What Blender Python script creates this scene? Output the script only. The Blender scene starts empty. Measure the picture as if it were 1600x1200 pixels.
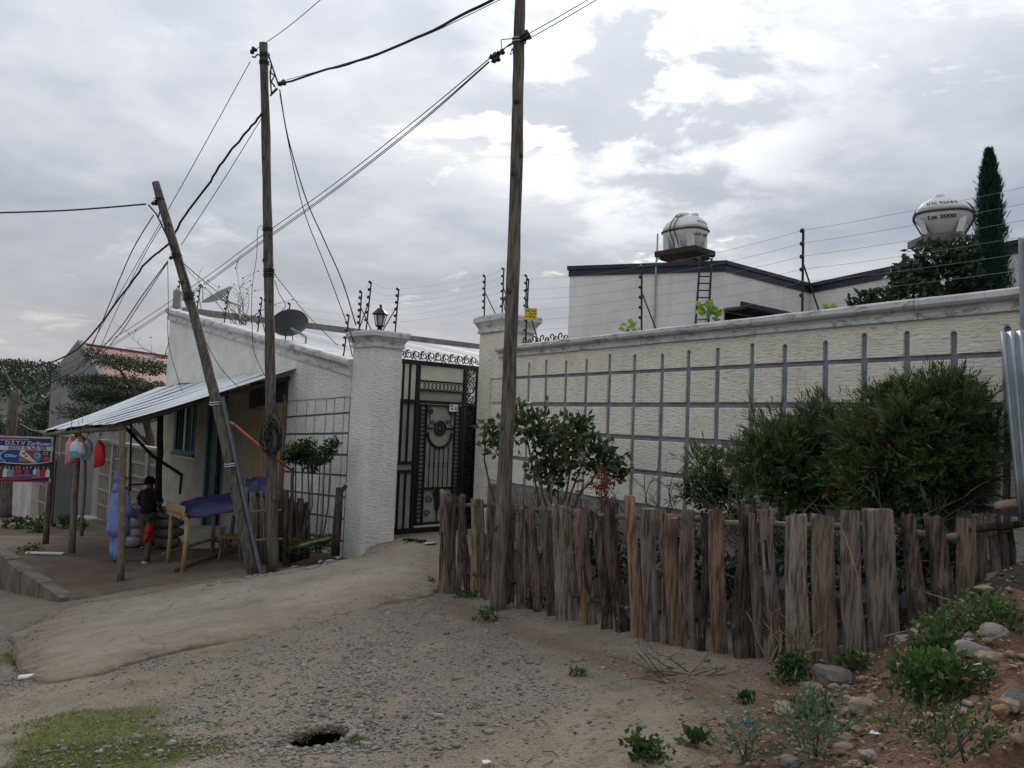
import bpy, bmesh, math, random
import numpy as np
from mathutils import Vector, Matrix, geometry

random.seed(7); RNG = np.random.default_rng(11)
SC = bpy.context.scene
COL = SC.collection
PI = math.pi

# ------------------------------------------------------------------ camera
FPX = 1230.0                       # focal length in pixels of a 1600 px wide picture
PITCH, ROLL = math.atan(60 / FPX), 0.04
EYE = Vector((0, 0, 1.6))
FW = Vector((0, math.cos(PITCH), math.sin(PITCH)))
UP0 = Vector((0, -math.sin(PITCH), math.cos(PITCH)))
RT = math.cos(ROLL) * Vector((1, 0, 0)) + math.sin(ROLL) * UP0
UPV = -math.sin(ROLL) * Vector((1, 0, 0)) + math.cos(ROLL) * UP0
cd = bpy.data.cameras.new('camera'); cam = bpy.data.objects.new('camera', cd); COL.objects.link(cam)
cam.matrix_world = Matrix(((RT.x, UPV.x, -FW.x, EYE.x), (RT.y, UPV.y, -FW.y, EYE.y), (RT.z, UPV.z, -FW.z, EYE.z), (0, 0, 0, 1)))
cd.sensor_width = 36; cd.lens = 36 * FPX / 1600; cd.clip_end = 3000; cd.clip_start = 0.05
SC.camera = cam
SUN_EL, SUN_AZ = math.radians(24.5), math.radians(9.5)      # azimuth from +Y towards +X
SUN_DIR = Vector((math.sin(SUN_AZ) * math.cos(SUN_EL), math.cos(SUN_AZ) * math.cos(SUN_EL), math.sin(SUN_EL)))

# ------------------------------------------------------------------ world: overcast sky over a Nishita base
W = bpy.data.worlds.new('World'); SC.world = W; W.use_nodes = True
nt = W.node_tree; nt.nodes.clear(); N = nt.nodes.new; L = nt.links.new
def wn(t, **k):
    n = N(t)
    for a, b in k.items(): setattr(n, a, b)
    return n
def wmath(op, a, b=None, clamp=False):
    n = N('ShaderNodeMath'); n.operation = op; n.use_clamp = clamp
    for i, s in enumerate((a, b)):
        if s is None: continue
        if isinstance(s, (int, float)): n.inputs[i].default_value = s
        else: L(s, n.inputs[i])
    return n.outputs[0]
sky = wn('ShaderNodeTexSky', sky_type='NISHITA', sun_disc=False, sun_elevation=SUN_EL, sun_rotation=SUN_AZ, air_density=1.0, dust_density=2.0)
tc = N('ShaderNodeTexCoord'); sx = N('ShaderNodeSeparateXYZ'); L(tc.outputs['Generated'], sx.inputs[0])
den = wmath('ADD', wmath('MAXIMUM', sx.outputs[2], 0.0), 0.16)
cx = N('ShaderNodeCombineXYZ'); L(wmath('DIVIDE', sx.outputs[0], den), cx.inputs[0]); L(wmath('DIVIDE', sx.outputs[1], den), cx.inputs[1])
cx.inputs[2].default_value = 3.7
def wnoise(scale, detail, rough, dist=0.0):
    n = N('ShaderNodeTexNoise'); n.inputs['Scale'].default_value = scale; n.inputs['Detail'].default_value = detail
    n.inputs['Roughness'].default_value = rough; n.inputs['Distortion'].default_value = dist
    L(cx.outputs[0], n.inputs['Vector']); return n.outputs['Fac']
n1 = wnoise(0.8, 5, 0.52, 0.25); n2 = wnoise(2.6, 8, 0.58, 0.2)
mix_n = wmath('ADD', wmath('MULTIPLY', n1, 0.68), wmath('MULTIPLY', n2, 0.32))
ramp = N('ShaderNodeValToRGB'); L(mix_n, ramp.inputs[0])
cr = ramp.color_ramp; cr.elements[0].position = 0.36; cr.elements[0].color = (1.95, 2.13, 2.52, 1)
cr.elements[1].position = 0.66; cr.elements[1].color = (4.1, 4.2, 4.4, 1)
e = cr.elements.new(0.50); e.color = (2.75, 2.93, 3.28, 1)
# glow of the veiled sun, broken up by the same clouds
dp = N('ShaderNodeVectorMath'); dp.operation = 'DOT_PRODUCT'; L(tc.outputs['Generated'], dp.inputs[0]); dp.inputs[1].default_value = SUN_DIR
glow = wmath('POWER', wmath('MAXIMUM', dp.outputs['Value'], 0.0), 24.0)
core = wmath('POWER', wmath('MAXIMUM', dp.outputs['Value'], 0.0), 95.0)
brk = N('ShaderNodeMapRange'); L(n2, brk.inputs[0]); brk.inputs[1].default_value = 0.46; brk.inputs[2].default_value = 0.56
gl = wmath('ADD', wmath('MULTIPLY', glow, 0.45), wmath('MULTIPLY', core, wmath('MULTIPLY', brk.outputs[0], 4.2)))
add = N('ShaderNodeMix'); add.data_type = 'RGBA'; add.blend_type = 'ADD'; add.inputs[0].default_value = 1
gc = N('ShaderNodeMix'); gc.data_type = 'RGBA'; gc.blend_type = 'MULTIPLY'; gc.inputs[0].default_value = 1
gc.inputs[6].default_value = (1, 0.97, 0.92, 1); L(gl, gc.inputs[7])
L(ramp.outputs[0], add.inputs[6]); L(gc.outputs[2], add.inputs[7])
# paler, slightly warm towards the horizon
hz = N('ShaderNodeMapRange'); L(sx.outputs[2], hz.inputs[0]); hz.inputs[1].default_value = 0.0; hz.inputs[2].default_value = 0.22
hz.inputs[3].default_value = 0.6; hz.inputs[4].default_value = 0.0
hm = N('ShaderNodeMix'); hm.data_type = 'RGBA'; L(hz.outputs[0], hm.inputs[0]); L(add.outputs[2], hm.inputs[6]); hm.inputs[7].default_value = (3.8, 3.65, 3.5, 1)
# thin breaks where the blue sky shows
gap = N('ShaderNodeMapRange'); L(wnoise(1.7, 6, 0.6, 0.4), gap.inputs[0]); gap.inputs[1].default_value = 0.60; gap.inputs[2].default_value = 0.72; gap.inputs[3].default_value = 0; gap.inputs[4].default_value = 0.25
fm = N('ShaderNodeMix'); fm.data_type = 'RGBA'; L(gap.outputs[0], fm.inputs[0]); L(hm.outputs[2], fm.inputs[6]); L(sky.outputs[0], fm.inputs[7])
# overcast luminance law: brighter towards the zenith, (1 + k sin elevation)
zl = wmath('DIVIDE', wmath('ADD', wmath('MULTIPLY', wmath('MAXIMUM', sx.outputs[2], 0.0), 1.6), 1.0), 1.4)
zm = N('ShaderNodeMix'); zm.data_type = 'RGBA'; zm.blend_type = 'MULTIPLY'; zm.inputs[0].default_value = 1; L(fm.outputs[2], zm.inputs[6]); L(zl, zm.inputs[7])
bg = N('ShaderNodeBackground'); bg.inputs['Strength'].default_value = 0.1; L(zm.outputs[2], bg.inputs['Color'])
W.cycles.sampling_method = 'MANUAL'; W.cycles.sample_map_resolution = 512
wo = N('ShaderNodeOutputWorld'); L(bg.outputs[0], wo.inputs[0])
# ------------------------------------------------------------------ sun behind the clouds
sd = bpy.data.lights.new('sun', 'SUN'); sd.energy = 1.5; sd.angle = math.radians(22); sd.color = (1, 0.95, 0.87)
so = bpy.data.objects.new('sun', sd); COL.objects.link(so); so.rotation_euler = SUN_DIR.to_track_quat('Z', 'Y').to_euler()
# ------------------------------------------------------------------ exposure
SC.view_settings.view_transform = 'Standard'; SC.view_settings.look = 'None'
SC.view_settings.exposure = 1.0; SC.view_settings.gamma = 1.0; SC.view_settings.use_curve_mapping = False
SC.cycles.max_bounces = 6; SC.cycles.diffuse_bounces = 3; SC.cycles.transparent_max_bounces = 8

# ------------------------------------------------------------------ measuring helpers
def ray(u, v): return FW + RT * ((u - 800) / FPX) - UPV * ((v - 600) / FPX)
def P(u, v, Y):
    d = ray(u, v); return EYE + d * (Y / d.y)
def hit(u, v, o, n):
    d = ray(u, v); return EYE + d * ((o - EYE).dot(n) / d.dot(n))
def smooth(a, b, x): t = np.clip((x - a) / (b - a), 0, 1); return t * t * (3 - 2 * t)
_TB = RNG.random((256, 256))
def vnoise(x, y):
    x = np.asarray(x, float); y = np.asarray(y, float)
    xi = np.floor(x).astype(int); yi = np.floor(y).astype(int); fx = x - xi; fy = y - yi
    fx = fx * fx * (3 - 2 * fx); fy = fy * fy * (3 - 2 * fy)
    g = lambda a, b: _TB[a & 255, b & 255]
    return (g(xi, yi) * (1 - fx) + g(xi + 1, yi) * fx) * (1 - fy) + (g(xi, yi + 1) * (1 - fx) + g(xi + 1, yi + 1) * fx) * fy
def fbm(x, y, s, o=4):
    r = 0; a = .5
    for i in range(o):
        r = r + a * (vnoise(x * s + 17.3 * i, y * s - 9.1 * i) - .5); s *= 2.1; a *= .5
    return r
def gz(x, y):                     # the sloping street
    x = np.asarray(x, float); y = np.asarray(y, float)
    yy = np.minimum(y, 40 + 0 * y)
    return .075 * np.clip(x, -40, 20) - .04 * yy - .08 * np.logaddexp(0, (np.clip(-x, -20, 30) - 2) * 3) / 3
def mound(x, y):
    e = 1.0 + (y - 3.5) * .61
    return (.56 * smooth(0, 1.3, x - e) + .10 * np.clip(x - e - 1.0, 0, 3)) * smooth(6.5, 5.7, y)
def apz(x, y): return gz(x, y) + .06 - .035 * smooth(-4.2, -2.2, x) * smooth(13.2, 11.0, y) + .19 * np.exp(-((x + 1.9) ** 2 + (y - 13.5) ** 2) / 12.5)
def plz(x, y): return np.maximum(-1.24 + .135 * (x + 6.5), -1.30) - .075 * np.maximum(0, y - 16)
def toground(u, v, fn=gz):
    d = ray(u, v); t = 1.0
    for i in range(300):
        q = EYE + d * t; t += (q.z - float(fn(q.x, q.y))) * .4
    return EYE + d * t
def roadz(x, y): return gz(x, y) + mound(x, y)

# ------------------------------------------------------------------ mesh helpers
class MB:
    def __init__(s): s.v = []; s.f = []; s.m = []; s.cur = 0
    def add(s, vs, fs, M=None):
        b = len(s.v)
        s.v += [tuple(M @ Vector(p)) for p in vs] if M else [tuple(p) for p in vs]
        s.f += [tuple(i + b for i in f) for f in fs]; s.m += [s.cur] * len(fs); return s
    def box(s, x0, x1, y0, y1, z0, z1, M=None):
        return s.add([(x, y, z) for z in (z0, z1) for y in (y0, y1) for x in (x0, x1)],
                     [(0, 2, 3, 1), (4, 5, 7, 6), (0, 1, 5, 4), (2, 6, 7, 3), (0, 4, 6, 2), (1, 3, 7, 5)], M)
    def cbox(s, x0, x1, y0, y1, z0, z1, b=.01, M=None):
        c = [(x0 + x1) / 2, (y0 + y1) / 2, (z0 + z1) / 2]; h = [(x1 - x0) / 2, (y1 - y0) / 2, (z1 - z0) / 2]
        vs = []; idx = {}
        for sx in (-1, 1):
            for sy in (-1, 1):
                for sz in (-1, 1):
                    for k in range(3):
                        q = [h[0] - b, h[1] - b, h[2] - b]; q[k] = h[k]
                        idx[(sx, sy, sz, k)] = len(vs); vs.append((c[0] + sx * q[0], c[1] + sy * q[1], c[2] + sz * q[2]))
        fs = []
        for k in range(3):
            a, d = [(1, 2), (2, 0), (0, 1)][k]
            for sg in (-1, 1):
                loop = []
                for (p, q) in ((-1, -1), (1, -1), (1, 1), (-1, 1)):
                    t = [0, 0, 0]; t[k] = sg; t[a] = p; t[d] = q; loop.append(idx[(t[0], t[1], t[2], k)])
                fs.append(tuple(loop if sg > 0 else loop[::-1]))
            for p in (-1, 1):
                for q in (-1, 1):
                    t0 = [0, 0, 0]; t0[a] = p; t0[d] = q; t0[k] = -1; t1 = list(t0); t1[k] = 1
                    fs.append((idx[(*t0, a)], idx[(*t1, a)], idx[(*t1, d)], idx[(*t0, d)]) if p * q > 0 else (idx[(*t0, d)], idx[(*t1, d)], idx[(*t1, a)], idx[(*t0, a)]))
        for sx in (-1, 1):
            for sy in (-1, 1):
                for sz in (-1, 1):
                    t = [idx[(sx, sy, sz, k)] for k in range(3)]; fs.append(tuple(t if sx * sy * sz > 0 else t[::-1]))
        return s.add(vs, fs, M)
    def prism(s, poly, y0, y1, M=None):          # polygon in x,z pushed along y
        n = len(poly)
        vs = [(a, y0, b) for a, b in poly] + [(a, y1, b) for a, b in poly]
        fs = [tuple(range(n)), tuple(range(2 * n - 1, n - 1, -1))] + [(i, i + n, (i + 1) % n + n, (i + 1) % n) for i in range(n)]
        return s.add(vs, fs, M)
    def rings(s, R, cap=True, M=None):           # list of equal-length closed rings
        n = len(R[0]); vs = [p for r in R for p in r]; fs = []
        for k in range(len(R) - 1):
            for i in range(n):
                j = (i + 1) % n; fs.append((k * n + i, k * n + j, (k + 1) * n + j, (k + 1) * n + i))
        if cap: fs += [tuple(range(n - 1, -1, -1)), tuple(range((len(R) - 1) * n, len(R) * n))]
        return s.add(vs, fs, M)
    def tube(s, pts, r, n=6, cap=True, M=None):
        pts = [Vector(p) for p in pts]; rs = r if isinstance(r, (list, tuple)) else [r] * len(pts)
        R = []; nrm = None
        for i, p in enumerate(pts):
            t = (pts[min(i + 1, len(pts) - 1)] - pts[max(i - 1, 0)])
            if t.length < 1e-9: t = Vector((0, 0, 1))
            t.normalize()
            if nrm is None: nrm = t.orthogonal().normalized()
            nrm = (nrm - t * nrm.dot(t))
            nrm = nrm.normalized() if nrm.length > 1e-6 else t.orthogonal().normalized()
            b = t.cross(nrm)
            R.append([p + (nrm * math.cos(2 * PI * k / n) + b * math.sin(2 * PI * k / n)) * rs[i] for k in range(n)])
        return s.rings(R, cap, M)
    def lathe(s, prof, n=16, c=(0, 0, 0), M=None):
        return s.rings([[(c[0] + r * math.cos(2 * PI * k / n), c[1] + r * math.sin(2 * PI * k / n), c[2] + z) for k in range(n)] for r, z in prof], True, M)
    def ball(s, c, r, n=8, m=5, sc=(1, 1, 1), M=None):
        R = []
        for j in range(m + 1):
            a = -PI / 2 + PI * (j + (.12 if j == 0 else -.12 if j == m else 0)) / m
            R.append([(c[0] + r * sc[0] * math.cos(a) * math.cos(2 * PI * k / n), c[1] + r * sc[1] * math.cos(a) * math.sin(2 * PI * k / n), c[2] + r * sc[2] * math.sin(a)) for k in range(n)])
        return s.rings(R, True, M)
    def build(s, name, mat, parent=None, smooth_=False, M=None):
        me = bpy.data.meshes.new(name); me.from_pydata(s.v, [], s.f); me.update()
        for mm in (mat if isinstance(mat, list) else [mat]): me.materials.append(mm)
        if any(s.m): me.polygons.foreach_set('material_index', s.m)
        if smooth_: me.polygons.foreach_set('use_smooth', [True] * len(me.polygons))
        return link(name, me, parent, M)
def link(name, data, parent=None, M=None):
    o = bpy.data.objects.new(name, data); COL.objects.link(o)
    if parent is not None: o.parent = parent
    if M is not None: o.matrix_local = M
    return o
def tag(o, label=None, cat=None, group=None, kind=None):
    for k, v in (('label', label), ('category', cat), ('group', group), ('kind', kind)):
        if v: o[k] = v
    return o
def empty(name, M, label=None, cat=None, group=None):
    o = bpy.data.objects.new(name, None); COL.objects.link(o); o.empty_display_size = .2
    o.matrix_world = M if isinstance(M, Matrix) else Matrix.Translation(M)
    return tag(o, label, cat, group)
def frame(o, xdir):                # z up frame with local x along xdir
    x = Vector((xdir[0], xdir[1], 0)).normalized(); y = Vector((-x.y, x.x, 0))
    return Matrix(((x.x, y.x, 0, o[0]), (x.y, y.y, 0, o[1]), (0, 0, 1, o[2] if len(o) > 2 else 0), (0, 0, 0, 1)))
def npmesh(name, V, F, mat, parent=None, var=None, smooth_=False, attrs=None):
    V = np.asarray(V, np.float32); F = np.asarray(F, np.int32); k = F.shape[1]
    me = bpy.data.meshes.new(name); me.vertices.add(len(V)); me.vertices.foreach_set('co', V.ravel())
    me.loops.add(F.size); me.loops.foreach_set('vertex_index', F.ravel())
    me.polygons.add(len(F)); me.polygons.foreach_set('loop_start', np.arange(0, F.size, k, dtype=np.int32))
    me.update(calc_edges=True); me.validate()
    if smooth_: me.polygons.foreach_set('use_smooth', np.ones(len(F), bool))
    if var is not None: attrs = dict(attrs or {}, var=var)
    for a, val in (attrs or {}).items():
        me.attributes.new(a, 'FLOAT', 'POINT').data.foreach_set('value', np.asarray(val, np.float32))
    for mm in (mat if isinstance(mat, list) else [mat]): me.materials.append(mm)
    return link(name, me, parent)
def rnd(a, b): return random.uniform(a, b)

# ------------------------------------------------------------------ materials
def newmat(name):
    m = bpy.data.materials.new(name); m.use_nodes = True; t = m.node_tree; t.nodes.clear(); return m, t
def C4(c): return (c[0], c[1], c[2], 1)
def MAT(name, c1, c2=None, scale=4, stretch=(1, 1, 1), detail=6, rough=.85, metal=0, bump=0, bscale=30, bstretch=None, bdist=.01,
        rand=0, stain=None, lo=.38, hi=.62, attr=None, trans=0, spec=.3, coord='Object', c3=None):
    m, t = newmat(name); N = t.nodes.new; L = t.links.new
    out = N('ShaderNodeOutputMaterial'); b = N('ShaderNodeBsdfPrincipled'); L(b.outputs[0], out.inputs[0])
    b.inputs['Roughness'].default_value = rough; b.inputs['Metallic'].default_value = metal; b.inputs['Specular IOR Level'].default_value = spec
    tcn = N('ShaderNodeTexCoord')
    def noise(sc, st, det=6, ro=.6):
        mp = N('ShaderNodeMapping'); mp.inputs['Scale'].default_value = st; L(tcn.outputs[coord], mp.inputs[0])
        n = N('ShaderNodeTexNoise'); n.inputs['Scale'].default_value = sc; n.inputs['Detail'].default_value = det; n.inputs['Roughness'].default_value = ro
        L(mp.outputs[0], n.inputs['Vector']); return n.outputs['Fac']
    def mixc(f, a, c):
        n = N('ShaderNodeMix'); n.data_type = 'RGBA'
        for i, s in ((0, f), (6, a), (7, c)):
            if isinstance(s, (tuple, list)): n.inputs[i].default_value = C4(s)
            elif isinstance(s, float): n.inputs[i].default_value = s
            else: L(s, n.inputs[i])
        return n.outputs[2]
    def rng(s, a, c, lo_=0.0, hi_=1.0):
        n = N('ShaderNodeMapRange'); L(s, n.inputs[0]); n.inputs[1].default_value = a; n.inputs[2].default_value = c
        n.inputs[3].default_value = lo_; n.inputs[4].default_value = hi_; return n.outputs[0]
    colr = tuple(c1)
    if attr:
        at = N('ShaderNodeAttribute'); at.attribute_name = attr; colr = mixc(at.outputs['Fac'], c1, c2)
        if c3: colr = mixc(rng(noise(scale, stretch, detail), lo, hi), colr, c3)
    elif c2: 
        colr = mixc(rng(noise(scale, stretch, detail), lo, hi), c1, c2)
        if c3: colr = mixc(rng(noise(scale * .37, stretch, 4), .52, .68), colr, c3)
    if stain:
        for (sc_, st_, a_, b_, sscale, sstr, amt) in [stain] if not isinstance(stain, list) else stain:
            colr = mixc(rng(noise(sscale, sstr, 8, .7), a_, b_, 0, amt), colr, sc_)
    if rand:
        oi = N('ShaderNodeObjectInfo'); h = N('ShaderNodeHueSaturation'); L(rng(oi.outputs['Random'], 0, 1, 1 - rand, 1 + rand), h.inputs['Value'])
        if isinstance(colr, tuple): h.inputs['Color'].default_value = C4(colr)
        else: L(colr, h.inputs['Color'])
        colr = h.outputs[0]
    if isinstance(colr, tuple): b.inputs['Base Color'].default_value = C4(colr)
    else: L(colr, b.inputs['Base Color'])
    if bump:
        bn = N('ShaderNodeBump'); bn.inputs['Strength'].default_value = bump; bn.inputs['Distance'].default_value = bdist
        L(noise(bscale, bstretch or stretch, 8, .65), bn.inputs['Height']); L(bn.outputs[0], b.inputs['Normal'])
    if trans:
        tr = N('ShaderNodeBsdfTranslucent'); ms = N('ShaderNodeMixShader'); ms.inputs[0].default_value = trans
        if isinstance(colr, tuple): tr.inputs[0].default_value = C4(colr)
        else: L(colr, tr.inputs[0])
        L(b.outputs[0], ms.inputs[1]); L(tr.outputs[0], ms.inputs[2]); L(ms.outputs[0], out.inputs[0])
    return m
MT = {}
pit = ((.17, .14, .11), 0, .50, .60, 26, (1, 1, 4.2), .75)      # scraped horizontal pits of the render
MT['stucco_cream'] = MAT('stucco_cream', (.83, .77, .65), (.74, .685, .57), 3, rough=.95, bump=1.0, bscale=9, bstretch=(1, 1, 4.2), bdist=.035, rand=.035,
                         stain=[((.24, .20, .15), 0, .565, .62, 8, (1, 1, 4.8), .6), ((.46, .42, .36), 0, .55, .75, 1.3, (1, 1, .6), .4), ((.33, .30, .27), 0, .56, .74, 3.0, (2.2, 2.2, .22), .35)])
MT['stucco_white'] = MAT('stucco_white', (.80, .775, .72), (.70, .68, .62), 2, rough=.95, bump=1.0, bscale=10, bstretch=(1, 1, 3.6), bdist=.035,
                         stain=[((.30, .28, .25), 0, .565, .625, 9, (1, 1, 4.5), .5), ((.44, .42, .38), 0, .56, .74, 1.2, (1, 1, .45), .45), ((.35, .33, .30), 0, .56, .74, 3.2, (2.2, 2.2, .22), .4)])
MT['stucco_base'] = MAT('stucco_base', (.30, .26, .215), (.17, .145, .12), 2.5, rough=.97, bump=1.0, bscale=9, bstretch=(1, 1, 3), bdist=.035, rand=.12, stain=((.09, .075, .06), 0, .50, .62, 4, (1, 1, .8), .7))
MT['groove'] = MAT('groove', (.235, .24, .27), (.17, .175, .20), 8, rough=.9)
MT['groove_dark'] = MAT('groove_dark', (.12, .115, .115), (.18, .175, .175), 8, rough=.9)
MT['coping'] = MAT('coping', (.60, .59, .58), (.50, .49, .48), 2, rough=.85, bump=.3, bscale=40,
                   stain=[((.07, .07, .075), 0, .52, .62, 5, (1, 1, 2.5), .6), ((.10, .10, .10), 0, .58, .68, 16, (1, 1, .6), .6)])
MT['navy'] = MAT('navy', (.018, .022, .038), (.03, .034, .05), 4, rough=.5)
MT['house_white'] = MAT('house_white', (.76, .735, .69), (.66, .64, .59), 1.5, rough=.95, bump=.5, bscale=18, bdist=.02,
                        stain=[((.40, .38, .34), 0, .53, .72, 1.0, (1.5, 1.5, .35), .55), ((.30, .28, .25), 0, .58, .70, 6, (1, 1, 1.6), .45)])
MT['black_iron'] = MAT('black_iron', (.012, .012, .014), (.022, .022, .024), 20, rough=.5, metal=.2)
MT['frosted'] = MAT('frosted', (.60, .60, .55), (.50, .50, .46), 2, rough=.5, trans=.55, bump=.2, bscale=60)
MT['steel_panel'] = MAT('steel_panel', (.36, .355, .31), (.28, .275, .24), 2, rough=.6, bump=.1, bscale=10)
MT['paper'] = MAT('paper', (.75, .75, .72), rough=.8)
MT['ink'] = MAT('ink', (.02, .02, .03), rough=.8)
wood_grain = dict(scale=5, stretch=(9, 9, .8), detail=7, bump=1.0, bscale=6, bstretch=(9, 9, .7), bdist=.03, rough=.92, lo=.42, hi=.58)
MT['pole_grey'] = MAT('pole_grey', (.145, .128, .108), (.062, .054, .046), c3=(.185, .168, .145), **wood_grain)
MT['pole_brown'] = MAT('pole_brown', (.17, .138, .11), (.07, .056, .046), c3=(.22, .19, .158), **wood_grain)
MT['plank_grey'] = MAT('plank_grey', (.215, .178, .143), (.075, .058, .045), c3=(.28, .24, .195), rand=.42, **wood_grain)
MT['plank_tan'] = MAT('plank_tan', (.29, .185, .115), (.11, .07, .045), c3=(.24, .18, .13), rand=.3, **wood_grain)
MT['plank_bark'] = MAT('plank_bark', (.115, .082, .063), (.026, .02, .016), c3=(.22, .165, .13), rand=.35, scale=7, stretch=(7, 7, 1), detail=9, bump=1, bscale=8, bstretch=(6, 6, 1), bdist=.05, rough=.95)
MT['plank_mauve'] = MAT('plank_mauve', (.19, .137, .108), (.06, .043, .034), c3=(.27, .21, .165), rand=.42, **wood_grain)
MT['stick'] = MAT('stick', (.20, .155, .115), (.11, .085, .063), 6, stretch=(4, 4, 1), rand=.25, rough=.9, bump=.4, bscale=20)
MT['board_yellow'] = MAT('board_yellow', (.42, .31, .18), (.32, .23, .13), 5, stretch=(6, 6, .5), rough=.85, rand=.12, bump=.2, bscale=15)
MT['lumber'] = MAT('lumber', (.36, .25, .14), (.26, .18, .10), 5, stretch=(1, 8, 8), rough=.85, rand=.15)
MT['galv'] = MAT('galv', (.36, .40, .42), (.27, .31, .33), 5, rough=.5, metal=.55, stain=((.15, .15, .14), 0, .55, .72, 3, (1, 1, .5), .6))
MT['roof_sheet'] = MAT('roof_sheet', (.66, .68, .70), (.56, .58, .60), 2, rough=.45, metal=.25, rand=.05, stain=((.28, .27, .27), 0, .60, .70, 3, (1, 1, 1), .6))
MT['roof_white'] = MAT('roof_white', (.46, .465, .47), (.38, .385, .39), 2, rough=.75, metal=0, stain=((.3, .29, .28), 0, .58, .7, 2.5, (1, 1, 1), .5))
MT['dark_wood'] = MAT('dark_wood', (.055, .042, .034), (.03, .024, .02), 8, stretch=(1, 1, 1), rough=.9)
MT['soot_sheet'] = MAT('soot_sheet', (.05, .045, .045), (.09, .08, .075), 4, rough=.8)
MT['concrete_band'] = MAT('concrete_band', (.23, .21, .19), (.15, .14, .125), 3, rough=.95, bump=.4, bscale=20, stain=((.07, .065, .06), 0, .52, .66, 4, (1, 1, .7), .7))
MT['teal'] = MAT('teal', (.045, .12, .145), (.03, .085, .11), 6, rough=.6)
MT['glass_dark'] = MAT('glass_dark', (.012, .02, .025), rough=.15, spec=.5)
MT['void'] = MAT('void', (.012, .011, .011), rough=1)
MT['cable'] = MAT('cable', (.012, .012, .014), rough=.6)
MT['wire'] = MAT('wire', (.05, .05, .055), rough=.5, metal=.3)
MT['fwire'] = MAT('fwire', (.22, .22, .23), rough=.45, metal=.6)
MT['insul'] = MAT('insul', (.014, .015, .022), rough=.4, spec=.5)
MT['rust_post'] = MAT('rust_post', (.10, .035, .022), (.03, .02, .018), 14, rough=.7)
MT['red_roof'] = MAT('red_roof', (.17, .02, .025), (.13, .016, .02), 1.5, rough=.6, bump=.3, bscale=8)
MT['grey_cement'] = MAT('grey_cement', (.26, .255, .25), (.20, .197, .193), 1.2, rough=.95, bump=.2, bscale=8, stain=((.11, .105, .10), 0, .55, .75, .8, (1.5, 1.5, .4), .6))
MT['precast'] = MAT('precast', (.235, .205, .17), (.165, .142, .118), 3, rough=.95, bump=.3, bscale=20, rand=.08, stain=((.09, .08, .065), 0, .55, .75, 1.5, (1, 1, .5), .55))
MT['precast_rib'] = MAT('precast_rib', (.31, .28, .24), (.23, .21, .18), 4, rough=.95, rand=.06)
MT['plaster_white'] = MAT('plaster_white', (.48, .45, .41), (.38, .35, .32), 2, rough=.95, bump=.3, bscale=14, stain=((.2, .18, .155), 0, .5, .7, 2, (1, 1, .5), .6))
MT['plaster_shop'] = MAT('plaster_shop', (.40, .36, .31), (.31, .28, .24), 2, rough=.95, bump=.5, bscale=12, bdist=.015, stain=((.17, .15, .125), 0, .54, .7, 3, (1, 1, .7), .6))
MT['blue_tarp'] = MAT('blue_tarp', (.016, .019, .075), (.010, .012, .05), 6, rough=.55, spec=.4, bump=.3, bscale=20)
MT['sack'] = MAT('sack', (.46, .445, .42), (.30, .285, .265), 7, rough=.85, rand=.3, bump=.6, bscale=12, bdist=.02)
MT['sack_dark'] = MAT('sack_dark', (.22, .215, .195), (.14, .135, .12), 7, rough=.85, rand=.25, bump=.6, bscale=12, bdist=.02)
MT['orange'] = MAT('orange', (.50, .14, .03), (.36, .10, .03), 8, rough=.7)
MT['red_bag'] = MAT('red_bag', (.50, .02, .018), (.38, .015, .015), 6, rough=.45, bump=.4, bscale=18)
MT['tank'] = MAT('tank', (.70, .70, .68), (.60, .60, .58), 2, rough=.65, stain=((.27, .26, .245), 0, .58, .72, 2.2, (1, 1, .6), .5))
MT['yellow_sign'] = MAT('yellow_sign', (.72, .46, .02), (.62, .40, .02), 3, rough=.6)
MT['skin'] = MAT('skin', (.085, .045, .028), (.07, .036, .022), 8, rough=.55)
MT['hair'] = MAT('hair', (.008, .007, .007), (.014, .012, .011), 30, rough=.8, bump=.8, bscale=60)
MT['robe_blue'] = MAT('robe_blue', (.185, .25, .49), (.14, .195, .40), 6, rough=.85, bump=.5, bscale=9, bstretch=(1, 1, .35), bdist=.03)
MT['shirt_black'] = MAT('shirt_black', (.010, .010, .013), (.016, .016, .019), 6, rough=.9)
MT['olive'] = MAT('olive', (.085, .075, .055), (.06, .052, .04), 6, rough=.9)
MT['shirt_red'] = MAT('shirt_red', (.36, .018, .018), (.28, .014, .014), 6, rough=.9)
MT['grey_cloth'] = MAT('grey_cloth', (.10, .095, .085), (.07, .066, .06), 6, rough=.9)
MT['pale_shoe'] = MAT('pale_shoe', (.34, .31, .27), rough=.8)
MT['cyan_shoe'] = MAT('cyan_shoe', (.16, .27, .30), rough=.7)
MT['stone'] = MAT('stone', (.215, .19, .16), (.145, .128, .11), 5, rough=.95, rand=.15, bump=.6, bscale=16, bdist=.02, coord='Object', stain=((.20, .11, .06), 0, .52, .7, 3, (1, 1, 1), .6))
MT['stone_tan'] = MAT('stone_tan', (.29, .215, .15), (.19, .135, .092), 5, rough=.95, rand=.15, bump=.6, bscale=16, bdist=.02)
MT['bark'] = MAT('bark', (.09, .07, .055), (.045, .036, .03), 8, stretch=(3, 3, 1), rough=.95, bump=.8, bscale=12)
MT['twig'] = MAT('twig', (.11, .085, .068), (.06, .048, .04), 8, rough=.95)
MT['dry_straw'] = MAT('dry_straw', (.28, .22, .15), (.19, .15, .10), 8, rough=.95)
def LEAF(name, a, b, tr=.25, rough=.55): MT[name] = MAT(name, a, b, attr='var', rough=rough, trans=tr, spec=.25)
LEAF('leaf_conifer', (.034, .062, .022), (.13, .19, .065)); LEAF('leaf_cypress', (.010, .035, .022), (.03, .075, .05))
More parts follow.
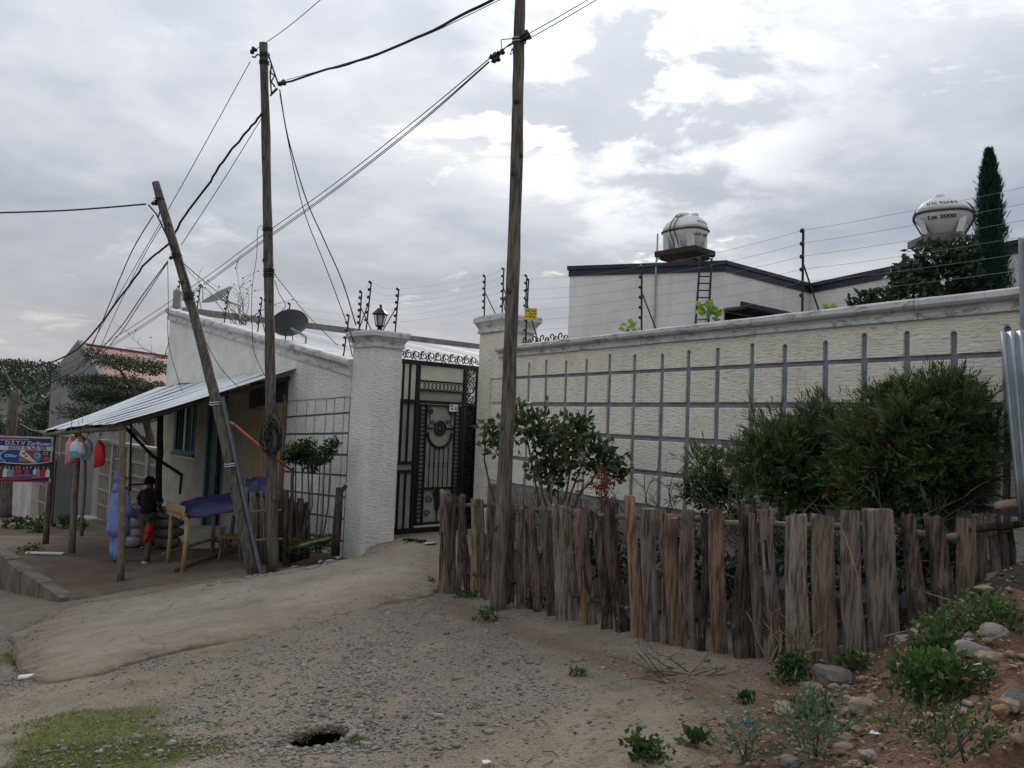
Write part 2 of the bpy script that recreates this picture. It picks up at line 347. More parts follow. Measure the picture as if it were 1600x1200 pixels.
LEAF('leaf_dark', (.012, .026, .014), (.035, .060, .026)); LEAF('leaf_rose', (.035, .06, .025), (.13, .165, .075))
LEAF('leaf_acacia', (.016, .030, .012), (.048, .075, .026)); LEAF('leaf_far', (.02, .034, .018), (.045, .066, .034))
LEAF('leaf_vine', (.10, .19, .025), (.24, .36, .06), .45); LEAF('leaf_weed', (.022, .05, .014), (.085, .15, .035))
LEAF('leaf_sage', (.05, .10, .06), (.13, .20, .13)); LEAF('leaf_rust', (.20, .05, .02), (.36, .11, .04)); LEAF('leaf_grass', (.07, .085, .02), (.16, .17, .05))
# ================================================================== THE SETTING: street, driveway, terrace, far land
APRON_PX = [(608, 846), (560, 866), (430, 890), (300, 912), (190, 930), (108, 944), (60, 962), (28, 985), (16, 1010), (28, 1034), (52, 1047), (100, 1052),
            (150, 1046), (187, 1036), (235, 1022), (285, 1012), (360, 996), (440, 978), (520, 956), (600, 936), (665, 924), (700, 905), (735, 870), (742, 852)]
APRON = [toground(u, v, apz) for u, v in APRON_PX]
APRON = [(p.x, p.y) for p in APRON]
APRON[-1] = (-.2, 14.9); APRON[0] = (-2.2, 14.0); APRON.append((-1.6, 16.0))
def inpoly(x, y, poly):
    x = np.asarray(x); y = np.asarray(y); c = np.zeros(x.shape, bool); j = len(poly) - 1
    for i in range(len(poly)):
        xi, yi = poly[i]; xj, yj = poly[j]
        c ^= ((yi > y) != (yj > y)) & (x < (xj - xi) * (y - yi) / (yj - yi + 1e-12) + xi); j = i
    return c
HOLE = toground(498, 1156)
def hole_d(x, y):
    a = .35; dx = x - HOLE.x; dy = y - HOLE.y
    u = dx * math.cos(a) + dy * math.sin(a); w = -dx * math.sin(a) + dy * math.cos(a)
    return np.sqrt((u / .15) ** 2 + (w / .09) ** 2) + .35 * fbm(x, y, 14, 2)
xs = np.concatenate([np.arange(-17, -5, .14), np.arange(-5, 4.4, .045), np.arange(4.4, 9, .15)]); xs = np.unique(np.concatenate([xs[np.abs(xs - HOLE.x) > .27], np.arange(HOLE.x - .27, HOLE.x + .27, .011)]))
ys = np.concatenate([np.arange(.6, 3.0, .06), np.arange(3.0, 7.0, .036), np.arange(7, 12, .075), np.arange(12, 26, .16)]); ys = np.unique(np.concatenate([ys[np.abs(ys - HOLE.y) > .2], np.arange(HOLE.y - .2, HOLE.y + .2, .011)]))
GX, GY = np.meshgrid(xs, ys)
hd = hole_d(GX, GY)
inside_ap = inpoly(GX, GY, APRON)
grv = np.clip(.5 + 1.7 * fbm(GX + 3, GY, .55, 3) + .55 * np.exp(-((GX + 1.5) ** 2 / 4 + (GY - 6.2) ** 2 / 3.5)) - .6 * smooth(0, 2.2, GX + .3), 0, 1)
grv = np.maximum(grv, .8 * smooth(-3.2, -4.2, GX) * smooth(12, 8, GY))
grv = smooth(.42, .72, grv + .45 * fbm(GX, GY, 2.4, 4))
MC = toground(160, 1135); MC2 = toground(60, 1040); MC3 = toground(10, 1030); MC4 = toground(120, 1200)
mossd = np.exp(-(((GX - MC.x) / .62) ** 2 + ((GY - MC.y) / .50) ** 2)) + .8 * np.exp(-(((GX - MC4.x) / .7) ** 2 + ((GY - MC4.y) / .3) ** 2)) + .55 * np.exp(-(((GX - MC2.x) / .6) ** 2 + ((GY - MC2.y) / .3) ** 2)) + .6 * np.exp(-(((GX - MC3.x) / .35) ** 2 + ((GY - MC3.y) / .9) ** 2))
moss = smooth(.36, .95, mossd * 1.25 + 2.0 * fbm(GX, GY, 2.6, 5))
ed = 1.0 + (GY - 3.5) * .61
soil = smooth(-.75, .15, GX - ed + .9 * fbm(GX, GY, 1.6, 4)) * smooth(6.9, 5.6, GY)
soil = np.maximum(soil, .5 * smooth(.5, .1, np.abs(GY - (9.3 - 1.75 * (GX + .73)) + .5)) * smooth(-1.2, -.4, GX))
garden_pit_shade = smooth(0.0, .5, ((GX + .73) * 3.56 + (GY - 9.41) * 2.92) / 4.6 - .1)
GZ = gz(GX, GY) + mound(GX, GY) + .05 * fbm(GX, GY, .9, 3) + .014 * fbm(GX, GY, 6, 3) * (1 - .3 * grv) + .020 * grv * np.abs(fbm(GX, GY, 14, 3)) + mound(GX, GY) * .75 * fbm(GX, GY, 2.5, 5)
GZ += .11 * soil * fbm(GX, GY, 4, 4)
GZ += .055 * np.exp(-((hd - 1.25) / .25) ** 2) * smooth(-.1, .15, (GY - HOLE.y) - .2 * (GX - HOLE.x))
HOLE_FACE = hd < 1.0
garden_pit_shade = np.maximum(garden_pit_shade, smooth(1.15, 1.0, hd)); grv = grv * smooth(.95, 1.15, hd)  # bed soil tone reused round the hole: pit shade put into the colour
GZ = np.where(inside_ap, GZ - .12, GZ)
ny, nx = GX.shape
idx = np.arange(nx * ny).reshape(ny, nx)
F = np.stack([idx[:-1, :-1], idx[:-1, 1:], idx[1:, 1:], idx[1:, :-1]], -1).reshape(-1, 4)

def ground_mat(name, conc=False):
    m, t = newmat(name); N = t.nodes.new; L = t.links.new
    out = N('ShaderNodeOutputMaterial'); b = N('ShaderNodeBsdfPrincipled'); L(b.outputs[0], out.inputs[0]); b.inputs['Roughness'].default_value = .95; b.inputs['Specular IOR Level'].default_value = .15
    tcn = N('ShaderNodeTexCoord')
    def noise(sc, det=6, ro=.6, st=(1, 1, 1)):
        mp = N('ShaderNodeMapping'); mp.inputs['Scale'].default_value = st; L(tcn.outputs['Object'], mp.inputs[0])
        n = N('ShaderNodeTexNoise'); n.inputs['Scale'].default_value = sc; n.inputs['Detail'].default_value = det; n.inputs['Roughness'].default_value = ro; L(mp.outputs[0], n.inputs['Vector']); return n.outputs['Fac']
    def rng(s, a, c, lo_=0., hi_=1.):
        n = N('ShaderNodeMapRange'); L(s, n.inputs[0]); n.inputs[1].default_value = a; n.inputs[2].default_value = c; n.inputs[3].default_value = lo_; n.inputs[4].default_value = hi_; return n.outputs[0]
    def mixc(f, a, c):
        n = N('ShaderNodeMix'); n.data_type = 'RGBA'
        for i, s in ((0, f), (6, a), (7, c)):
            if isinstance(s, tuple): n.inputs[i].default_value = C4(s)
            else: L(s, n.inputs[i])
        return n.outputs[2]
    def at(nm): n = N('ShaderNodeAttribute'); n.attribute_name = nm; return n.outputs['Fac']
    if conc:
        base = mixc(rng(noise(1.3), .35, .65), (.335, .285, .225), (.24, .203, .158))
        base = mixc(rng(noise(9, 8, .7), .55, .7, 0, .6), base, (.11, .092, .075))
        base = mixc(rng(noise(30, 4), .6, .75, 0, .5), base, (.30, .26, .21))
        base = mixc(rng(noise(.6, 7, .7, (1, 1, 1)), .52, .66, 0, .6), base, (.17, .133, .097))
        base = mixc(rng(noise(3.2, 8, .7), .56, .68, 0, .7), base, (.20, .155, .112))
        base = mixc(rng(noise(2.2, 8, .75, (1, 1, 1)), .60, .70, 0, .6), base, (.12, .107, .094))
    else:
        dirt = mixc(rng(noise(1.5), .35, .65), (.285, .234, .175), (.21, .171, .127))
        dirt = mixc(rng(noise(5.5, 7, .7), .52, .66, 0, .55), dirt, (.135, .108, .082))
        dirt = mixc(rng(noise(22, 6, .7), .54, .68, 0, .8), dirt, (.085, .068, .053))
        dirt = mixc(rng(noise(40, 4, .7), .62, .74, 0, .6), dirt, (.31, .27, .22))
        vo = N('ShaderNodeTexVoronoi'); vo.inputs['Scale'].default_value = 55; L(tcn.outputs['Object'], vo.inputs['Vector'])
        hs = N('ShaderNodeHueSaturation'); hs.inputs['Saturation'].default_value = .06; L(vo.outputs['Color'], hs.inputs['Color'])
        gr = mixc(rng(hs.outputs[0], .1, .8), (.152, .136, .116), (.245, .217, .18))
        gr = mixc(rng(vo.outputs['Distance'], .4, .9), gr, (.065, .056, .047))
        gmul = N('ShaderNodeMath'); gmul.operation = 'MULTIPLY'; L(at('gravel'), gmul.inputs[0]); L(rng(noise(2.6, 6, .65), .36, .60, .15, 1.0), gmul.inputs[1])
        base = mixc(gmul.outputs[0], dirt, gr)
        so_ = mixc(rng(noise(4), .35, .65), (.165, .098, .058), (.105, .063, .04)); so_ = mixc(rng(noise(28, 5, .7), .58, .7, 0, .7), so_, (.25, .18, .125))
        base = mixc(at('soil'), base, so_)
        gd = mixc(rng(noise(5), .35, .65), (.05, .038, .028), (.08, .06, .044)); base = mixc(at('garden_pit_shade'), base, gd)
        ms = mixc(rng(noise(16, 6), .35, .65), (.085, .095, .028), (.15, .145, .055)); base = mixc(at('moss'), base, ms)
    if conc:                                           # hairline cracks in the worn slab
        dn = N('ShaderNodeTexNoise'); dn.inputs['Scale'].default_value = 2.2; dn.inputs['Detail'].default_value = 5; L(tcn.outputs['Object'], dn.inputs['Vector'])
        mv = N('ShaderNodeVectorMath'); mv.operation = 'MULTIPLY_ADD'; L(dn.outputs['Color'], mv.inputs[0]); mv.inputs[1].default_value = (.7, .7, 0); L(tcn.outputs['Object'], mv.inputs[2])
        vc = N('ShaderNodeTexVoronoi'); vc.feature = 'DISTANCE_TO_EDGE'; vc.inputs['Scale'].default_value = .75; L(mv.outputs[0], vc.inputs['Vector'])
        ck = N('ShaderNodeMath'); ck.operation = 'MULTIPLY'; L(rng(vc.outputs['Distance'], .002, .012, .45, 0), ck.inputs[0]); L(rng(noise(1.1, 3), .42, .55), ck.inputs[1])
        em = N('ShaderNodeMath'); em.operation = 'MULTIPLY'; em.use_clamp = True; L(at('edge'), em.inputs[0]); L(rng(noise(2.4, 7, .7), .32, .58, .5, 1.9), em.inputs[1])
        dd_ = mixc(rng(noise(5.5, 7, .7), .45, .62), (.235, .187, .135), (.15, .12, .088)); base = mixc(em.outputs[0], base, dd_)
        base = mixc(ck.outputs[0], base, (.07, .056, .044))
    L(base, b.inputs['Base Color'])
    bn = N('ShaderNodeBump'); bn.inputs['Strength'].default_value = .9; bn.inputs['Distance'].default_value = .035
    ad = N('ShaderNodeMath'); ad.operation = 'ADD'; L(noise(9, 8, .7), ad.inputs[0])
    if conc: L(rng(noise(45, 5, .7), 0, 1, 0, .35), ad.inputs[1])
    else: L(rng(vo.outputs['Distance'], 0, 1, .6, 0), ad.inputs[1])
    L(ad.outputs[0], bn.inputs['Height']); L(bn.outputs[0], b.inputs['Normal'])
    return m
MT['ground'] = ground_mat('ground'); MT['concrete_drive'] = ground_mat('concrete_drive', True)
MT['terrace'] = MAT('terrace', (.125, .088, .06), (.085, .06, .043), 1.6, rough=.95, bump=.7, bscale=9, bdist=.02, c3=(.15, .12, .092), stain=((.21, .18, .145), 0, .60, .72, 18, (1, 1, 1), .6))
MT['kerb'] = MAT('kerb', (.17, .145, .115), (.105, .09, .07), 3, rough=.95, bump=.8, bscale=12, bdist=.02, stain=((.05, .065, .025), 0, .55, .7, 2, (1, 1, 1), .8))
MT['farland'] = MAT('farland', (.05, .06, .032), (.035, .045, .025), .05, rough=1, coord='Object')
F = F[~HOLE_FACE.ravel()[F].all(1)]
g = npmesh('ground', np.stack([GX, GY, GZ], -1).reshape(-1, 3), F, MT['ground'], smooth_=True, attrs=dict(gravel=grv.ravel(), moss=moss.ravel(), soil=soil.ravel(), garden_pit_shade=garden_pit_shade.ravel()))
tag(g, 'sloping street of packed dirt and worn gravel', None, None, 'structure')
pt = MB(); hz0 = float(gz(HOLE.x, HOLE.y)); R = []
def gz_at(x, y):
    i = np.clip(np.searchsorted(xs, x), 1, len(xs) - 1); j = np.clip(np.searchsorted(ys, y), 1, len(ys) - 1); return GZ[j, i]
for (r_, dz) in ((.46, 0), (.44, -.1), (.46, -.35), (.42, -.75), (.05, -.8)):
    ring = []
    for k in range(24):
        x, y = HOLE.x + r_ * math.cos(k * PI / 12), HOLE.y + r_ * math.sin(k * PI / 12); ring.append((x, y, float(gz_at(x, y)) - .006 if dz == 0 else hz0 + dz))
    R.append(ring)
pt.rings(R, False); tag(pt.build('pit', MT['terrace'], None, True), 'dark cavity under the broken road surface', None, None, 'structure')
# far land beyond the near ground, a sheet with a hole where the near ground lies
fx = np.concatenate([np.arange(-600, -60, 40), np.arange(-60, -18, 4), [-16.9], np.arange(-12, 8, 4), [8.85], np.arange(12, 60, 4), np.arange(60, 600, 40)])
fy = np.concatenate([np.arange(-60, 0, 6), [.66], np.arange(4, 24, 4), [25.8], np.arange(30, 80, 5), np.arange(80, 900, 40)])
FX, FY = np.meshgrid(fx, fy)
FZ = gz(FX, np.maximum(FY, -30)) - .5 * smooth(0, 12, FX * 0 + np.maximum(np.maximum(-17 - FX, FX - 9), np.maximum(.6 - FY, FY - 26))) * 0
FZ = FZ + smooth(120, 420, FY) * smooth(-20, -160, FX) * (15 + 14 * fbm(FX, FY, .006, 3) * 2) + smooth(150, 500, FY) * 6
nyf, nxf = FX.shape; idf = np.arange(nxf * nyf).reshape(nyf, nxf)
FF = np.stack([idf[:-1, :-1], idf[:-1, 1:], idf[1:, 1:], idf[1:, :-1]], -1).reshape(-1, 4)
cxm = (FX[:-1, :-1] + FX[1:, 1:]).ravel() / 2; cym = (FY[:-1, :-1] + FY[1:, 1:]).ravel() / 2
FF = FF[~((cxm > -17) & (cxm < 8.9) & (cym > .6) & (cym < 25.9))]
tag(npmesh('terrain', np.stack([FX, FY, FZ - .02], -1).reshape(-1, 3), FF, MT['farland'], smooth_=True), 'falling hillside with a low far ridge', None, None, 'structure')

def slab(name, poly, zf, mat, skirt, step, wob=.03, amp=.02, smooth_=True, feather=0):
    """irregular sheet with a real edge, triangulated from a wavy outline"""
    out = []
    for i in range(len(poly)):
        a = Vector(poly[i]); b = Vector(poly[(i + 1) % len(poly)]); n = max(1, int((b - a).length / step))
        nrm = Vector((b.y - a.y, a.x - b.x)).normalized() if (b - a).length > 0 else Vector((0, 0))
        for k in range(n):
            p = a.lerp(b, k / n); q = p + nrm * float(fbm(np.array(p.x), np.array(p.y), 3.0, 3)) * wob * 4; out.append(q)
    nb = len(out); pts = list(out)
    x0, x1 = min(p.x for p in out), max(p.x for p in out); y0, y1 = min(p.y for p in out), max(p.y for p in out)
    gxx, gyy = np.meshgrid(np.arange(x0, x1, step), np.arange(y0, y1, step))
    gxx = gxx + RNG.uniform(-.25, .25, gxx.shape) * step; gyy = gyy + RNG.uniform(-.25, .25, gyy.shape) * step
    ins = inpoly(gxx, gyy, [(p.x, p.y) for p in out])
    pts += [Vector((float(a), float(b))) for a, b in zip(gxx[ins], gyy[ins])]
    ve, _, fa, ov, _, _ = geometry.delaunay_2d_cdt(pts, [(i, (i + 1) % nb) for i in range(nb)], [], 1, 1e-4)
    X = np.array([v.x for v in ve]); Y = np.array([v.y for v in ve])
    Z = zf(X, Y) + amp * fbm(X, Y, 1.1, 3) + amp * .6 * fbm(X, Y, 5, 3)
    if feather:                                         # worn, rounded-off margin
        ob = np.array([(p.x, p.y) for p in out]); D = np.full(len(X), 9.0)
        for k in range(0, len(ob)): D = np.minimum(D, (X - ob[k, 0]) ** 2 + (Y - ob[k, 1]) ** 2)
        Z = Z - feather * np.exp(-np.sqrt(D) / .16) * (1 + 1.2 * fbm(X, Y, 2.5, 3))
    mb = MB(); mb.v = [(float(a), float(b), float(c)) for a, b, c in zip(X, Y, Z)]
    for f in fa: mb.f.append(tuple(f)); mb.m.append(0)
    inv = {}
    for i, o_ in enumerate(ov):
        for k in o_:
            if k < nb: inv[k] = i
    bd = [inv[i] for i in range(nb) if i in inv]; base = len(mb.v)
    mb.v += [(mb.v[i][0] + rnd(-.012, .012), mb.v[i][1] + rnd(-.012, .012), mb.v[i][2] - skirt) for i in bd]
    for k in range(len(bd)):
        j = (k + 1) % len(bd); mb.f.append((bd[k], base + k, base + j, bd[j])); mb.m.append(1 if isinstance(mat, list) else 0)
    ob_ = mb.build(name, mat, None, smooth_)
    if feather: ob_.data.attributes.new('edge', 'FLOAT', 'POINT').data.foreach_set('value', np.concatenate([np.exp(-np.sqrt(D) / .32), np.ones(len(mb.v) - len(D))]).astype(np.float32))
    return ob_
drive = slab('driveway', APRON, apz, MT['concrete_drive'], .3, .10, .09, .05, True, .045)
tag(drive, 'worn concrete driveway apron sloping from the gate', None, None, 'structure')
# terrace under the lean-to
TC = toground(108, 934, lambda x, y: -1.27)
TERR = [(TC.x, TC.y), (-5.2, 12.55), (-4.2, 12.75), (-3.1, 13.35), (-2.5, 13.9), (-9.9, 22.2), (-14.0, 26.8), (-17.5, 25.5), (-10.6, 16.4), (-8.2, 13.75)]
terr = slab('terrace', TERR, plz, [MT['terrace'], MT['kerb']], .8, .22, .03, .05)
tag(terr, 'raised earth terrace with a rough kerb under the lean-to', None, None, 'structure')
# rough kerb stones capping the terrace edge
kp = [Vector((TC.x, TC.y)), Vector((-8.2, 13.75)), Vector((-10.6, 16.4)), Vector((-12.6, 18.8))]
ki = 0
for a, b in zip(kp[:-1], kp[1:]):
    n = int((b - a).length / 1.15)
    for k in range(n):
        p = a.lerp(b, (k + .5) / n); d = (b - a).normalized(); mb = MB(); h = (b - a).length / n / 2 - .003
        mb.cbox(-h, h, -.10, .13, -.6, .03 + rnd(-.012, .012), .012)
        mb.v = [(x + rnd(-.012, .012), y + rnd(-.014, .014), z + rnd(-.012, .012)) for x, y, z in mb.v]
        ko = mb.build('kerb_stone', MT['kerb'], terr, False, frame((p.x, p.y, float(plz(p.x, p.y))), d))
# ================================================================== RIGHT COMPOUND WALL
RO = P(770, 631, 14.06); RO = Vector((RO.x, RO.y, 0)); a = math.radians(-32.4)
RD = Vector((-math.sin(a), -math.cos(a), 0)); RN = Vector((-RD.y, RD.x, 0))       # along the wall towards the viewer; inward normal
RM = frame(RO, RD)
def rw(u, v): q = hit(u, v, RO, RN) - RO; return q.dot(RD), q.z
wall = empty('compound_wall', RM, 'cream stucco compound wall with a grid of square panels behind the picket fence', 'wall')
MB().box(.25, 10.5, .03, .27, -1.6, 2.73).build('backing', MT['groove'], wall)
GU = [-.10, .55, 1.12, 1.62, 2.16, 2.68, 3.22, 3.76, 4.31, 4.79, 5.28, 5.81, 6.27, 6.79, 7.24, 7.69, 8.14, 8.6, 9.08, 9.56, 10.5]
GR = [2.37, 1.91, 1.46, 1.0, .54, .08, -.38, -.84]; gw = .031
for i in range(len(GU) - 1):
    for j in range(len(GR) - 1):
        mb = MB(); d = .03 + rnd(-.004, .004)
        mb.cbox(GU[i] + gw + rnd(0, .008), GU[i + 1] - gw - rnd(0, .008), .03 - d, .034, GR[j + 1] + gw * .9 + rnd(0, .006), GR[j] - gw * .9 - rnd(0, .006), .008)
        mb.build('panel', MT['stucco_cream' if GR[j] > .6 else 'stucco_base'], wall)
poly = [(.25, 2.73)]; poly.append((.25, GR[0] + gw * .7))
for i, gu in enumerate(GU[1:-1]):
    t = 2.62 + rnd(-.03, .03)
    poly += [(gu - gw, GR[0] + gw * .7), (gu - gw, t - .02), (gu - gw * .4, t), (gu + gw * .4, t), (gu + gw, t - .02), (gu + gw, GR[0] + gw * .7)]
poly += [(GU[-1], GR[0] + gw * .7), (GU[-1], 2.73)]
bm = bmesh.new()                                     # comb-shaped top band
lo_ = [bm.verts.new((p[0], 0, p[1])) for p in poly]; f = bm.faces.new(lo_); r = bmesh.ops.extrude_face_region(bm, geom=[f])
for v in r['geom']:
    if isinstance(v, bmesh.types.BMVert): v.co.y = .034
bmesh.ops.triangulate(bm, faces=[f for f in bm.faces if len(f.verts) > 4]); bmesh.ops.recalc_face_normals(bm, faces=bm.faces)
me = bpy.data.meshes.new('top_band'); bm.to_mesh(me); bm.free(); me.materials.append(MT['stucco_cream']); link('top_band', me, wall)
CP = [(.0, 2.725), (-.035, 2.735), (-.035, 2.775), (-.018, 2.785), (-.03, 2.815), (-.085, 2.835), (-.105, 2.86), (-.105, 2.905), (-.08, 2.925), (.33, 2.925), (.36, 2.90), (.36, 2.86), (.29, 2.80), (.29, 2.725)]
cu = .16
while cu < 10.4:
    l = min(1.9 + rnd(-.2, .2), 10.5 - cu)
    R = []
    for k in range(5):
        x = cu + (l - .008) * k / 4
        R.append([(x, y + rnd(-.003, .003), z + rnd(-.004, .004)) for y, z in CP])
    MB().rings(R).build('coping', MT['coping'], wall); cu += l
# ------------------------------------------------------------------ gate pillars
def capital(prof, x0, x1, y0, y1):
    return MB().rings([[(x0 - o, y0 - o, z), (x1 + o, y0 - o, z), (x1 + o, y1 + o, z), (x0 - o, y1 + o, z)] for o, z in prof])
def capprof(z0, h): return [(.0, z0), (.035, z0), (.035, z0 + .16 * h), (.02, z0 + .2 * h), (.03, z0 + .34 * h), (.075, z0 + .58 * h), (.10, z0 + .66 * h), (.10, z0 + .9 * h), (.085, z0 + h), (.05, z0 + h)]
pr = empty('gate_pillar', RM, 'cream stucco gate pillar joined to the panelled wall', 'pillar', 'gate pillars')
MB().box(-.56, .25, .03, .66, -1.6, 3.21).build('shaft', MT['stucco_cream'], pr)
MB().prism([(-.56, -1.6), (-.10 - gw, -1.6), (-.10 - gw, 2.37), (.25, 2.37), (.25, 3.20), (-.56, 3.20)], .0, .028).build('render_face', MT['stucco_cream'], pr)
capital(capprof(3.21, .31), -.56, .25, .0, .66).build('capital', MT['coping'], pr)
LC = Vector((-2.29, 12.9, 0)); LD = Vector((.669, -.743, 0)).normalized(); LN = Vector((-LD.y, LD.x, 0)); LM = frame(LC, LD)
def lw(u, v): q = hit(u, v, LC, LN) - LC; return q.dot(LD), q.z
GD = LN.copy(); GN = -LD; GO = LC + GN * .45; GM = frame(GO, GD)       # gate frame: x to the right, y inward
def gp(u, v): q = hit(u, v, GO, GN) - GO; return q.dot(GD), q.z
pl = empty('gate_pillar', LM, 'white stucco gate pillar between the gate and the house wall', 'pillar', 'gate pillars')
MB().box(-.66, 0, 0, .56, -1.5, 2.76).build('shaft', MT['stucco_white'], pl)
capital(capprof(2.76, .27), -.66, 0, 0, .56).build('capital', MT['coping'], pl)
def lantern(M, label):
    t = empty('lantern', M, label, 'lantern', 'lanterns on the gate pillars')
    b = MB(); b.lathe([(.09, 0), (.09, .02), (.045, .035), (.04, .09), (.075, .11), (.075, .13)], 6); b.build('base', MT['black_iron'], t)
    for k in range(6):
        a0 = 2 * PI * k / 6; MB().tube([(.07 * math.cos(a0), .07 * math.sin(a0), .13), (.105 * math.cos(a0), .105 * math.sin(a0), .31)], .008, 4).build('bar', MT['black_iron'], t)
    MB().lathe([(.055, .13), (.085, .30), (.05, .30)], 6).build('glass', MT['frosted'], t)
    b = MB(); b.lathe([(.135, .31), (.14, .325), (.05, .42), (.02, .43), (.018, .455), (.026, .47), (.012, .49)], 6); b.build('cap', MT['black_iron'], t)
lantern(LM @ Matrix.Translation((-.33, .3, 3.03)), 'black lantern on the pillar left of the gate')
lantern(RM @ Matrix.Translation((-.12, .33, 3.52)), 'black lantern on the pillar right of the gate, half behind the tall pole')
# ------------------------------------------------------------------ the gate
gate = empty('gate', GM, 'black wrought iron gate with pale sheet panels and a wicket door', 'gate')
IR = MT['black_iron']
def bar(x0, x1, z0, z1, y=0, d=.02, nm='bar', par=gate): return MB().box(x0, x1, y - d, y + d, z0, z1).build(nm, IR, par)
GL, GRt = .12, 2.62
bar(GL, GRt, 2.56, 2.64, 0, .028, 'frame_bar'); bar(GL, GRt, 1.875, 1.935, 0, .026, 'frame_bar'); bar(GL, GRt, -.43, -.34, 0, .028, 'frame_bar')
bar(1.19, 1.26, -.34, 2.56, 0, .027, 'frame_bar'); bar(2.27, 2.34, -.34, 2.56, 0, .027, 'frame_bar'); bar(2.57, 2.63, -.34, 2.62, 0, .03, 'frame_bar')
bar(GL, 1.19, .79, .84, 0, .018, 'frame_bar'); bar(GL, 1.19, .64, .69, 0, .018, 'frame_bar'); bar(GL, GL + .06, -.34, 2.56, 0, .025, 'frame_bar')
bar(1.26, 2.27, 2.27, 2.30, 0, .016, 'frame_bar'); bar(1.26, 2.27, 2.10, 2.13, 0, .016, 'frame_bar')
for x in (.28, .44, .60, .76, .91, 1.05):
    bar(x - .012, x + .012, .84, 1.875); bar(x - .012, x + .012, 1.935, 2.56); bar(x - .012, x + .012, -.34, .64)
def sheet(x0, x1, z0, z1, m): return MB().box(x0, x1, .034, .042, z0, z1).build('sheet', m, gate)
sheet(GL, 1.20, 1.93, 2.58, MT['frosted']); sheet(1.25, 2.28, 2.12, 2.58, MT['frosted']); sheet(1.25, 2.28, 1.9, 2.11, MT['steel_panel'])
sheet(GL, 1.20, -.38, 1.92, MT['steel_panel'])
sheet(2.33, 2.58, -.38, 1.9, MT['void'])
def circles(x, z0, z1, r, par, horiz=False):
    n = int((z1 - z0) / (r * 1.45)); b = MB()
    for k in range(n):
        c = z0 + r + (z1 - z0 - 2 * r) * k / max(1, n - 1)
        b.tube([((c if horiz else x) + r * math.cos(t * PI / 6), 0, (x if horiz else c) + r * math.sin(t * PI / 6)) for t in range(13)], .008, 4, False)
    return b.build('ring_row', IR, par)
circles(2.20, 1.27, 2.26, .062, gate, True)
def spiral(cx, cz, r, a0, turns, sgn=1, n=18):
    return [(cx + r * (1 - .82 * k / n) * math.cos(a0 + sgn * turns * 2 * PI * k / n), 0, cz + r * (1 - .82 * k / n) * math.sin(a0 + sgn * turns * 2 * PI * k / n)) for k in range(n + 1)]
x = GL + .06; k = 0                                    # scrollwork over the gate
while x < GRt:
    b = MB(); s = 1 if k % 2 else -1
    b.tube(spiral(x, 2.735, .085, s * PI / 2, 1.35, s), .010, 4); b.tube(spiral(x + .09, 2.70, .05, -s * PI / 2, 1.1, -s, 12), .008, 4)
    b.tube([(x - .1, 0, 2.65), (x - .02, 0, 2.80), (x + .06, 0, 2.78), (x + .14, 0, 2.66)], .008, 4); b.tube(spiral(x - .06, 2.78, .035, 0, .9, 1, 8), .007, 4)
    b.build('scroll', IR, gate); x += .165; k += 1
z = -.25; k = 0
while z < 2.5:                                         # scrollwork strip on the right
    b = MB(); s = 1 if k % 2 else -1
    b.tube(spiral(2.455, z + .09, .095, s * PI / 2, 1.4, s), .012, 4); b.tube(spiral(2.40 if s > 0 else 2.51, z + .02, .045, 0, 1.1, -s, 10), .009, 4)
    b.tube([(2.36, 0, z), (2.455 + s * .06, 0, z + .05), (2.55, 0, z + .17)], .009, 4); b.tube(spiral(2.51 if s > 0 else 2.40, z + .15, .04, PI, 1.1, s, 8), .008, 4)
    b.build('scroll', IR, gate); z += .18; k += 1
# wicket door
wd = MB().box(1.28, 1.32, -.02, .02, -.3, 1.87).build('wicket_door', IR, gate)
def wbar(x0, x1, z0, z1, nm='bar'): return MB().box(x0, x1, -.018, .018, z0, z1).build(nm, IR, wd)
wbar(2.22, 2.26, -.3, 1.87, 'stile'); wbar(1.32, 2.22, -.3, -.25, 'rail'); wbar(1.32, 2.22, .33, .37, 'rail'); wbar(1.32, 2.22, 1.84, 1.87, 'rail')
wbar(1.43, 1.455, -.25, 1.84, 'stile'); wbar(2.085, 2.11, -.25, 1.84, 'stile'); wbar(1.455, 1.60, 1.42, 1.45, 'rail'); wbar(1.92, 2.085, 1.42, 1.45, 'rail')
circles(1.375, -.25, 1.84, .05, wd); circles(2.165, -.25, 1.84, .05, wd)
MB().box(1.32, 2.24, .026, .034, -.28, 1.86).build('sheet', MT['steel_panel'], wd)
b = MB(); b.tube([(1.765 + .125 * math.cos(t * PI / 10), 0, 1.44 + .125 * math.sin(t * PI / 10)) for t in range(21)], .016, 5, False)
b.tube([(1.765 + .045 * math.cos(t * PI / 6), 0, 1.44 + .045 * math.sin(t * PI / 6)) for t in range(13)], .012, 4, False)
for t in range(14): b.tube([(1.765 + .045 * math.cos(t * PI / 7), 0, 1.44 + .045 * math.sin(t * PI / 7)), (1.765 + .12 * math.cos(t * PI / 7), 0, 1.44 + .12 * math.sin(t * PI / 7))], .009, 4)
b.build('rosette', IR, wd)
MB().tube([(1.765 + .27 * math.cos(PI + t * PI / 16), 0, 1.36 + .27 * math.sin(PI + t * PI / 16)) for t in range(17)], .025, 6).build('crescent', IR, wd)
for s in (-1, 1):
    b = MB(); b.tube([(1.765 + s * .30, 0, 1.46), (1.765 + s * .22, 0, 1.52), (1.765 + s * .26, 0, 1.68), (1.765 + s * .2, 0, 1.78)], .01, 4)
    b.tube(spiral(1.765 + s * .22, 1.75, .07, PI / 2, 1.3, -s, 14), .01, 4); b.tube(spiral(1.765 + s * .16, 1.55, .05, 0, 1.2, s, 12), .009, 4); b.build('scroll', IR, wd)
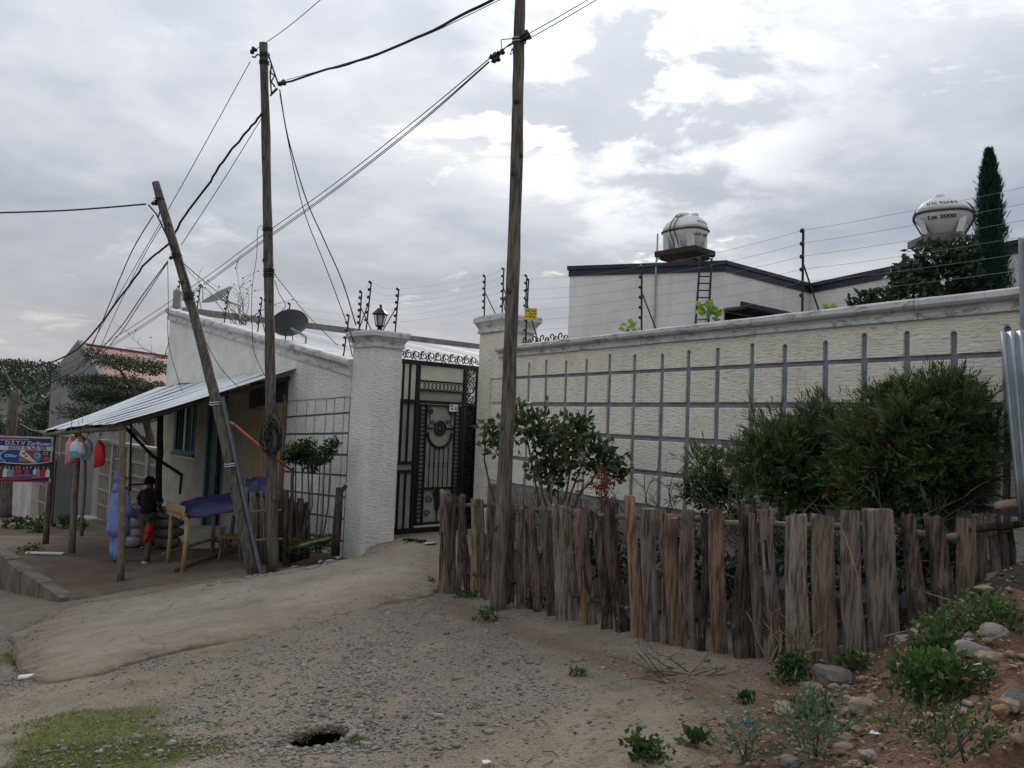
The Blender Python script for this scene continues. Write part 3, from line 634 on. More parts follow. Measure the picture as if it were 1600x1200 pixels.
for kx in (-.21, -.105, 0, .105, .21):
    z1 = 1.36 - math.sqrt(max(0, .27 ** 2 - kx ** 2)); b = MB(); b.tube([(1.765 + kx, 0, .37), (1.765 + kx, 0, z1)], .011, 5)
    for zz in (.75, .80): b.ball((1.765 + kx, 0, zz), .02, 6, 4)
    b.build('bar', IR, wd)
b = MB(); b.prism([(1.66, .28), (1.70, .16), (1.72, -.02), (1.765, -.08), (1.81, -.02), (1.83, .16), (1.87, .28), (1.765, .33)], -.012, .012); b.tube([(1.765, 0, -.24), (1.765, 0, -.05)], .012, 4)
for s in (-1, 1): b.tube(spiral(1.765 + s * .2, .18, .08, 0, 1.2, s, 12), .01, 4); b.tube(spiral(1.765 + s * .22, -.1, .07, 0, 1.2, -s, 12), .01, 4)
b.build('urn_ornament', IR, wd)
nx0, nz0 = gp(706, 638)
nb = MB().box(nx0 - .09, nx0 + .10, -.05, -.046, nz0 - .06, nz0 + .07).build('notice', MT['paper'], None, False, GM)
tag(nb, 'small white paper notice taped to the gate', 'notice')
for (a0, a1, b0) in ((-.07, -.02, .045), (-.07, -.005, .025), (-.065, 0, -.025), (-.06, -.02, -.01), (.025, .08, .02), (.03, .085, -.01), (.035, .08, -.02), (.04, .085, -.045)):
    MB().box(nx0 + a0, nx0 + a1, -.0525, -.0505, nz0 + b0, nz0 + b0 + .012).build('print_line', MT['ink'], nb)
# ------------------------------------------------------------------ house left of the gate, roof falling to the right
hs = empty('house', LM, 'white stucco house with a sloping stained cornice left of the gate', 'house')
S0, S1 = -9.86, -.66
def ztop(s): return 2.32 + .176 * (-.6 - s)
bm = bmesh.new()
win = (-8.95, -7.62, .55, 2.24); door = (-6.9, -5.85, -1.6, 2.2)
edges_x = [S0, win[0], win[1], door[0], door[1], -4.4, S1]
mbw = MB(); mbs = MB()
def wpan(x0, x1, z0, z1=None, m=None):
    (m or mbw).prism([(x0, z0), (x1, z0), (x1, ztop(x1) if z1 is None else z1), (x0, ztop(x0) if z1 is None else z1)], 0, .28)
wpan(S0, win[0], -2.2); wpan(win[0], win[1], -2.2, win[2]); wpan(win[0], win[1], win[3]); wpan(win[1], door[0], -2.2); wpan(door[0], door[1], door[3]); wpan(door[1], -4.4, -1.8); 
wpan(-4.4, S1, -1.6)
mbw.build('wall', MT['stucco_white'], hs)
MB().box(S0, S1, 7.0, 7.3, -2.2, 2.2).build('back_wall', MT['house_white'], hs); MB().box(S0 + .002, S0 + .3, .29, 7.0, -2.2, 3.6).build('side_wall', MT['house_white'], hs)
# panels (grid) on the right part of this wall
GXL = [-2.95, -2.56, -2.16, -1.84, -1.44, -1.15, -.82, -.66]
ROWS = [lambda s: 1.69 + .055 * s, lambda s: 1.335 + .045 * s, lambda s: .97 + .045 * s, lambda s: .62 + .043 * s, lambda s: .25 + .04 * s, lambda s: -.11 + .04 * s, lambda s: -.49 + .03 * s, lambda s: -.85 + .03 * s]
MB().prism([(-2.97, -1.3), (S1, -1.3), (S1, 1.93), (-2.97, 1.78)], -.004, -.001).build('groove_backing', MT['groove_dark'], hs)
g2 = .019
for i in range(len(GXL) - 1):
    for j in range(len(ROWS) - 1):
        x0, x1 = GXL[i] + g2, GXL[i + 1] - g2; r0, r1 = ROWS[j], ROWS[j + 1]
        MB().prism([(x0, r1(x0) + g2), (x1, r1(x1) + g2), (x1, r0(x1) - g2), (x0, r0(x0) - g2)], -.024 - rnd(0, .006), -.003).build('panel', MT['stucco_white'], hs)
    x0, x1 = GXL[i] + g2, GXL[i + 1] - g2
    MB().prism([(x0, ROWS[0](x0) + g2), (x1, ROWS[0](x1) + g2), (x1, ROWS[0](x1) + .26), (x0, ROWS[0](x0) + .26)], -.024, -.003).build('panel', MT['stucco_white'], hs)
MB().prism([(-4.4, 1.79), (S1, 1.93), (S1, ztop(S1) - .01), (-4.4, ztop(-4.4) - .01)], -.024, -.002).build('render_band', MT['stucco_white'], hs)
# cornice pieces
CL = [(-.03, -.06), (-.055, -.05), (-.055, .03), (-.035, .04), (-.045, .08), (-.085, .11), (-.115, .14), (-.115, .20), (-.09, .235), (.30, .235), (.30, -.05)]
s = S0 - .06
while s < S1:
    l = min(1.35 + rnd(-.15, .15), S1 - s + .02); R = []
    for k in range(4):
        x = s + (l - .006) * k / 3; R.append([(x, y + rnd(-.003, .003), z + ztop(x) + rnd(-.004, .004)) for y, z in CL])
    MB().rings(R).build('cornice', MT['coping'], hs); s += l
# window with bars, door
wf = MB(); wf.box(win[0], win[0] + .07, -.02, .1, win[2], win[3]); wf.box(win[1] - .07, win[1], -.02, .1, win[2], win[3]); wf.box(win[0] + .07, win[1] - .07, -.02, .1, win[2], win[2] + .07); wf.box(win[0] + .07, win[1] - .07, -.02, .1, win[3] - .07, win[3])
wo_ = wf.build('window', MT['teal'], hs)
MB().box(win[0] + .07, win[1] - .07, .12, .13, win[2] + .07, win[3] - .07).build('pane', MT['glass_dark'], wo_)
MB().box(win[0] - .05, win[1] + .05, -.08, -.021, win[2] - .07, win[2] - .01).build('sill', MT['teal'], wo_)
for k in range(1, 7):
    x = win[0] + .07 + (win[1] - win[0] - .14) * k / 7; MB().box(x - .012, x + .012, -.01, .012, win[2] + .07, win[3] - .07).build('bar', MT['teal'] if k % 3 else MT['galv'], wo_)
MB().box(win[0] + .62, win[0] + .70, -.015, .05, win[2] + .07, win[3] - .07).build('mullion', MT['galv'], wo_)
do = MB().box(door[0], door[0] + .10, -.03, .2, -1.6, door[3]).build('door', MT['teal'], hs)
MB().box(door[0] + .10, door[0] + .52, .03, .07, -1.6, door[3]).build('door_leaf', MT['teal'], do); MB().box(door[1] - .08, door[1], -.03, .2, -1.6, door[3]).build('door_frame', MT['teal'], do)
MB().box(door[0] + .52, door[1] - .08, .16, .2, -1.6, door[3]).build('doorway', MT['void'], do); MB().tube([(door[0] + .46, .0, .0), (door[0] + .46, -.03, .03), (door[0] + .46, -.03, .13), (door[0] + .46, 0, .16)], .009, 5).build('handle', MT['galv'], do)
# shop front plaster below the lean-to roof, set proud of the house wall
sp = MB()
sp.prism([(S0 + .01, -2.0), (win[0] - .06, -2.0), (win[0] - .06, 2.0), (S0 + .01, 2.05)], -.02, -.003); sp.prism([(win[1] + .06, -2.0), (door[0] - .02, -2.0), (door[0] - .02, 2.1), (win[1] + .06, 2.1)], -.02, -.003)
sp.prism([(win[0] - .06, -2.0), (win[1] + .06, -2.0), (win[1] + .06, .42), (win[0] - .06, .42)], -.02, -.003); sp.prism([(door[1] + .02, -1.8), (-4.45, -1.8), (-4.45, 2.15), (door[1] + .02, 2.1)], -.02, -.003)
sp.build('shop_plaster', MT['plaster_shop'], hs)
# yellow board shutter
shut = empty('board_shutter', LM, 'yellow wooden board shutter on the house wall behind the utility pole', 'shutter')
x = -4.38
while x < -3.02:
    w_ = rnd(.10, .14); MB().cbox(x, min(x + w_, -3.0) - .006, -.075, -.035, -.6 + rnd(-.02, .02), 1.62 + .15 * (x + 4.4) + rnd(-.02, .02), .004).build('board', MT['board_yellow'], shut); x += w_
MB().box(-4.4, -2.97, -.034, -.026, -.5, -.4).build('batten', MT['lumber'], shut); MB().box(-3.0, -2.96, -.09, -.027, -.6, 1.95).build('edge_post', MT['stick'], shut)
MB().prism([(-4.6, 1.66), (-2.93, 1.85), (-2.93, 2.25), (-4.6, 2.2)], -.06, -.03).build('soot_sheet', MT['soot_sheet'], shut)
# corrugated roof falling to the right, grey parapet at its high end
Y1 = 11.0
z_t = hit(745, 549, LC + LD * -9.6, LD); z_a = hit(305, 486, LC + LD * -9.6, LD)
def par_top(y): return 4.06 + (y / 11.0) * .0
def rz(s): return ztop(s) + .16
nsh = 12
for k in range(nsh):
    ya, yb = .30 + (Y1 - .3) * k / nsh, .30 + (Y1 - .3) * (k + 1) / nsh + .04; m = 16
    V = []; Fq = []
    for i in range(m + 1):
        y = ya + (yb - ya) * i / m; dz = .007 * math.cos(2 * PI * (y / .115))
        V += [(S1 - 1.2, y, rz(S1 - 1.2) + dz), (S0 + .3, y, rz(S0 + .3) + dz)]
    for i in range(m): Fq.append((2 * i, 2 * i + 2, 2 * i + 3, 2 * i + 1))
    mb = MB(); mb.add(V, Fq); mb.build('roof_sheet', MT['roof_white'], hs)
MB().box(S1 - 1.5, S1 - 1.3, .29, 8, -1.6, rz(S1 - 1.5) - .04).build('end_wall', MT['house_white'], hs)
MB().prism([(S0 - .02, 3.2), (S0 + .36, 3.2), (S0 + .36, 4.22), (S0 - .02, 4.26)], .305, Y1 + 1.2).build('parapet', MT['concrete_band'], hs)
# ------------------------------------------------------------------ house behind the right wall
hB = 16.0
qA, qB, qC, qD = P(891, 417, 17.2), P(1133, 405, 16.0), P(1266, 447, 18.1), P(1640, 362, 12.9)
ZT = (qA.z + qB.z + qC.z + qD.z) / 4
h2 = empty('house', Vector((qB.x, qB.y, 0)), 'white flat-roofed house with a navy fascia behind the compound wall', 'house')
def fac(a, b, nm):
    d = (b - a).to_2d(); l = d.length; M = h2.matrix_world.inverted() @ frame((a.x, a.y, 0), d)
    MB().box(0, l, 0, .25, -1, ZT - .22).build('wall', MT['house_white'], h2, False, M)
    o = MB(); o.box(-.02, l + .02, -.03, .3, ZT - .22, ZT - .085); o.box(-.05, l + .05, -.06, .34, ZT - .083, ZT); o.build('fascia', MT['navy'], h2, False, M)
    return M
MAB = fac(qA, qB, 'a'); MBC = fac(qB, qC, 'b'); MCD = fac(qC, qD, 'c')
bk = qA + Vector((2.0, 7, 0)); fac(bk, qA, 'd')
rp = [qA, qB, qC, qD, qD + Vector((3, 9, 0)), bk]; mb = MB()
mb.add([(p.x - qB.x, p.y - qB.y, ZT - .3) for p in rp], [(0, 1, 2, 3, 4, 5)]); mb.build('roof', MT['concrete_band'], h2)
# carport canopy with dark underside
c0, c1, c2 = P(1112, 474, 15.4), P(1235, 493, 17.6), P(1130, 520, 14.2)
mb = MB(); zc = c0.z
dd = (c1 - c0).to_2d(); M = h2.matrix_world.inverted() @ frame((c0.x, c0.y, 0), dd); l = dd.length
zc += .06
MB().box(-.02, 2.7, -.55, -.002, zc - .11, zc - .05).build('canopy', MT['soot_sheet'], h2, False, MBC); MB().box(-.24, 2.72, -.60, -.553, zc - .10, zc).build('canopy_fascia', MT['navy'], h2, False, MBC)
MB().box(.03, 2.6, -.016, -.006, -1, zc - .13).build('opening_shade_panel', MT['void'], h2, False, MBC)  # near-black panel on the wall, painted as the shade of the recess
# conduits and ladder
pt0 = MAB.inverted() @ (h2.matrix_world.inverted() @ hit(1024, 470, qA, Vector((-(qB - qA).y, (qB - qA).x, 0))))
MB().tube([(pt0.x, -.04, 0), (pt0.x, -.04, ZT + .02), (pt0.x + .05, -.02, ZT + .12)], .022, 6).build('conduit', MT['galv'], h2, False, MAB)
lt = [P(1094, 404, 15.85), P(1112, 404, 15.8)]; lb = [P(1083, 560, 15.3), P(1104, 560, 15.25)]
ld = empty('ladder', Vector((lb[0].x, lb[0].y, 0)), 'black steel ladder leaning against the white house below the first water tank', 'ladder')
for i in range(2): MB().tube([lb[i] - ld.location, lt[i] - ld.location, lt[i] - ld.location + Vector((.0, .2, .05))], .022, 6).build('rail', MT['black_iron'], ld)
for k in range(14):
    t = .02 + .94 * k / 13; MB().tube([lb[0].lerp(lt[0], t) - ld.location, lb[1].lerp(lt[1], t) - ld.location], .014, 5).build('rung', MT['black_iron'], ld)
# ------------------------------------------------------------------ text helper
def text_mesh(body, size, mat, parent, M, name='lettering', ext=.0, align='CENTER', bold=False):
    cu_ = bpy.data.curves.new(name, 'FONT'); cu_.body = body; cu_.size = size; cu_.align_x = align; cu_.align_y = 'CENTER'; cu_.extrude = ext
    if bold: cu_.offset = size * .018
    o = bpy.data.objects.new('tmp', cu_); COL.objects.link(o); dg = bpy.context.evaluated_depsgraph_get(); dg.update()
    me = bpy.data.meshes.new_from_object(o.evaluated_get(dg)); bpy.data.objects.remove(o); me.name = name
    me.materials.clear(); me.materials.append(mat)
    return link(name, me, parent, M)
# ------------------------------------------------------------------ water tanks
def tank(c, L_, R_, yaw, label, txt, txt2, face):
    """lying oval tank: two moulded halves, a dark seam flange, filler neck, moulded feet and tie cords; c is the bottom centre"""
    t = empty('water_tank', Matrix.Translation(c) @ Matrix.Rotation(yaw, 4, 'Z'), label, 'water tank', 'white rooftop water tanks')
    def sec(sx, sy, z, n=28):
        r = []
        for k in range(n):
            a_ = 2 * PI * k / n; ca, sa = math.cos(a_), math.sin(a_); e_ = 2 / 3.0
            r.append((sx * math.copysign(abs(ca) ** e_, ca), sy * math.copysign(abs(sa) ** e_, sa), z))
        return r
    b = MB(); b.rings([sec(L_ * k1, R_ * k1 * k2, z) for k1, k2, z in ((.60, .62, 0), (.66, .7, .05), (.80, .84, .30), (.93, .95, .52), (.985, .99, .66))]); b.build('lower_shell', MT['tank'], t, True)
    b = MB(); b.rings([sec(L_ * k1, R_ * k1 * k2, z) for k1, k2, z in ((.985, .99, .70), (.95, .96, .86), (.86, .88, 1.03), (.70, .74, 1.17), (.46, .5, 1.26), (.2, .2, 1.29))]); b.build('upper_shell', MT['tank'], t, True)
    b = MB(); b.rings([sec(L_ * 1.0, R_ * 1.0, .655), sec(L_ * 1.035, R_ * 1.035, .665), sec(L_ * 1.035, R_ * 1.035, .695), sec(L_ * 1.0, R_ * 1.0, .705)]); b.build('seam_flange', MT['soot_sheet'], t)
    MB().lathe([(.24, 1.20), (.24, 1.33), (.20, 1.37), (.05, 1.39)], 14, (-L_ * .12, 0, 0)).build('filler_neck', MT['tank'], t, True)
    MB().lathe([(.13, 1.0), (.11, 1.26), (.10, 1.28), (.02, 1.28)], 10, (L_ * .52, -R_ * .1, 0)).build('moulded_boss', MT['tank'], t, True)
    for fxx in (-.62, 0, .62):
        for sg in (-1, 1):
            MB().rings([[(L_ * fxx + dx, sg * R_ * yy + dy, z) for dx, dy in ((-w_, -.06), (w_, -.06), (w_, .06), (-w_, .06))] for z, w_, yy in ((0, .10, .56), (.3, .09, .64), (.5, .07, .70))]).build('foot', MT['tank'], t)
    for xx in (-.28, -.05):
        pts = []
        for k in range(15):
            a_ = PI * k / 14; pts.append((L_ * xx + .05 * math.sin(a_ * 2), -R_ * 1.05 * math.cos(a_), .68 + .66 * math.sin(a_)))
        pts = [(L_ * xx * 1.0 + .1, -R_ * .62, -.02)] + pts + [(L_ * xx, R_ * .62, -.02)]
        MB().tube(pts, .016, 5).build('tie_cord', MT['soot_sheet'], t)
    # lettering wraps the shell: project glyph vertices onto it
    for body, size, zc_, tilt, k_ in ((txt, .12, .92, -.30, .955), (txt2, .16, .48, .22, .915)):
        o = text_mesh(body, size, MT['ink'], t, None, 'lettering', 0, 'CENTER', True)
        for v in o.data.vertices:
            tx, tz = v.co.x, v.co.y; z = zc_ + tz * .95
            kk = np.interp(z, [.3, .52, .66, .70, .86, 1.03, 1.17], [.80, .93, .985, .985, .95, .86, .70])
            kr = np.interp(z, [.3, .52, .66, .70, .86, 1.03, 1.17], [.84, .95, .99, .99, .96, .88, .74])
            ry = R_ * kk * kr; yy = max(-.97, min(.97, tx / ry))      # on the end cap of the oval section
            v.co = (L_ * kk * (1 - abs(yy) ** 3) ** (1 / 3) + .012, tx, z)
    return t
k1 = P(1070, 392, 17.6); ts = .78
t1 = tank(Vector((k1.x, k1.y, k1.z)), .66, .50, math.radians(-48), 'smaller white water tank on a concrete stand above the ladder', 'ሀገርፕላስት', 'Lts 1000', 'end')
t1.scale = (ts, ts, ts * .62 / .78)
stand = empty('tank_stand', Matrix.Translation((k1.x, k1.y, ZT - .3)) @ Matrix.Rotation(math.radians(-48), 4, 'Z'), 'dark concrete stand under the smaller water tank', 'tank stand')
hgt = k1.z - ZT + .3
MB().rings([[(-.42, -.3, hgt - .22), (.42, -.3, hgt - .22), (.42, .3, hgt - .22), (-.42, .3, hgt - .22)], [(-.54, -.4, hgt - .13), (.54, -.4, hgt - .13), (.54, .4, hgt - .13), (-.54, .4, hgt - .13)], [(-.54, -.4, hgt - .012), (.54, -.4, hgt - .012), (.54, .4, hgt - .012), (-.54, .4, hgt - .012)]]).build('platform', MT['dark_wood'], stand); MB().lathe([(.17, 0), (.17, hgt - .3), (.26, hgt - .17)], 10).build('pedestal', MT['concrete_band'], stand)
for (x, y) in ((-.5, -.36), (-.5, .3)): MB().tube([(x - .1, y, 0), (x, y, hgt - .1), (x, y, hgt + .4)], .02, 5).build('strut', MT['galv'], stand)
k2 = P(1474, 372, 15.2)
t2 = tank(Vector((k2.x, k2.y, k2.z)), .72, .60, math.radians(-122), 'larger white water tank marked two thousand litres behind the leafy tree', 'ሀገር ፕላስቲክ', 'Lts 2000', 'side')
t2.scale = (.86, .86, .60)
st2 = empty('tank_stand', Matrix.Translation((k2.x, k2.y, ZT - .3)), 'concrete stand of the larger water tank behind the leafy tree', 'tank stand')
MB().box(-.5, .5, -.4, .4, max(.1, k2.z - ZT + .3 - .15), k2.z - ZT + .288).build('platform', MT['concrete_band'], st2)
MB().lathe([(.17, -1), (.17, k2.z - ZT + .1)], 10).build('pedestal', MT['concrete_band'], st2)
# ================================================================== UTILITY POLES AND CABLES
def pole(name, pts, rs, mat, label, n=12, knots=0):
    o = Vector(pts[0]); t = empty(name, o, label, 'utility pole', 'wooden utility poles')
    P_ = [Vector(p) - o for p in pts]; path = []; rad = []
    m = 26
    for k in range(m + 1):
        f_ = k / m * (len(P_) - 1); i = min(int(f_), len(P_) - 2); q = P_[i].lerp(P_[i + 1], f_ - i)
        path.append(q + Vector((rnd(-1, 1), rnd(-1, 1), 0)) * .003); rad.append(np.interp(k / m, np.linspace(0, 1, len(rs)), rs) * rnd(.97, 1.03))
    b = MB(); b.tube(path, rad, n)
    b.v = [(x + .003 * math.sin(z * 5 + x * 20), y + rnd(-.004, .004), z) for x, y, z in b.v]
    b.build('shaft', mat, t, True)
    for k in range(knots):
        i = random.randrange(3, m - 2); a_ = rnd(-2.6, -.5); c = path[i] + Vector((math.cos(a_), math.sin(a_), 0)) * rad[i] * .93
        MB().ball(c, .028, 7, 4, (1, 1, 1.5)).build('knot', MT['bark'], t, True)
    return t, path, rad
def band(t, path, rad, z, m='cable', w=.018, n=3):
    for k in range(n):
        i = min(range(len(path)), key=lambda j: abs(path[j].z - z)); c = path[i]
        MB().tube([(c.x + (rad[i] + .012) * math.cos(a_ * PI / 8), c.y + (rad[i] + .012) * math.sin(a_ * PI / 8), z + k * .035 + .01 * math.sin(a_)) for a_ in range(17)], w * .6, 5, False).build('strap', MT[m], t)
rb = P(777, 962, 8.24); 
rp_, rpath, rrad = pole('utility_pole', [rb - Vector((0, 0, .15)), P(794, 640, 8.24), P(806, 300, 8.27), P(810, 120, 8.3), P(814, -60, 8.32)], [.086, .075, .066, .062, .056], MT['pole_brown'], 'tall brown wooden utility pole standing in front of the picket fence', 14, 7)
mb_ = P(427, 884, 12.6)
mp_, mpath, mrad = pole('utility_pole', [mb_ - Vector((0, 0, .15)), P(422, 560, 12.6), P(419, 380, 12.6), P(412, 68, 12.6)], [.095, .08, .075, .066], MT['pole_grey'], 'tall grey wooden utility pole with coiled cable beside the table', 12, 5)
lb_ = P(397, 884, 12.45)
lp_, lpath, lrad = pole('utility_pole', [lb_ - Vector((0, 0, .15)), P(345, 655, 12.5), P(300, 480, 12.55), P(243, 285, 12.6)], [.09, .082, .074, .062], MT['pole_grey'], 'short leaning wooden utility pole in front of the lean-to', 12, 4)
fb_ = P(8, 808, 20.5)
fp_, fpath, frad = pole('utility_pole', [fb_, P(14, 700, 20.5), P(24, 610, 20.5)], [.15, .13, .11], MT['pole_grey'], 'distant utility pole behind the printed signboard', 10, 0)
for t_, pa, ra, lst in ((mp_, mpath, mrad, [(412, 88), (412, 100), (416, 360), (420, 425), (420, 432)]), (lp_, lpath, lrad, [(250, 314), (276, 402), (298, 462), (300, 470)])):
    for (u, v) in lst: band(t_, pa, ra, (P(u, v, 12.6) - t_.location).z, 'cable', .016, 2)
for (u, v) in ((327, 632), (362, 728)): band(lp_, lpath, lrad, (P(u, v, 12.5) - lp_.location).z, 'galv', .02, 2)
band(rp_, rpath, rrad, (P(805, 66, 8.3) - rp_.location).z, 'galv', .014, 2)
MT['brace_slate'] = MAT('brace_slate', (.13, .14, .155), (.09, .095, .105), 6, rough=.7)
# steel channel strapped to the leaning pole
c0, c1 = P(407, 890, 12.42), P(348, 620, 12.47); d = (c1 - c0)
M = Matrix.Translation(c0 - lp_.location) @ d.to_track_quat('Z', 'Y').to_matrix().to_4x4()
b = MB(); b.box(-.025, .025, -.03, -.024, 0, d.length); b.box(-.025, -.019, -.024, .02, 0, d.length); b.box(.019, .025, -.024, .02, 0, d.length); b.build('brace_channel', MT['brace_slate'], lp_, False, M)
# meter boxes strapped near the middle of the leaning pole
c = P(277, 468, 12.9); MB().cbox(-.06, .06, -.04, .04, -.15, .15, .01).build('meter_box', MT['steel_panel'], lp_, False, Matrix.Translation(c - lp_.location))
MB().tube([P(276, 452, 12.8) - lp_.location, P(285, 458, 12.7) - lp_.location, P(292, 476, 12.6) - lp_.location, P(296, 486, 12.55) - lp_.location], .025, 6).build('conduit', MT['galv'], lp_)
def spool(t, c, d, r=.05, l=.11):
    M = Matrix.Translation(Vector(c) - t.location) @ Vector(d).to_track_quat('Z', 'Y').to_matrix().to_4x4()
    MB().lathe([(.3 * r, 0), (r, .04 * l / .11), (r, .3 * l), (.7 * r, .45 * l), (.7 * r, .55 * l), (r, .7 * l), (r, .95 * l), (.3 * r, l)], 10).build('insulator', MT['insul'], t, True, M)
b0 = P(802, 73, 8.3)
for (u, v, du) in ((764, 91, 1), (768, 97, 1), (775, 86, 1)): spool(rp_, P(u, v, 8.25), (.7, .1, .45), .032, .10)
for (u, v) in ((812, 58), (815, 63)): spool(rp_, P(u, v, 8.22), (.8, -.1, .45), .036, .11)
for pts in ([(775, 88), (785, 84), (783, 62), (803, 60)], [(778, 90), (790, 74), (803, 68)], [(783, 80), (795, 70), (806, 64)], [(800, 76), (797, 86), (802, 82), (800, 74)]):
    MB().tube([P(u, v, 8.2) - rp_.location for u, v in pts], .006, 5).build('jumper_wire', MT['cable'], rp_)
spool(mp_, P(392, 84, 12.5), (.2, 0, .3), .05, .12); spool(mp_, P(434, 133, 12.5), (.6, 0, .3), .05, .14); spool(lp_, P(236, 318, 12.6), (.8, 0, .1), .04, .1); spool(lp_, P(264, 404, 12.5), (.5, 0, .2), .035, .09)
for pts in ([(394, 88), (398, 90), (402, 85), (410, 88)], [(420, 88), (424, 100), (428, 112), (434, 130)], [(424, 100), (422, 120), (424, 146), (432, 138)], [(422, 150), (434, 138)], [(421, 112), (429, 118), (424, 128), (430, 136)]):
    MB().tube([P(u, v, 12.45) - mp_.location for u, v in pts], .014, 5).build('jumper_wire', MT['cable'], mp_)
for pts in ([(250, 330), (247, 340), (262, 372), (276, 402)], [(232, 320), (244, 334), (262, 370), (284, 415)], [(284, 415), (292, 440), (299, 470)]):
    MB().tube([P(u, v, 12.4) - lp_.location for u, v in pts], .012, 5).build('jumper_wire', MT['cable'], lp_)
def cable(pts, Ys, r, mat, label, name='overhead_cable', sub=5, wob=0, group='overhead cables'):
    """pts in picture pixels with a depth for each: a smooth curve through them"""
    q = [P(u, v, y) for (u, v), y in zip(pts, Ys)]; path = []
    for i in range(len(q) - 1):
        p0, p1, p2, p3 = q[max(i - 1, 0)], q[i], q[i + 1], q[min(i + 2, len(q) - 1)]
        for k in range(sub):
            t = k / sub; path.append(.5 * ((2 * p1) + (p2 - p0) * t + (2 * p0 - 5 * p1 + 4 * p2 - p3) * t * t + (3 * p1 - p0 - 3 * p2 + p3) * t ** 3) + Vector((rnd(-wob, wob), 0, rnd(-wob, wob))))
    path.append(q[-1]); o = path[0]
    ob = MB().tube([p - o for p in path], r, 5).build(name, MT[mat], None, True, Matrix.Translation(o)); return tag(ob, label, 'cable', group)
YP = 12.55
cable([(-60, 334), (100, 329), (228, 319)], [13, 12.8, 12.55], .014, 'cable', 'black cable leaving the leaning pole to the left edge')
cable([(408, 178), (388, 203), (348, 252), (329, 283), (288, 338), (264, 380), (236, 402), (200, 447), (140, 527), (95, 560), (50, 572), (4, 567), (-30, 560)], [12.5, 12.6, 12.6, 12.7, 12.75, 12.8, 13.2, 14, 16, 18, 19.5, 21, 21], .018, 'cable', 'thick twisted cable from the tall grey pole past the leaning pole to the far left', wob=.012)
cable([(391, 96), (330, 207), (267, 320), (200, 436), (120, 580)], [12.5, 12.7, 13, 15, 19], .006, 'wire', 'thin straight wire from the insulator atop the grey pole towards the far trees')
cable([(408, 186), (345, 288), (283, 383)], [12.5, 12.55, 12.6], .006, 'wire', 'thin wire just below the thick cable between grey and leaning pole')
cable([(437, 132), (500, 112), (575, 90), (650, 60), (720, 25), (790, -12)], [12.5, 11.5, 10.5, 9.6, 8.8, 8.2], .017, 'cable', 'thick cable rising from the grey pole to the top edge', wob=.008)
cable([(440, 127), (560, 93), (660, 57), (725, 27), (800, -10)], [12.5, 11, 9.8, 9, 8.4], .005, 'wire', 'thin wire running beside the thick cable to the top edge')
cable([(393, 82), (450, 42), (505, -4)], [12.5, 12, 11.6], .006, 'wire', 'thin wire from the top of the grey pole up and right')
cable([(437, 140), (450, 215), (478, 310), (505, 372), (535, 440), (556, 508)], [12.5, 12.6, 12.7, 12.8, 12.9, 13.0], .011, 'cable', 'thicker service cable hanging from the grey pole to the gate pillar')
cable([(437, 146), (452, 230), (475, 330), (510, 420), (553, 535)], [12.5, 12.6, 12.8, 13, 13.1], .008, 'cable', 'thinner service cable hanging from the grey pole to the house cornice')
for k, (dy, l_) in enumerate(((0, 'upper'), (8, 'middle'), (11, 'lower'))):
    cable([(764, 92 + dy * .5), (650, 187 + dy), (520, 289 + dy), (400, 375 + dy), (290, 455 + dy), (150, 545 + dy), (40, 600 + dy)], [8.25, 9.4, 11, 12.9, 15.2, 19, 23], .006, 'wire', 'the %s of three parallel wires from the brown pole down to the far left' % l_)
for k, dy in enumerate((0, 8)):
    cable([(822, 55 + dy), (870, 28 + dy), (935, -10 + dy)], [8.2, 7.9, 7.5], .005, 'wire', 'the %s of two wires from the brown pole to the top edge' % ('upper', 'lower')[k])
cable([(240, 336), (205, 395), (165, 490), (130, 575)], [12.5, 13.5, 15.5, 18], .009, 'cable', 'left of two dark wires dropping from the leaning pole towards the red roof')
cable([(254, 350), (222, 405), (180, 490), (150, 560)], [12.5, 13.5, 15.5, 17], .006, 'wire', 'right of two dark wires dropping from the leaning pole towards the red roof')
cable([(262, 408), (220, 465), (185, 515), (130, 570), (60, 608)], [12.5, 13.5, 14.5, 17, 20], .009, 'cable', 'upper slack cable from the strap of the leaning pole to the far pole')
cable([(262, 410), (215, 480), (180, 530), (120, 588), (40, 628)], [12.5, 13.5, 14.5, 17, 20], .007, 'cable', 'lower slack cable from the strap of the leaning pole to the far pole')
cable([(283, 408), (320, 440), (392, 497)], [12.5, 13.3, 15.5], .009, 'cable', 'upper cable from the leaning pole to the house roof')
cable([(284, 410), (318, 448), (385, 500)], [12.5, 13.3, 15.6], .005, 'wire', 'lower cable from the leaning pole to the house roof')
cable([(429, 428), (450, 455), (480, 492), (528, 540)], [12.5, 12.8, 13.1, 13.2], .007, 'cable', 'service wire from the middle of the grey pole to the cornice')
cable([(429, 438), (436, 458), (446, 477), (436, 490), (429, 498)], [12.5] * 5, .006, 'cable', 'short looped wire on the right of the grey pole')
cable([(412, 352), (403, 358), (401, 400), (394, 450), (393, 505)], [12.5, 12.5, 12.6, 12.9, 13.2], .005, 'wire', 'thin wire hanging left of the grey pole')
cable([(262, 410), (263, 470), (264, 540), (285, 612)], [12.5, 12.9, 13.4, 14.2], .005, 'wire', 'thin wire hanging from the leaning pole to the lean-to roof')
cable([(300, 478), (315, 520), (345, 575), (380, 612)], [12.5, 12.9, 13.4, 13.8], .006, 'cable', 'service wire from the leaning pole down to the lean-to roof')
cable([(394, 503), (396, 545), (410, 580), (428, 610), (431, 650)], [13.4, 13.2, 13.0, 12.6, 12.45], .007, 'cable', 'dark cable from the roof edge to the coil on the grey pole')
cable([(2, 566), (12, 590), (28, 612)], [21, 20.8, 20.5], .016, 'cable', 'stay cable at the top of the distant pole')
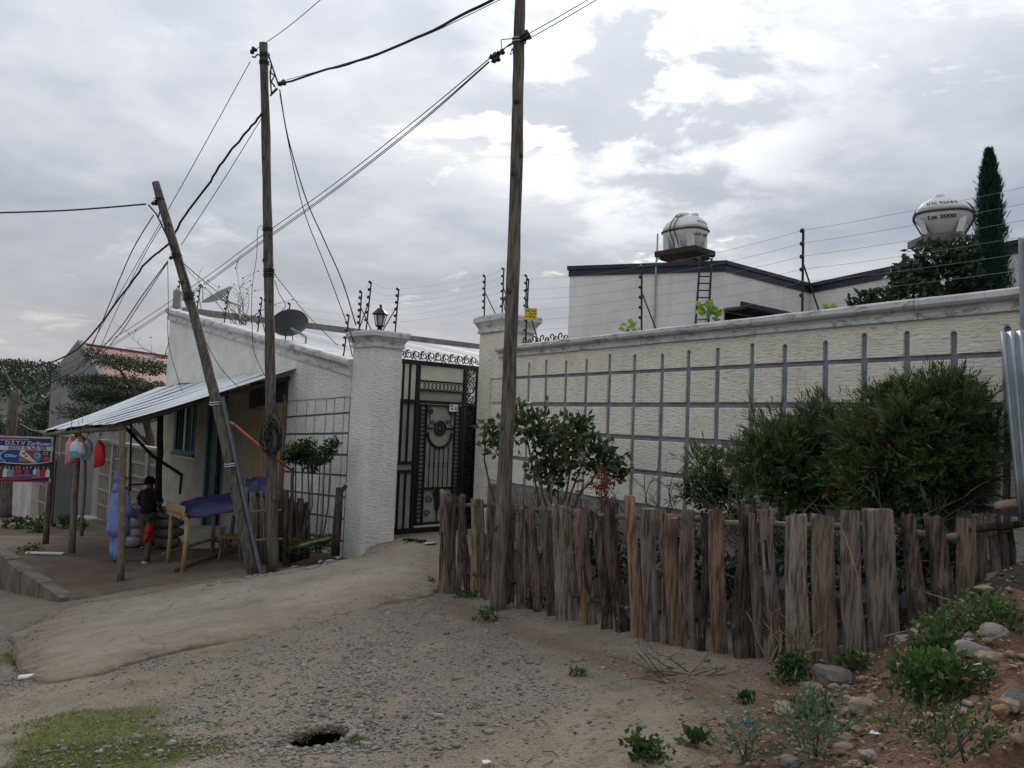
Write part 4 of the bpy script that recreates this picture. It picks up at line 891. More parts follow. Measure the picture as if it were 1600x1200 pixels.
cable([(32, 662), (50, 672), (75, 674), (90, 668)], [20.5, 19, 17.5, 17], .010, 'fwire', 'pale slack cable between distant pole and lean-to roof')
co = empty('cable_coil', P(424, 652, 12.42), 'tangled coil of black cable hanging on the tall grey pole', 'cable coil')
for k in range(11):
    rw_, rh = rnd(.06, .19), rnd(.17, .34); cxo, czo = rnd(-.07, .07), -.29 + rnd(-.08, .08); ph = rnd(0, 6)
    MB().tube([(cxo + rw_ * math.sin(t * PI / 12) * (1 - .35 * math.cos(t * PI / 12)), -.03 + rnd(-.03, .03), czo + rh * math.cos(t * PI / 12)) for t in range(25)], .008, 5, False).build('loop', MT['cable'], co)
for k in range(3): MB().tube([(rnd(-.1, .1), -.03, -.1), (rnd(.12, .2), -.05, -.3), (rnd(.08, .22), -.05, -.52)], .006, 5).build('loose_end', MT['cable'], co)

# ================================================================== ELECTRIC FENCE
def epost(base, h, lean, label, n=6, mat='black_iron', brace=(.25, .1, 0), grp='electric fence posts'):
    t = empty('electric_fence_post', base, label, 'fence post', grp); top = Vector(lean) * h + Vector((0, 0, h))
    MB().tube([(0, 0, -.02), top], .014, 6).build('rod', MT[mat], t)
    pts = []
    for k in range(n):
        q = top * (1 - (k * .92) / n * 1.0) + Vector((-.02, -.02, 0)); pts.append(base + q)
        MB().ball(q, .028, 8, 5).build('insulator', MT['insul'], t, True)
    if brace: MB().tube([Vector(brace) * 1.0, top * .62], .010, 5).build('brace', MT[mat], t)
    return pts
def ewires(a, b, label, r=.0019):
    t = empty('electric_wire_run', a[0], label, 'fence wires', 'electric fence wires')
    for p, q in zip(a, b):
        m = [p.lerp(q, k / 6) - Vector((0, 0, .04 * 4 * (k / 6) * (1 - k / 6))) - a[0] for k in range(7)]; MB().tube(m, r, 4).build('wire', MT['fwire'], t)
def onwall(u, z, y=.12): return RM @ Vector((u, y, z))
w0 = epost(onwall(.80, 2.92), 1.15, (.01, 0, 0), 'black electric fence post carrying the yellow sign', 6)
w1 = epost(onwall(3.75, 2.92), .93, (-.03, 0, 0), 'black electric fence post on the coping in front of the white house', 6)
w2 = epost(onwall(6.4, 2.92), .95, (-.01, 0, 0), 'tall black electric fence post on the coping near the leafy tree', 6)
w3 = [onwall(9.9, 2.92 + .95 * (1 - k * .92 / 6)) for k in range(6)]
ewires(w0, w1, 'electric fence wires between the yellow sign and the white house'); ewires(w1, w2, 'electric fence wires in front of the white house'); ewires(w2, w3, 'electric fence wires in front of the cypress')
p1 = epost(RM @ Vector((-.52, .05, 3.52)), .78, (-.02, 0, 0), 'leftmost electric post on the right gate pillar', 6, brace=(.25, .1, 0))
p2 = epost(RM @ Vector((-.3, .3, 3.52)), .92, (.0, 0, 0), 'middle electric post on the right gate pillar', 6, brace=(.25, .0, 0))
p3 = epost(RM @ Vector((.18, .5, 3.52)), .75, (.0, 0, 0), 'electric post on the right gate pillar, half behind the brown pole', 5, brace=None)
l1 = epost(LM @ Vector((-.6, .06, 3.03)), .70, (.02, 0, 0), 'leftmost rusty electric post on the left gate pillar', 6, 'rust_post', (.25, -.1, 0))
l2 = epost(LM @ Vector((-.36, .05, 3.03)), .84, (.06, 0, 0), 'middle rusty electric post on the left gate pillar', 6, 'rust_post', (-.15, .1, 0))
l3 = epost(LM @ Vector((-.04, .42, 3.03)), .74, (.04, 0, 0), 'right rusty electric post on the left gate pillar', 6, 'rust_post', (-.22, .0, 0))
ewires(l1, l2, 'short electric wires on the left gate pillar, left span', .0017); ewires(l2, l3, 'short electric wires on the left gate pillar, right span', .0017)
ewires(l3, p1, 'electric fence wires strung over the gate', .0017); ewires(p1, p2, 'short electric wires on the right gate pillar', .0017); ewires(p2[:5], p3, 'electric wires behind the brown pole on the pillar', .0017); ewires(p3[:5], w0[:5], 'electric wires from pillar to the yellow sign post', .0017)
prev = None; names = ['by the pillar', 'beside the satellite dish', 'behind the grey pole', 'near the edge-on antenna', 'beside the leaning pole', 'at the far left end']
for k, s in enumerate((-1.15, -3.45, -4.75, -6.55, -8.3, -9.75)):
    q = epost(LM @ Vector((s, .1, ztop(s) + .23)), .72, (.10, -.05, 0), 'black electric fence post on the sloping cornice ' + names[k], 5, brace=(.16, 0, .0))
    if prev: ewires(prev, q, 'electric fence wires over the sloping cornice ' + names[k], .0017)
    else: ewires(l1[:5], q, 'electric fence wires from the left pillar to the cornice', .0017)
    prev = q
# yellow warning sign
sgn = empty('warning_sign', onwall(.35, 3.42, .08), 'yellow warning sign hanging on the electric fence beside the brown pole', 'sign')
sgn.matrix_world = frame(onwall(.83, 3.36, .06), Vector((1, -.15)))
b = MB(); b.box(0, .21, -.003, .003, 0, .20); b.build('plate', MT['yellow_sign'], sgn)
for body, x, z, s_ in (('አደጋ ኤሌ', .11, .155, .052), ('ኤሌክት', .145, .10, .05), ('ክልክል', .125, .05, .05)):
    text_mesh(body, s_, MT['ink'], sgn, Matrix.Translation((x, -.0045, z)) @ Matrix.Rotation(PI / 2, 4, 'X'), bold=True)
MB().box(.015, .06, -.0045, -.0035, .045, .06).build('red_mark', MT['red_bag'], sgn)
# razor scroll on the coping beside the pillar
sc_ = empty('scroll_spikes', onwall(.75, 2.92), 'black iron scroll spikes on the coping beside the gate pillar', 'spikes'); sc_.matrix_world = RM @ Matrix.Translation((.75, .15, 2.92))
for k in range(5):
    b = MB(); b.tube(spiral(k * .26, .10, .10, (k % 2) * PI, 1.2, 1 if k % 2 else -1, 14), .012, 4); b.tube(spiral(k * .26 + .13, .06, .06, 0, 1.1, 1, 10), .010, 4); b.build('scroll', IR, sc_)
# ================================================================== SATELLITE DISHES, BARE TWIGS
def dish(c, aim, r, label, mat='soot_sheet', foot=None):
    t = empty('satellite_dish', foot, label, 'satellite dish', 'satellite dishes'); M = Matrix.Translation(c - foot) @ Vector(aim).to_track_quat('Z', 'Y').to_matrix().to_4x4()
    prof = [(.02, -.02)] + [(r * k / 6, .30 * r * (k / 6) ** 2) for k in range(1, 7)] + [(r * 1.015, .30 * r + .01), (r, .30 * r + .012)] + [(r * k / 6 * .99, .30 * r * (k / 6) ** 2 + .012) for k in range(5, 0, -1)] + [(.02, .012)]
    MB().lathe(prof, 28).build('reflector', MT[mat], t, True, M)
    MB().tube([M @ Vector((0, -r * .95, .3 * r)), M @ Vector((0, -r * .5, r * 1.05))], .012, 5).build('feed_arm', MT['galv'], t); MB().lathe([(.03, 0), (.03, .1)], 8).build('feed_horn', MT['galv'], t, False, M @ Matrix.Translation((0, -r * .5, r)))
    MB().tube([(0, 0, -.1), (0, 0, (c - foot).z * .6), M @ Vector((0, 0, -.02))], .025, 6).build('mast', MT['galv'], t)
sD = lw(455, 540)[0]; c = P(454, 511, (LM @ Vector((sD, .3, 0))).y)
MT['dish'] = MAT('dish', (.075, .08, .085), (.06, .064, .068), 3, rough=.5)
dish(c, (-.35, .55, .75), .36, 'dark grey satellite dish tilted on the cornice beside the grey pole', 'dish', LM @ Vector((sD, .3, ztop(sD) + .1)))
c = P(345, 467, 18.2); dish(c, (-.52, -.21, .83), .40, 'pale antenna dish seen edge on behind the leaning pole', 'galv', P(375, 492, 18.2))
def twigs(name, base, n, L_, up, spread, label, cat, mat='twig', group=None, r0=.012, leaf=0):
    b = MB(); tips = []
    for k in range(n):
        d = Vector((rnd(-1, 1) * spread, rnd(-1, 1) * spread * .6, up + rnd(-.2, .2))).normalized(); p = Vector((rnd(-.5, .5) * .3, rnd(-.2, .2), 0)); l = L_ * rnd(.6, 1.1); path = [p.copy()]
        for j in range(6):
            d = (d + Vector((rnd(-1, 1), rnd(-1, 1), rnd(-.7, .5))) * .28).normalized(); p = p + d * l / 6; path.append(p.copy())
            if j > 1 and random.random() < .75:
                q = [p.copy()]; e_ = (d + Vector((rnd(-1, 1), rnd(-1, 1), rnd(-.6, .8))) * .9).normalized()
                for _ in range(3): e_ = (e_ + Vector((rnd(-1, 1), rnd(-1, 1), rnd(-.6, .4))) * .4).normalized(); q.append(q[-1] + e_ * l * rnd(.07, .13))
                b.tube(q, [r0 * .45, r0 * .4, r0 * .3, r0 * .2], 4); tips.append(q[-1])
        b.tube(path, [r0 * (1 - .13 * j) for j in range(7)], 5); tips.append(p)
    for q in tips:
        if random.random() < leaf: b.ball(q, .022, 5, 3)
    t = b.build(name, MT[mat], None, False, Matrix.Translation(base)); return tag(t, label, cat, group)
twigs('bare_creeper', P(375, 512, 19.5), 12, 1.5, .8, 1.0, 'bare twiggy creeper rising behind the house roof by the edge-on antenna', 'creeper', leaf=.5)
twigs('bare_creeper', P(258, 560, 22.5), 14, 1.9, .3, 1.5, 'bare twiggy creeper drooping past the far corner of the house', 'creeper', leaf=.5)
# ================================================================== LEAN-TO SHED
def bil(c, u, v): return (c[0] * (1 - u) + c[1] * u) * (1 - v) + (c[3] * (1 - u) + c[2] * u) * v
wn_, wf_ = LM @ Vector((-2.75, -.05, 2.44)), LM @ Vector((-10.2, -.05, 2.13))
fn_, ff_ = P(192, 657, 12.75), P(74, 671, 16.9)
shed = empty('lean_to', Vector((fn_.x, fn_.y, -1.25)), 'pole-framed lean-to with a pale corrugated iron roof against the house', 'lean-to'); so_ = shed.location.copy()
ns = 8
for k in range(ns):                                   # sheets side by side from the near edge to the far edge
    v0, v1 = k / ns - .012, (k + 1) / ns + .012; m = 22; V = []; Fq = []; lift = .003 * (k % 2); sk = rnd(-.02, .03)
    for i in range(m + 1):
        v = v0 + (v1 - v0) * i / m
        for j in range(7):
            u = j / 6 * (1.03 + sk) - .01; p = bil((wn_, fn_, ff_, wf_), u, v) + Vector((0, 0, lift + .009 * math.cos(2 * PI * i / 2.75) + .05 * math.sin(u * PI) * (-.6) + .012 * math.sin(u * 5 + k)))
            V.append(p - so_)
    for i in range(m):
        for j in range(6): a_ = i * 7 + j; Fq.append((a_, a_ + 1, a_ + 8, a_ + 7))
    mb = MB(); mb.add(V, Fq); mb.build('roof_sheet', MT['roof_sheet'], shed, True)
def rel(*ps): return [Vector(p) - so_ for p in ps]
def spost(u0, v0, u1, v1, Y, r, nm='post', mat='stick', y2=None):
    a_, b_ = P(u0, v0, Y), P(u1, v1, y2 or Y); m = 7
    pts = [a_.lerp(b_, k / m) + Vector((rnd(-.012, .012), rnd(-.012, .012), 0)) for k in range(m + 1)]; pts[0] = a_ - Vector((0, 0, .1))
    MB().tube(rel(*pts), [r * 1.08 - .16 * r * k / m for k in range(m + 1)], 9).build(nm, MT[mat], shed, True)
spost(189, 906, 191, 660, 12.8, .054); spost(113, 856, 122, 668, 15.3, .06); spost(128, 830, 134, 690, 16.2, .035); spost(72, 842, 84, 675, 16.9, .06)
spost(247, 800, 252, 640, 17.5, .07, 'post', 'dark_wood'); spost(204, 760, 205, 655, 17.2, .022, 'rod', 'dark_wood')
for a_, b_, r, m_ in ((fn_ + Vector((0, 0, -.12)), ff_ + Vector((0, 0, -.10)), .04, 'stick'), (wn_ + Vector((-.1, .1, -.16)), fn_ + Vector((0, 0, -.06)), .04, 'dark_wood'), (wf_ + Vector((0, 0, -.13)), ff_ + Vector((0, 0, -.06)), .035, 'dark_wood'),
                      (wn_.lerp(wf_, .35) + Vector((0, 0, -.13)), fn_.lerp(ff_, .35) + Vector((0, 0, -.07)), .035, 'dark_wood'), (wn_.lerp(wf_, .68) + Vector((0, 0, -.13)), fn_.lerp(ff_, .68) + Vector((0, 0, -.07)), .035, 'dark_wood'),
                      (wn_.lerp(fn_, .4) + Vector((0, 0, -.13)), wf_.lerp(ff_, .4) + Vector((0, 0, -.13)), .03, 'dark_wood'), (wn_.lerp(fn_, .75) + Vector((0, 0, -.11)), wf_.lerp(ff_, .75) + Vector((0, 0, -.11)), .03, 'dark_wood')):
    MB().tube(rel(*[a_.lerp(b_, k / 5) + Vector((0, 0, rnd(-.012, .012))) for k in range(6)]), r, 8).build('beam', MT[m_], shed, True)
MB().tube(rel(P(196, 668, 16.4), P(238, 712, 16.9), P(284, 742, 17.4)), .035, 6).build('brace', MT['dark_wood'], shed); MB().tube(rel(P(284, 740, 17.4), P(281, 772, 17.4)), .03, 6).build('brace', MT['dark_wood'], shed)
MB().tube(rel(P(200, 758, 17.2), P(247, 755, 17.5)), .02, 6).build('rail', MT['dark_wood'], shed)
# low dark boards seen behind the near roof edge by the wall
# goods hanging from the roof edge
def bagmesh(w, h, d, n=16, m=12, neck=.3):
    """limp plastic bag: flat pillow section, square bottom corners, gathered top"""
    R = []; ph = rnd(0, 6)
    for j in range(m + 1):
        t = j / m; wx = np.interp(t, [0, .04, .55, .8, .92, 1], [.86, .96, 1.0, .8, .35, .2]); dy = np.interp(t, [0, .05, .3, .7, .92, 1], [.12, .5, 1.0, .75, .4, .25]); sk = .10 * w * math.sin(t * 2.2 + ph)
        R.append([(sk + w / 2 * wx * math.copysign(abs(math.cos(2 * PI * k / n)) ** .55, math.cos(2 * PI * k / n)) + .012 * math.sin(7 * t + k * 2.1), d / 2 * dy * math.sin(2 * PI * k / n) * (1 + .25 * math.sin(3.3 * k + 5 * t + ph)), -h + h * t + (.03 * math.cos(2 * PI * k / n) if j < 3 else 0)) for k in range(n)])
    return MB().rings(R)
MT['pack_pink'] = MAT('pack_pink', (.62, .22, .25), (.48, .16, .22), 9, rough=.4, spec=.5, bump=.4, bscale=20); MT['pack_white'] = MAT('pack_white', (.55, .56, .58), (.42, .44, .48), 9, rough=.35, spec=.5, bump=.4, bscale=20)
MT['pack_cyan'] = MAT('pack_cyan', (.06, .32, .42), rough=.35, spec=.5); MT['pack_orange'] = MAT('pack_orange', (.55, .26, .08), (.45, .16, .05), 6, rough=.35, spec=.5)
for nm, (u, v, Y), w_, h_, m_, label in (('snack_pack', (111, 682, 15.0), .20, .52, 'pack_pink', 'pink plastic pack hanging at the left of the bundle under the lean-to roof'),
                                         ('snack_pack', (121, 686, 14.8), .30, .36, 'pack_white', 'white and turquoise plastic pack hanging in front of the bundle under the lean-to roof'),
                                         ('snack_pack', (127, 681, 15.1), .22, .25, 'pack_orange', 'orange topped plastic pack hanging behind the turquoise one'),
                                         ('snack_pack', (136, 686, 15.0), .20, .40, 'pack_white', 'clear plastic pack hanging at the right of the bundle'),
                                         ('red_bag', (156, 688, 14.2), .19, .47, 'red_bag', 'bright red bag hanging alone under the lean-to roof')):
    c = P(u, v, Y); t = empty(nm, c, label, 'bag' if nm == 'red_bag' else 'plastic pack', None)
    bagmesh(w_, h_, w_ * .55).build('body', MT[m_], t, True); MB().tube([(0, 0, -.01), (rnd(-.02, .02), 0, .16), (0, 0, .34)], .006, 4).build('string', MT['dry_straw'], t)
    if m_ == 'pack_white' and w_ > .25:
        bd = MB(); bd.rings([[((w_ / 2 + .012) * math.cos(2 * PI * k / 14), (w_ * .275 + .012) * math.sin(2 * PI * k / 14), z) for k in range(14)] for z in (-.30, -.22)], False); bd.build('turquoise_band', MT['pack_cyan'], t, True)
# ================================================================== PRINTED SIGNBOARD
sg0, sg1 = P(-16, 750, 15.6), P(79, 753, 15.9)
sb = empty('signboard', frame((sg0.x, sg0.y, sg0.z), (sg1 - sg0)), 'printed satellite television signboard on posts at the left edge', 'signboard')
wS = (sg1 - sg0).to_2d().length; hS = P(79, 687, 15.9).z - sg1.z
u_ = wS / 95.0                                          # metres per picture pixel along the board
def sbx(px): return (px + 16) * u_
def sbz(py): return (752 - py) * hS / 66.0
MT['s_navy'] = MAT('s_navy', (.012, .03, .13), rough=.5); MT['s_red'] = MAT('s_red', (.33, .03, .045), rough=.5); MT['s_white'] = MAT('s_white', (.50, .50, .50), rough=.5); MT['s_blue'] = MAT('s_blue', (.014, .06, .24), rough=.5)
MT['s_orange'] = MAT('s_orange', (.34, .10, .03), rough=.5); MT['s_maroon'] = MAT('s_maroon', (.09, .025, .04), rough=.5); MT['s_black'] = MAT('s_black', (.015, .015, .02), rough=.5); MT['s_sky'] = MAT('s_sky', (.03, .20, .34), rough=.5); MT['s_tan'] = MAT('s_tan', (.24, .14, .10), rough=.5); MT['s_grey'] = MAT('s_grey', (.20, .21, .23), rough=.5); MT['s_teal'] = MAT('s_teal', (.12, .26, .28), rough=.5)
MB().box(0, wS, 0, .03, 0, hS).build('board', MT['s_navy'], sb)
lay = [0]
def spoly(pts, m, nm='print_shape'):
    lay[0] += 1; y = -.002 - .0006 * lay[0]; mb = MB(); mb.add([(sbx(a), y, sbz(b)) for a, b in pts], [tuple(range(len(pts)))]); return mb.build(nm, MT[m], sb)
def sell(cx, cy, rx, ry, m, n=20): return spoly([(cx + rx * math.cos(2 * PI * k / n), cy - ry * math.sin(2 * PI * k / n)) for k in range(n)], m)
spoly([(-16, 686), (79, 685.5), (79, 686.5), (60, 687), (40, 688), (9, 689), (-16, 690)], 's_red'); spoly([(-16, 690), (9, 689.2), (40, 688.2), (40, 688.8), (9, 690), (-16, 691)], 's_white')
spoly([(-16, 698.5), (80, 698.5), (80, 705), (-16, 705)], 's_white', 'name_band'); spoly([(-16, 705), (27, 705), (27, 724), (-16, 724)], 's_blue', 'logo_panel')
spoly([(27, 705), (33, 703), (55, 724), (27, 724)], 's_orange'); spoly([(29, 704), (34, 704), (55, 724), (50, 724), (27, 713)], 's_white'); spoly([(34, 705), (80, 705), (80, 722), (55, 724)], 's_maroon')
spoly([(36, 705), (51, 705), (51, 712), (47, 716)], 's_red'); sell(55.5, 714, 6.2, 8.5, 's_sky'); sell(55.5, 713, 4.5, 3.6, 's_white'); sell(55, 713, 3.6, 2.8, 's_tan'); sell(68, 709, 3.8, 2.6, 's_white'); sell(68, 709, 2.8, 1.8, 's_navy')
sell(70, 718, 7, 3.6, 's_red'); sell(71, 717, 3, 2, 's_orange'); sell(33, 720, 6.5, 3.0, 's_tan'); spoly([(31, 710), (36, 708), (35.5, 711.5), (33, 711)], 's_black'); spoly([(36, 713), (40, 713), (39, 715.5), (36, 715)], 's_black')
arc = [(13 + 17 * math.cos(PI * .62 + k * PI * .76 / 12), 714.5 - 9.3 * math.sin(PI * .62 + k * PI * .76 / 12)) for k in range(13)]
spoly(arc + [(13 + 15 * math.cos(PI * .62 + k * PI * .76 / 12), 714.5 - 8.6 * math.sin(PI * .62 + k * PI * .76 / 12)) for k in range(12, -1, -1)], 's_white', 'logo_ring')
spoly([(-16, 722), (10, 724.5), (40, 725.5), (60, 724.2), (80, 720.5), (80, 721.5), (60, 725.4), (40, 726.7), (10, 725.7), (-16, 723.2)], 's_white'); spoly([(-16, 724), (10, 726), (40, 727), (60, 725.8), (80, 722), (80, 748), (-16, 749)], 's_black')
for (x, c_, m_) in ((-8, 's_grey', 0), (0, 's_maroon', 1), (7, 's_white', 0), (13, 's_teal', 0), (19, 's_grey', 1), (24, 's_red', 0), (29, 's_red', 0), (36, 's_navy', 1), (41, 's_red', 0), (47, 's_navy', 0), (54, 's_white', 0), (59, 's_grey', 0), (67, 's_red', 0), (74, 's_white', 0)):
    yy = 729 + m_ * 1.5; spoly([(x - 3.6, 747), (x - 3.2, yy + 7), (x - 1.6, yy + 4.5), (x + 1.6, yy + 4.5), (x + 3.2, yy + 7), (x + 3.6, 747)], c_, 'printed_figure'); sell(x, yy + 2.3, 1.7, 2.2, 's_tan', 10)
spoly([(20, 743), (58, 741.5), (58, 746), (20, 747)], 's_grey'); spoly([(-16, 749), (40, 747.5), (80, 745.5), (80, 746.5), (40, 750.5), (-16, 752)], 's_red')
def stext(body, cx, cy, hpx, m, width=None, bold=True):
    lay[0] += 1; o = text_mesh(body, hpx * hS / 66.0 * 1.32, MT[m], sb, Matrix.Translation((sbx(cx), -.004 - .0006 * lay[0], sbz(cy))) @ Matrix.Rotation(PI / 2, 4, 'X'), bold=bold)
    if width:
        xs_ = [v.co.x for v in o.data.vertices]; k_ = width * u_ / (max(xs_) - min(xs_))
        for v in o.data.vertices: v.co.x *= k_
stext('D.S.T.V Zarihuen', 40, 694.2, 6.2, 's_white', 70); stext('ዘሪሁን ዲ ኤስ ቲቪ', 40, 701.8, 5.6, 's_black', 60); stext('DStv', 14.5, 714, 5.0, 's_white', 18); stext('0922255501', 39, 744.4, 3.6, 's_blue', 36)
for x in (.0, wS - .03): MB().box(x, x + .03, -.012, .04, -.03, hS + .03).build('side_batten', MT['galv'], sb)
MB().box(.03, wS - .03, -.012, .04, hS, hS + .03).build('top_batten', MT['galv'], sb); MB().box(.03, wS - .03, -.012, .04, -.03, -.002).build('bottom_batten', MT['s_red'], sb)
MB().tube([(wS * .12, .07, -2.0), (wS * .13, .06, hS)], .045, 8).build('post', MT['stick'], sb)
# ================================================================== TABLE WITH BLUE TARP
def onterr(u, v): return toground(u, v, plz)
feet = [onterr(285, 893), onterr(262, 880), onterr(331, 864), onterr(356, 861)]
tb = empty('market_table', feet[0], 'rough pole-legged table under a blue plastic sheet', 'table'); to_ = tb.location.copy(); hT = .93
tops = [P(293, 812, feet[0].y), P(268, 803, feet[1].y), P(334, 800, feet[2].y), P(366, 805, feet[3].y)]
for f_, t_ in zip(feet, tops): MB().tube([f_ - to_ - Vector((0, 0, .05)), f_.lerp(t_, .5) - to_ + Vector((.01, 0, 0)), t_ - to_], [.045, .04, .04], 8).build('leg', MT['lumber'] if f_ is feet[0] or f_ is feet[1] else MT['stick'], tb, True)
MB().tube([feet[1] - to_ + Vector((-.1, 0, .16)), feet[2] - to_ + Vector((.1, 0, .3))], .03, 7).build('stretcher', MT['stick'], tb); MB().tube([feet[0] - to_ + Vector((-.15, -.05, .02)), feet[3] - to_ + Vector((.25, .1, .1))], .035, 7).build('ground_pole', MT['stick'], tb)
MB().tube([feet[2] - to_ + Vector((-.05, 0, .25)), feet[3] - to_ + Vector((.3, 0, .1))], .025, 7).build('stretcher', MT['stick'], tb)
def slabbox(a_, b_, w_, h_, nm, mat, par, org):
    d = b_ - a_; M = Matrix.Translation(a_ - org) @ d.to_track_quat('X', 'Z').to_matrix().to_4x4(); return MB().cbox(0, d.length, -w_ / 2, w_ / 2, -h_ / 2, h_ / 2, .004).build(nm, MT[mat], par, False, M)
slabbox(P(261, 789, feet[1].y), P(288, 800, feet[0].y - .1), .03, .17, 'end_board', 'lumber', tb, to_); slabbox(P(263, 800, feet[1].y - .1), P(292, 812, feet[0].y - .15), .05, .05, 'end_rail', 'lumber', tb, to_)
slabbox(P(288, 806, feet[0].y - .02), P(372, 796, feet[3].y - .05), .05, .07, 'side_rail', 'lumber', tb, to_); slabbox(P(265, 797, feet[1].y), P(340, 788, feet[2].y), .05, .07, 'side_rail', 'lumber', tb, to_)
for k in range(6):
    a_ = P(289, 803, feet[0].y).lerp(P(366, 795, feet[3].y), k / 5); b_ = P(266, 796, feet[1].y).lerp(P(336, 790, feet[2].y), k / 5); slabbox(a_, b_, .12, .02, 'top_slat', 'stick', tb, to_)
# crumpled sheet
ca = [P(282, 800, 13.15), P(396, 788, 13.3), P(402, 762, 14.6), P(278, 787, 14.2)]
n_ = 26; V = []; Fq = []
for i in range(n_ + 1):
    for j in range(n_ + 1):
        u, v = i / n_, j / n_; p = bil(ca, u, v); hump = .09 * math.sin(PI * min(1, u * 1.1)) ** .7 * math.sin(PI * v) + .05 * float(fbm(np.array(u * 3.0), np.array(v * 3.0), 1.7, 4)) * 3
        edge = -.10 * max(0, .09 - v) / .09 - .05 * max(0, .06 - u) / .06
        V.append(p + Vector((.02 * math.sin(v * 20), 0, hump + edge)) - ca[0])
for i in range(n_):
    for j in range(n_): a_ = i * (n_ + 1) + j; Fq.append((a_, a_ + n_ + 1, a_ + n_ + 2, a_ + 1))
mb = MB(); mb.add(V, Fq); tp = mb.build('plastic_sheet', MT['blue_tarp'], None, True, Matrix.Translation(ca[0])); tag(tp, 'crumpled dark blue plastic sheet spread over the table', 'plastic sheet')
sm = tp.modifiers.new('s', 'SOLIDIFY'); sm.thickness = .006
# second blue cover heaped by the stick enclosure
ca = [P(383, 762, 13.2), P(425, 764, 13.2), P(428, 754, 13.9), P(384, 750, 13.9)]; V = []; Fq = []; n_ = 14
for i in range(n_ + 1):
    for j in range(n_ + 1):
        u, v = i / n_, j / n_; V.append(bil(ca, u, v) + Vector((0, 0, .10 * math.sin(PI * u) * math.sin(PI * v) + .25 * float(fbm(np.array(u * 4.0), np.array(v * 4.0 + 7), 1.7, 3)) - .12 * max(0, .15 - v) / .15)) - ca[0])
for i in range(n_):
    for j in range(n_): a_ = i * (n_ + 1) + j; Fq.append((a_, a_ + n_ + 1, a_ + n_ + 2, a_ + 1))
mb = MB(); mb.add(V, Fq); t_ = mb.build('plastic_sheet', MT['blue_tarp'], None, True, Matrix.Translation(ca[0])); tag(t_, 'small blue plastic sheet heaped on the stick enclosure', 'plastic sheet'); t_.modifiers.new('s', 'SOLIDIFY').thickness = .006
# stool and crate under the table end
st = onterr(362, 872); s_ = empty('stool', st, 'rough wooden stool beside the stick enclosure', 'stool')
MB().cbox(-.2, .2, -.14, .14, .36, .41, .008).build('seat', MT['lumber'], s_)
for x in (-.15, .15):
    for y in (-.1, .1): MB().tube([(x * 1.25, y * 1.2, -.02), (x, y, .36)], .022, 6).build('leg', MT['stick'], s_)
cb = onterr(318, 858); t_ = empty('cardboard_box', frame(cb, (1, .1)), 'dim grey box standing under the table', 'box'); MB().cbox(-.3, .3, 0, .4, 0, .42, .012).build('body', MT['plaster_shop'], t_); MB().box(-.31, .31, -.01, .2, .422, .43).build('flap', MT['plaster_shop'], t_)
# stick enclosure behind the grey pole
en = empty('stick_enclosure', P(405, 880, 13.1), 'small enclosure of upright sticks between leaning and grey pole', 'stick fence'); eo = en.location.copy()
for k in range(34):
    u = 384 + k * 2.9; Y = 12.95 + .5 * abs(math.sin(k * 1.7)) ; 
    if u > 443: Y = 13.0 + (u - 443) * .01
    v0 = np.interp(u, [380, 430, 480], [885, 880, 868]); v1 = np.interp(u, [380, 400, 430, 445, 482], [768, 762, 764, 772, 790]) + rnd(-8, 6)
    a_, b_ = P(u + rnd(-2, 2), v0, Y), P(u + rnd(-3, 3), v1, Y); q = a_.lerp(b_, .5) + Vector((rnd(-.03, .03), 0, 0))
    MB().tube([a_ - eo - Vector((0, 0, .05)), q - eo, b_ - eo], [r_ * rnd(.018, .034) for r_ in (1.1, 1, .9)] if u < 440 else [.045, .042, .04], 6).build('stick', MT['stick'] if u < 440 else MT['plank_bark'], en, True)
for (u0, v0, u1, v1) in ((384, 800, 440, 797), (386, 845, 442, 842)): MB().tube([P(u0, v0, 12.92) - eo, P(u1, v1, 12.92) - eo], .02, 6).build('rail', MT['stick'], en)
for (pts, r_, lab) in (([(452, 858), (520, 840)], .03, 'pole rail along the little flower bed by the white wall'),):
    a_, b_ = P(*pts[0], 12.9), P(*pts[1], 12.9); o = MB().tube([Vector((0, 0, 0)), (b_ - a_) * .5 + Vector((0, 0, .01)), b_ - a_], r_, 7).build('rail_pole', MT['stick'], None, True, Matrix.Translation(a_)); tag(o, lab, 'pole')
a_ = P(524, 858, 12.85); b_ = P(531, 762, 12.85); o = MB().tube([Vector((0, 0, -.1)), (b_ - a_) * .5, b_ - a_], [.075, .07, .06], 8).build('stump_post', MT['plank_bark'], None, True, Matrix.Translation(a_)); tag(o, 'short dark wooden post at the foot of the left gate pillar', 'post')
MB().tube([b_ - a_ + Vector((0, 0, -.1)), b_ - a_ + Vector((.1, 0, .04))], .04, 6).build('stub', MT['plank_bark'], o)
# orange pole
a_, b_ = P(367, 664, 13.3), P(456, 735, 13.6); o = MB().tube([Vector(), (b_ - a_) * .5 + Vector((0, 0, -.02)), b_ - a_], .022, 7).build('orange_pole', MT['orange'], None, True, Matrix.Translation(a_)); tag(o, 'slanting orange pole passing behind the grey utility pole', 'pole')
MB().tube([(0, 0, 0), (-.08, 0, .04)], .028, 6).build('tip', MT['dry_straw'], o)
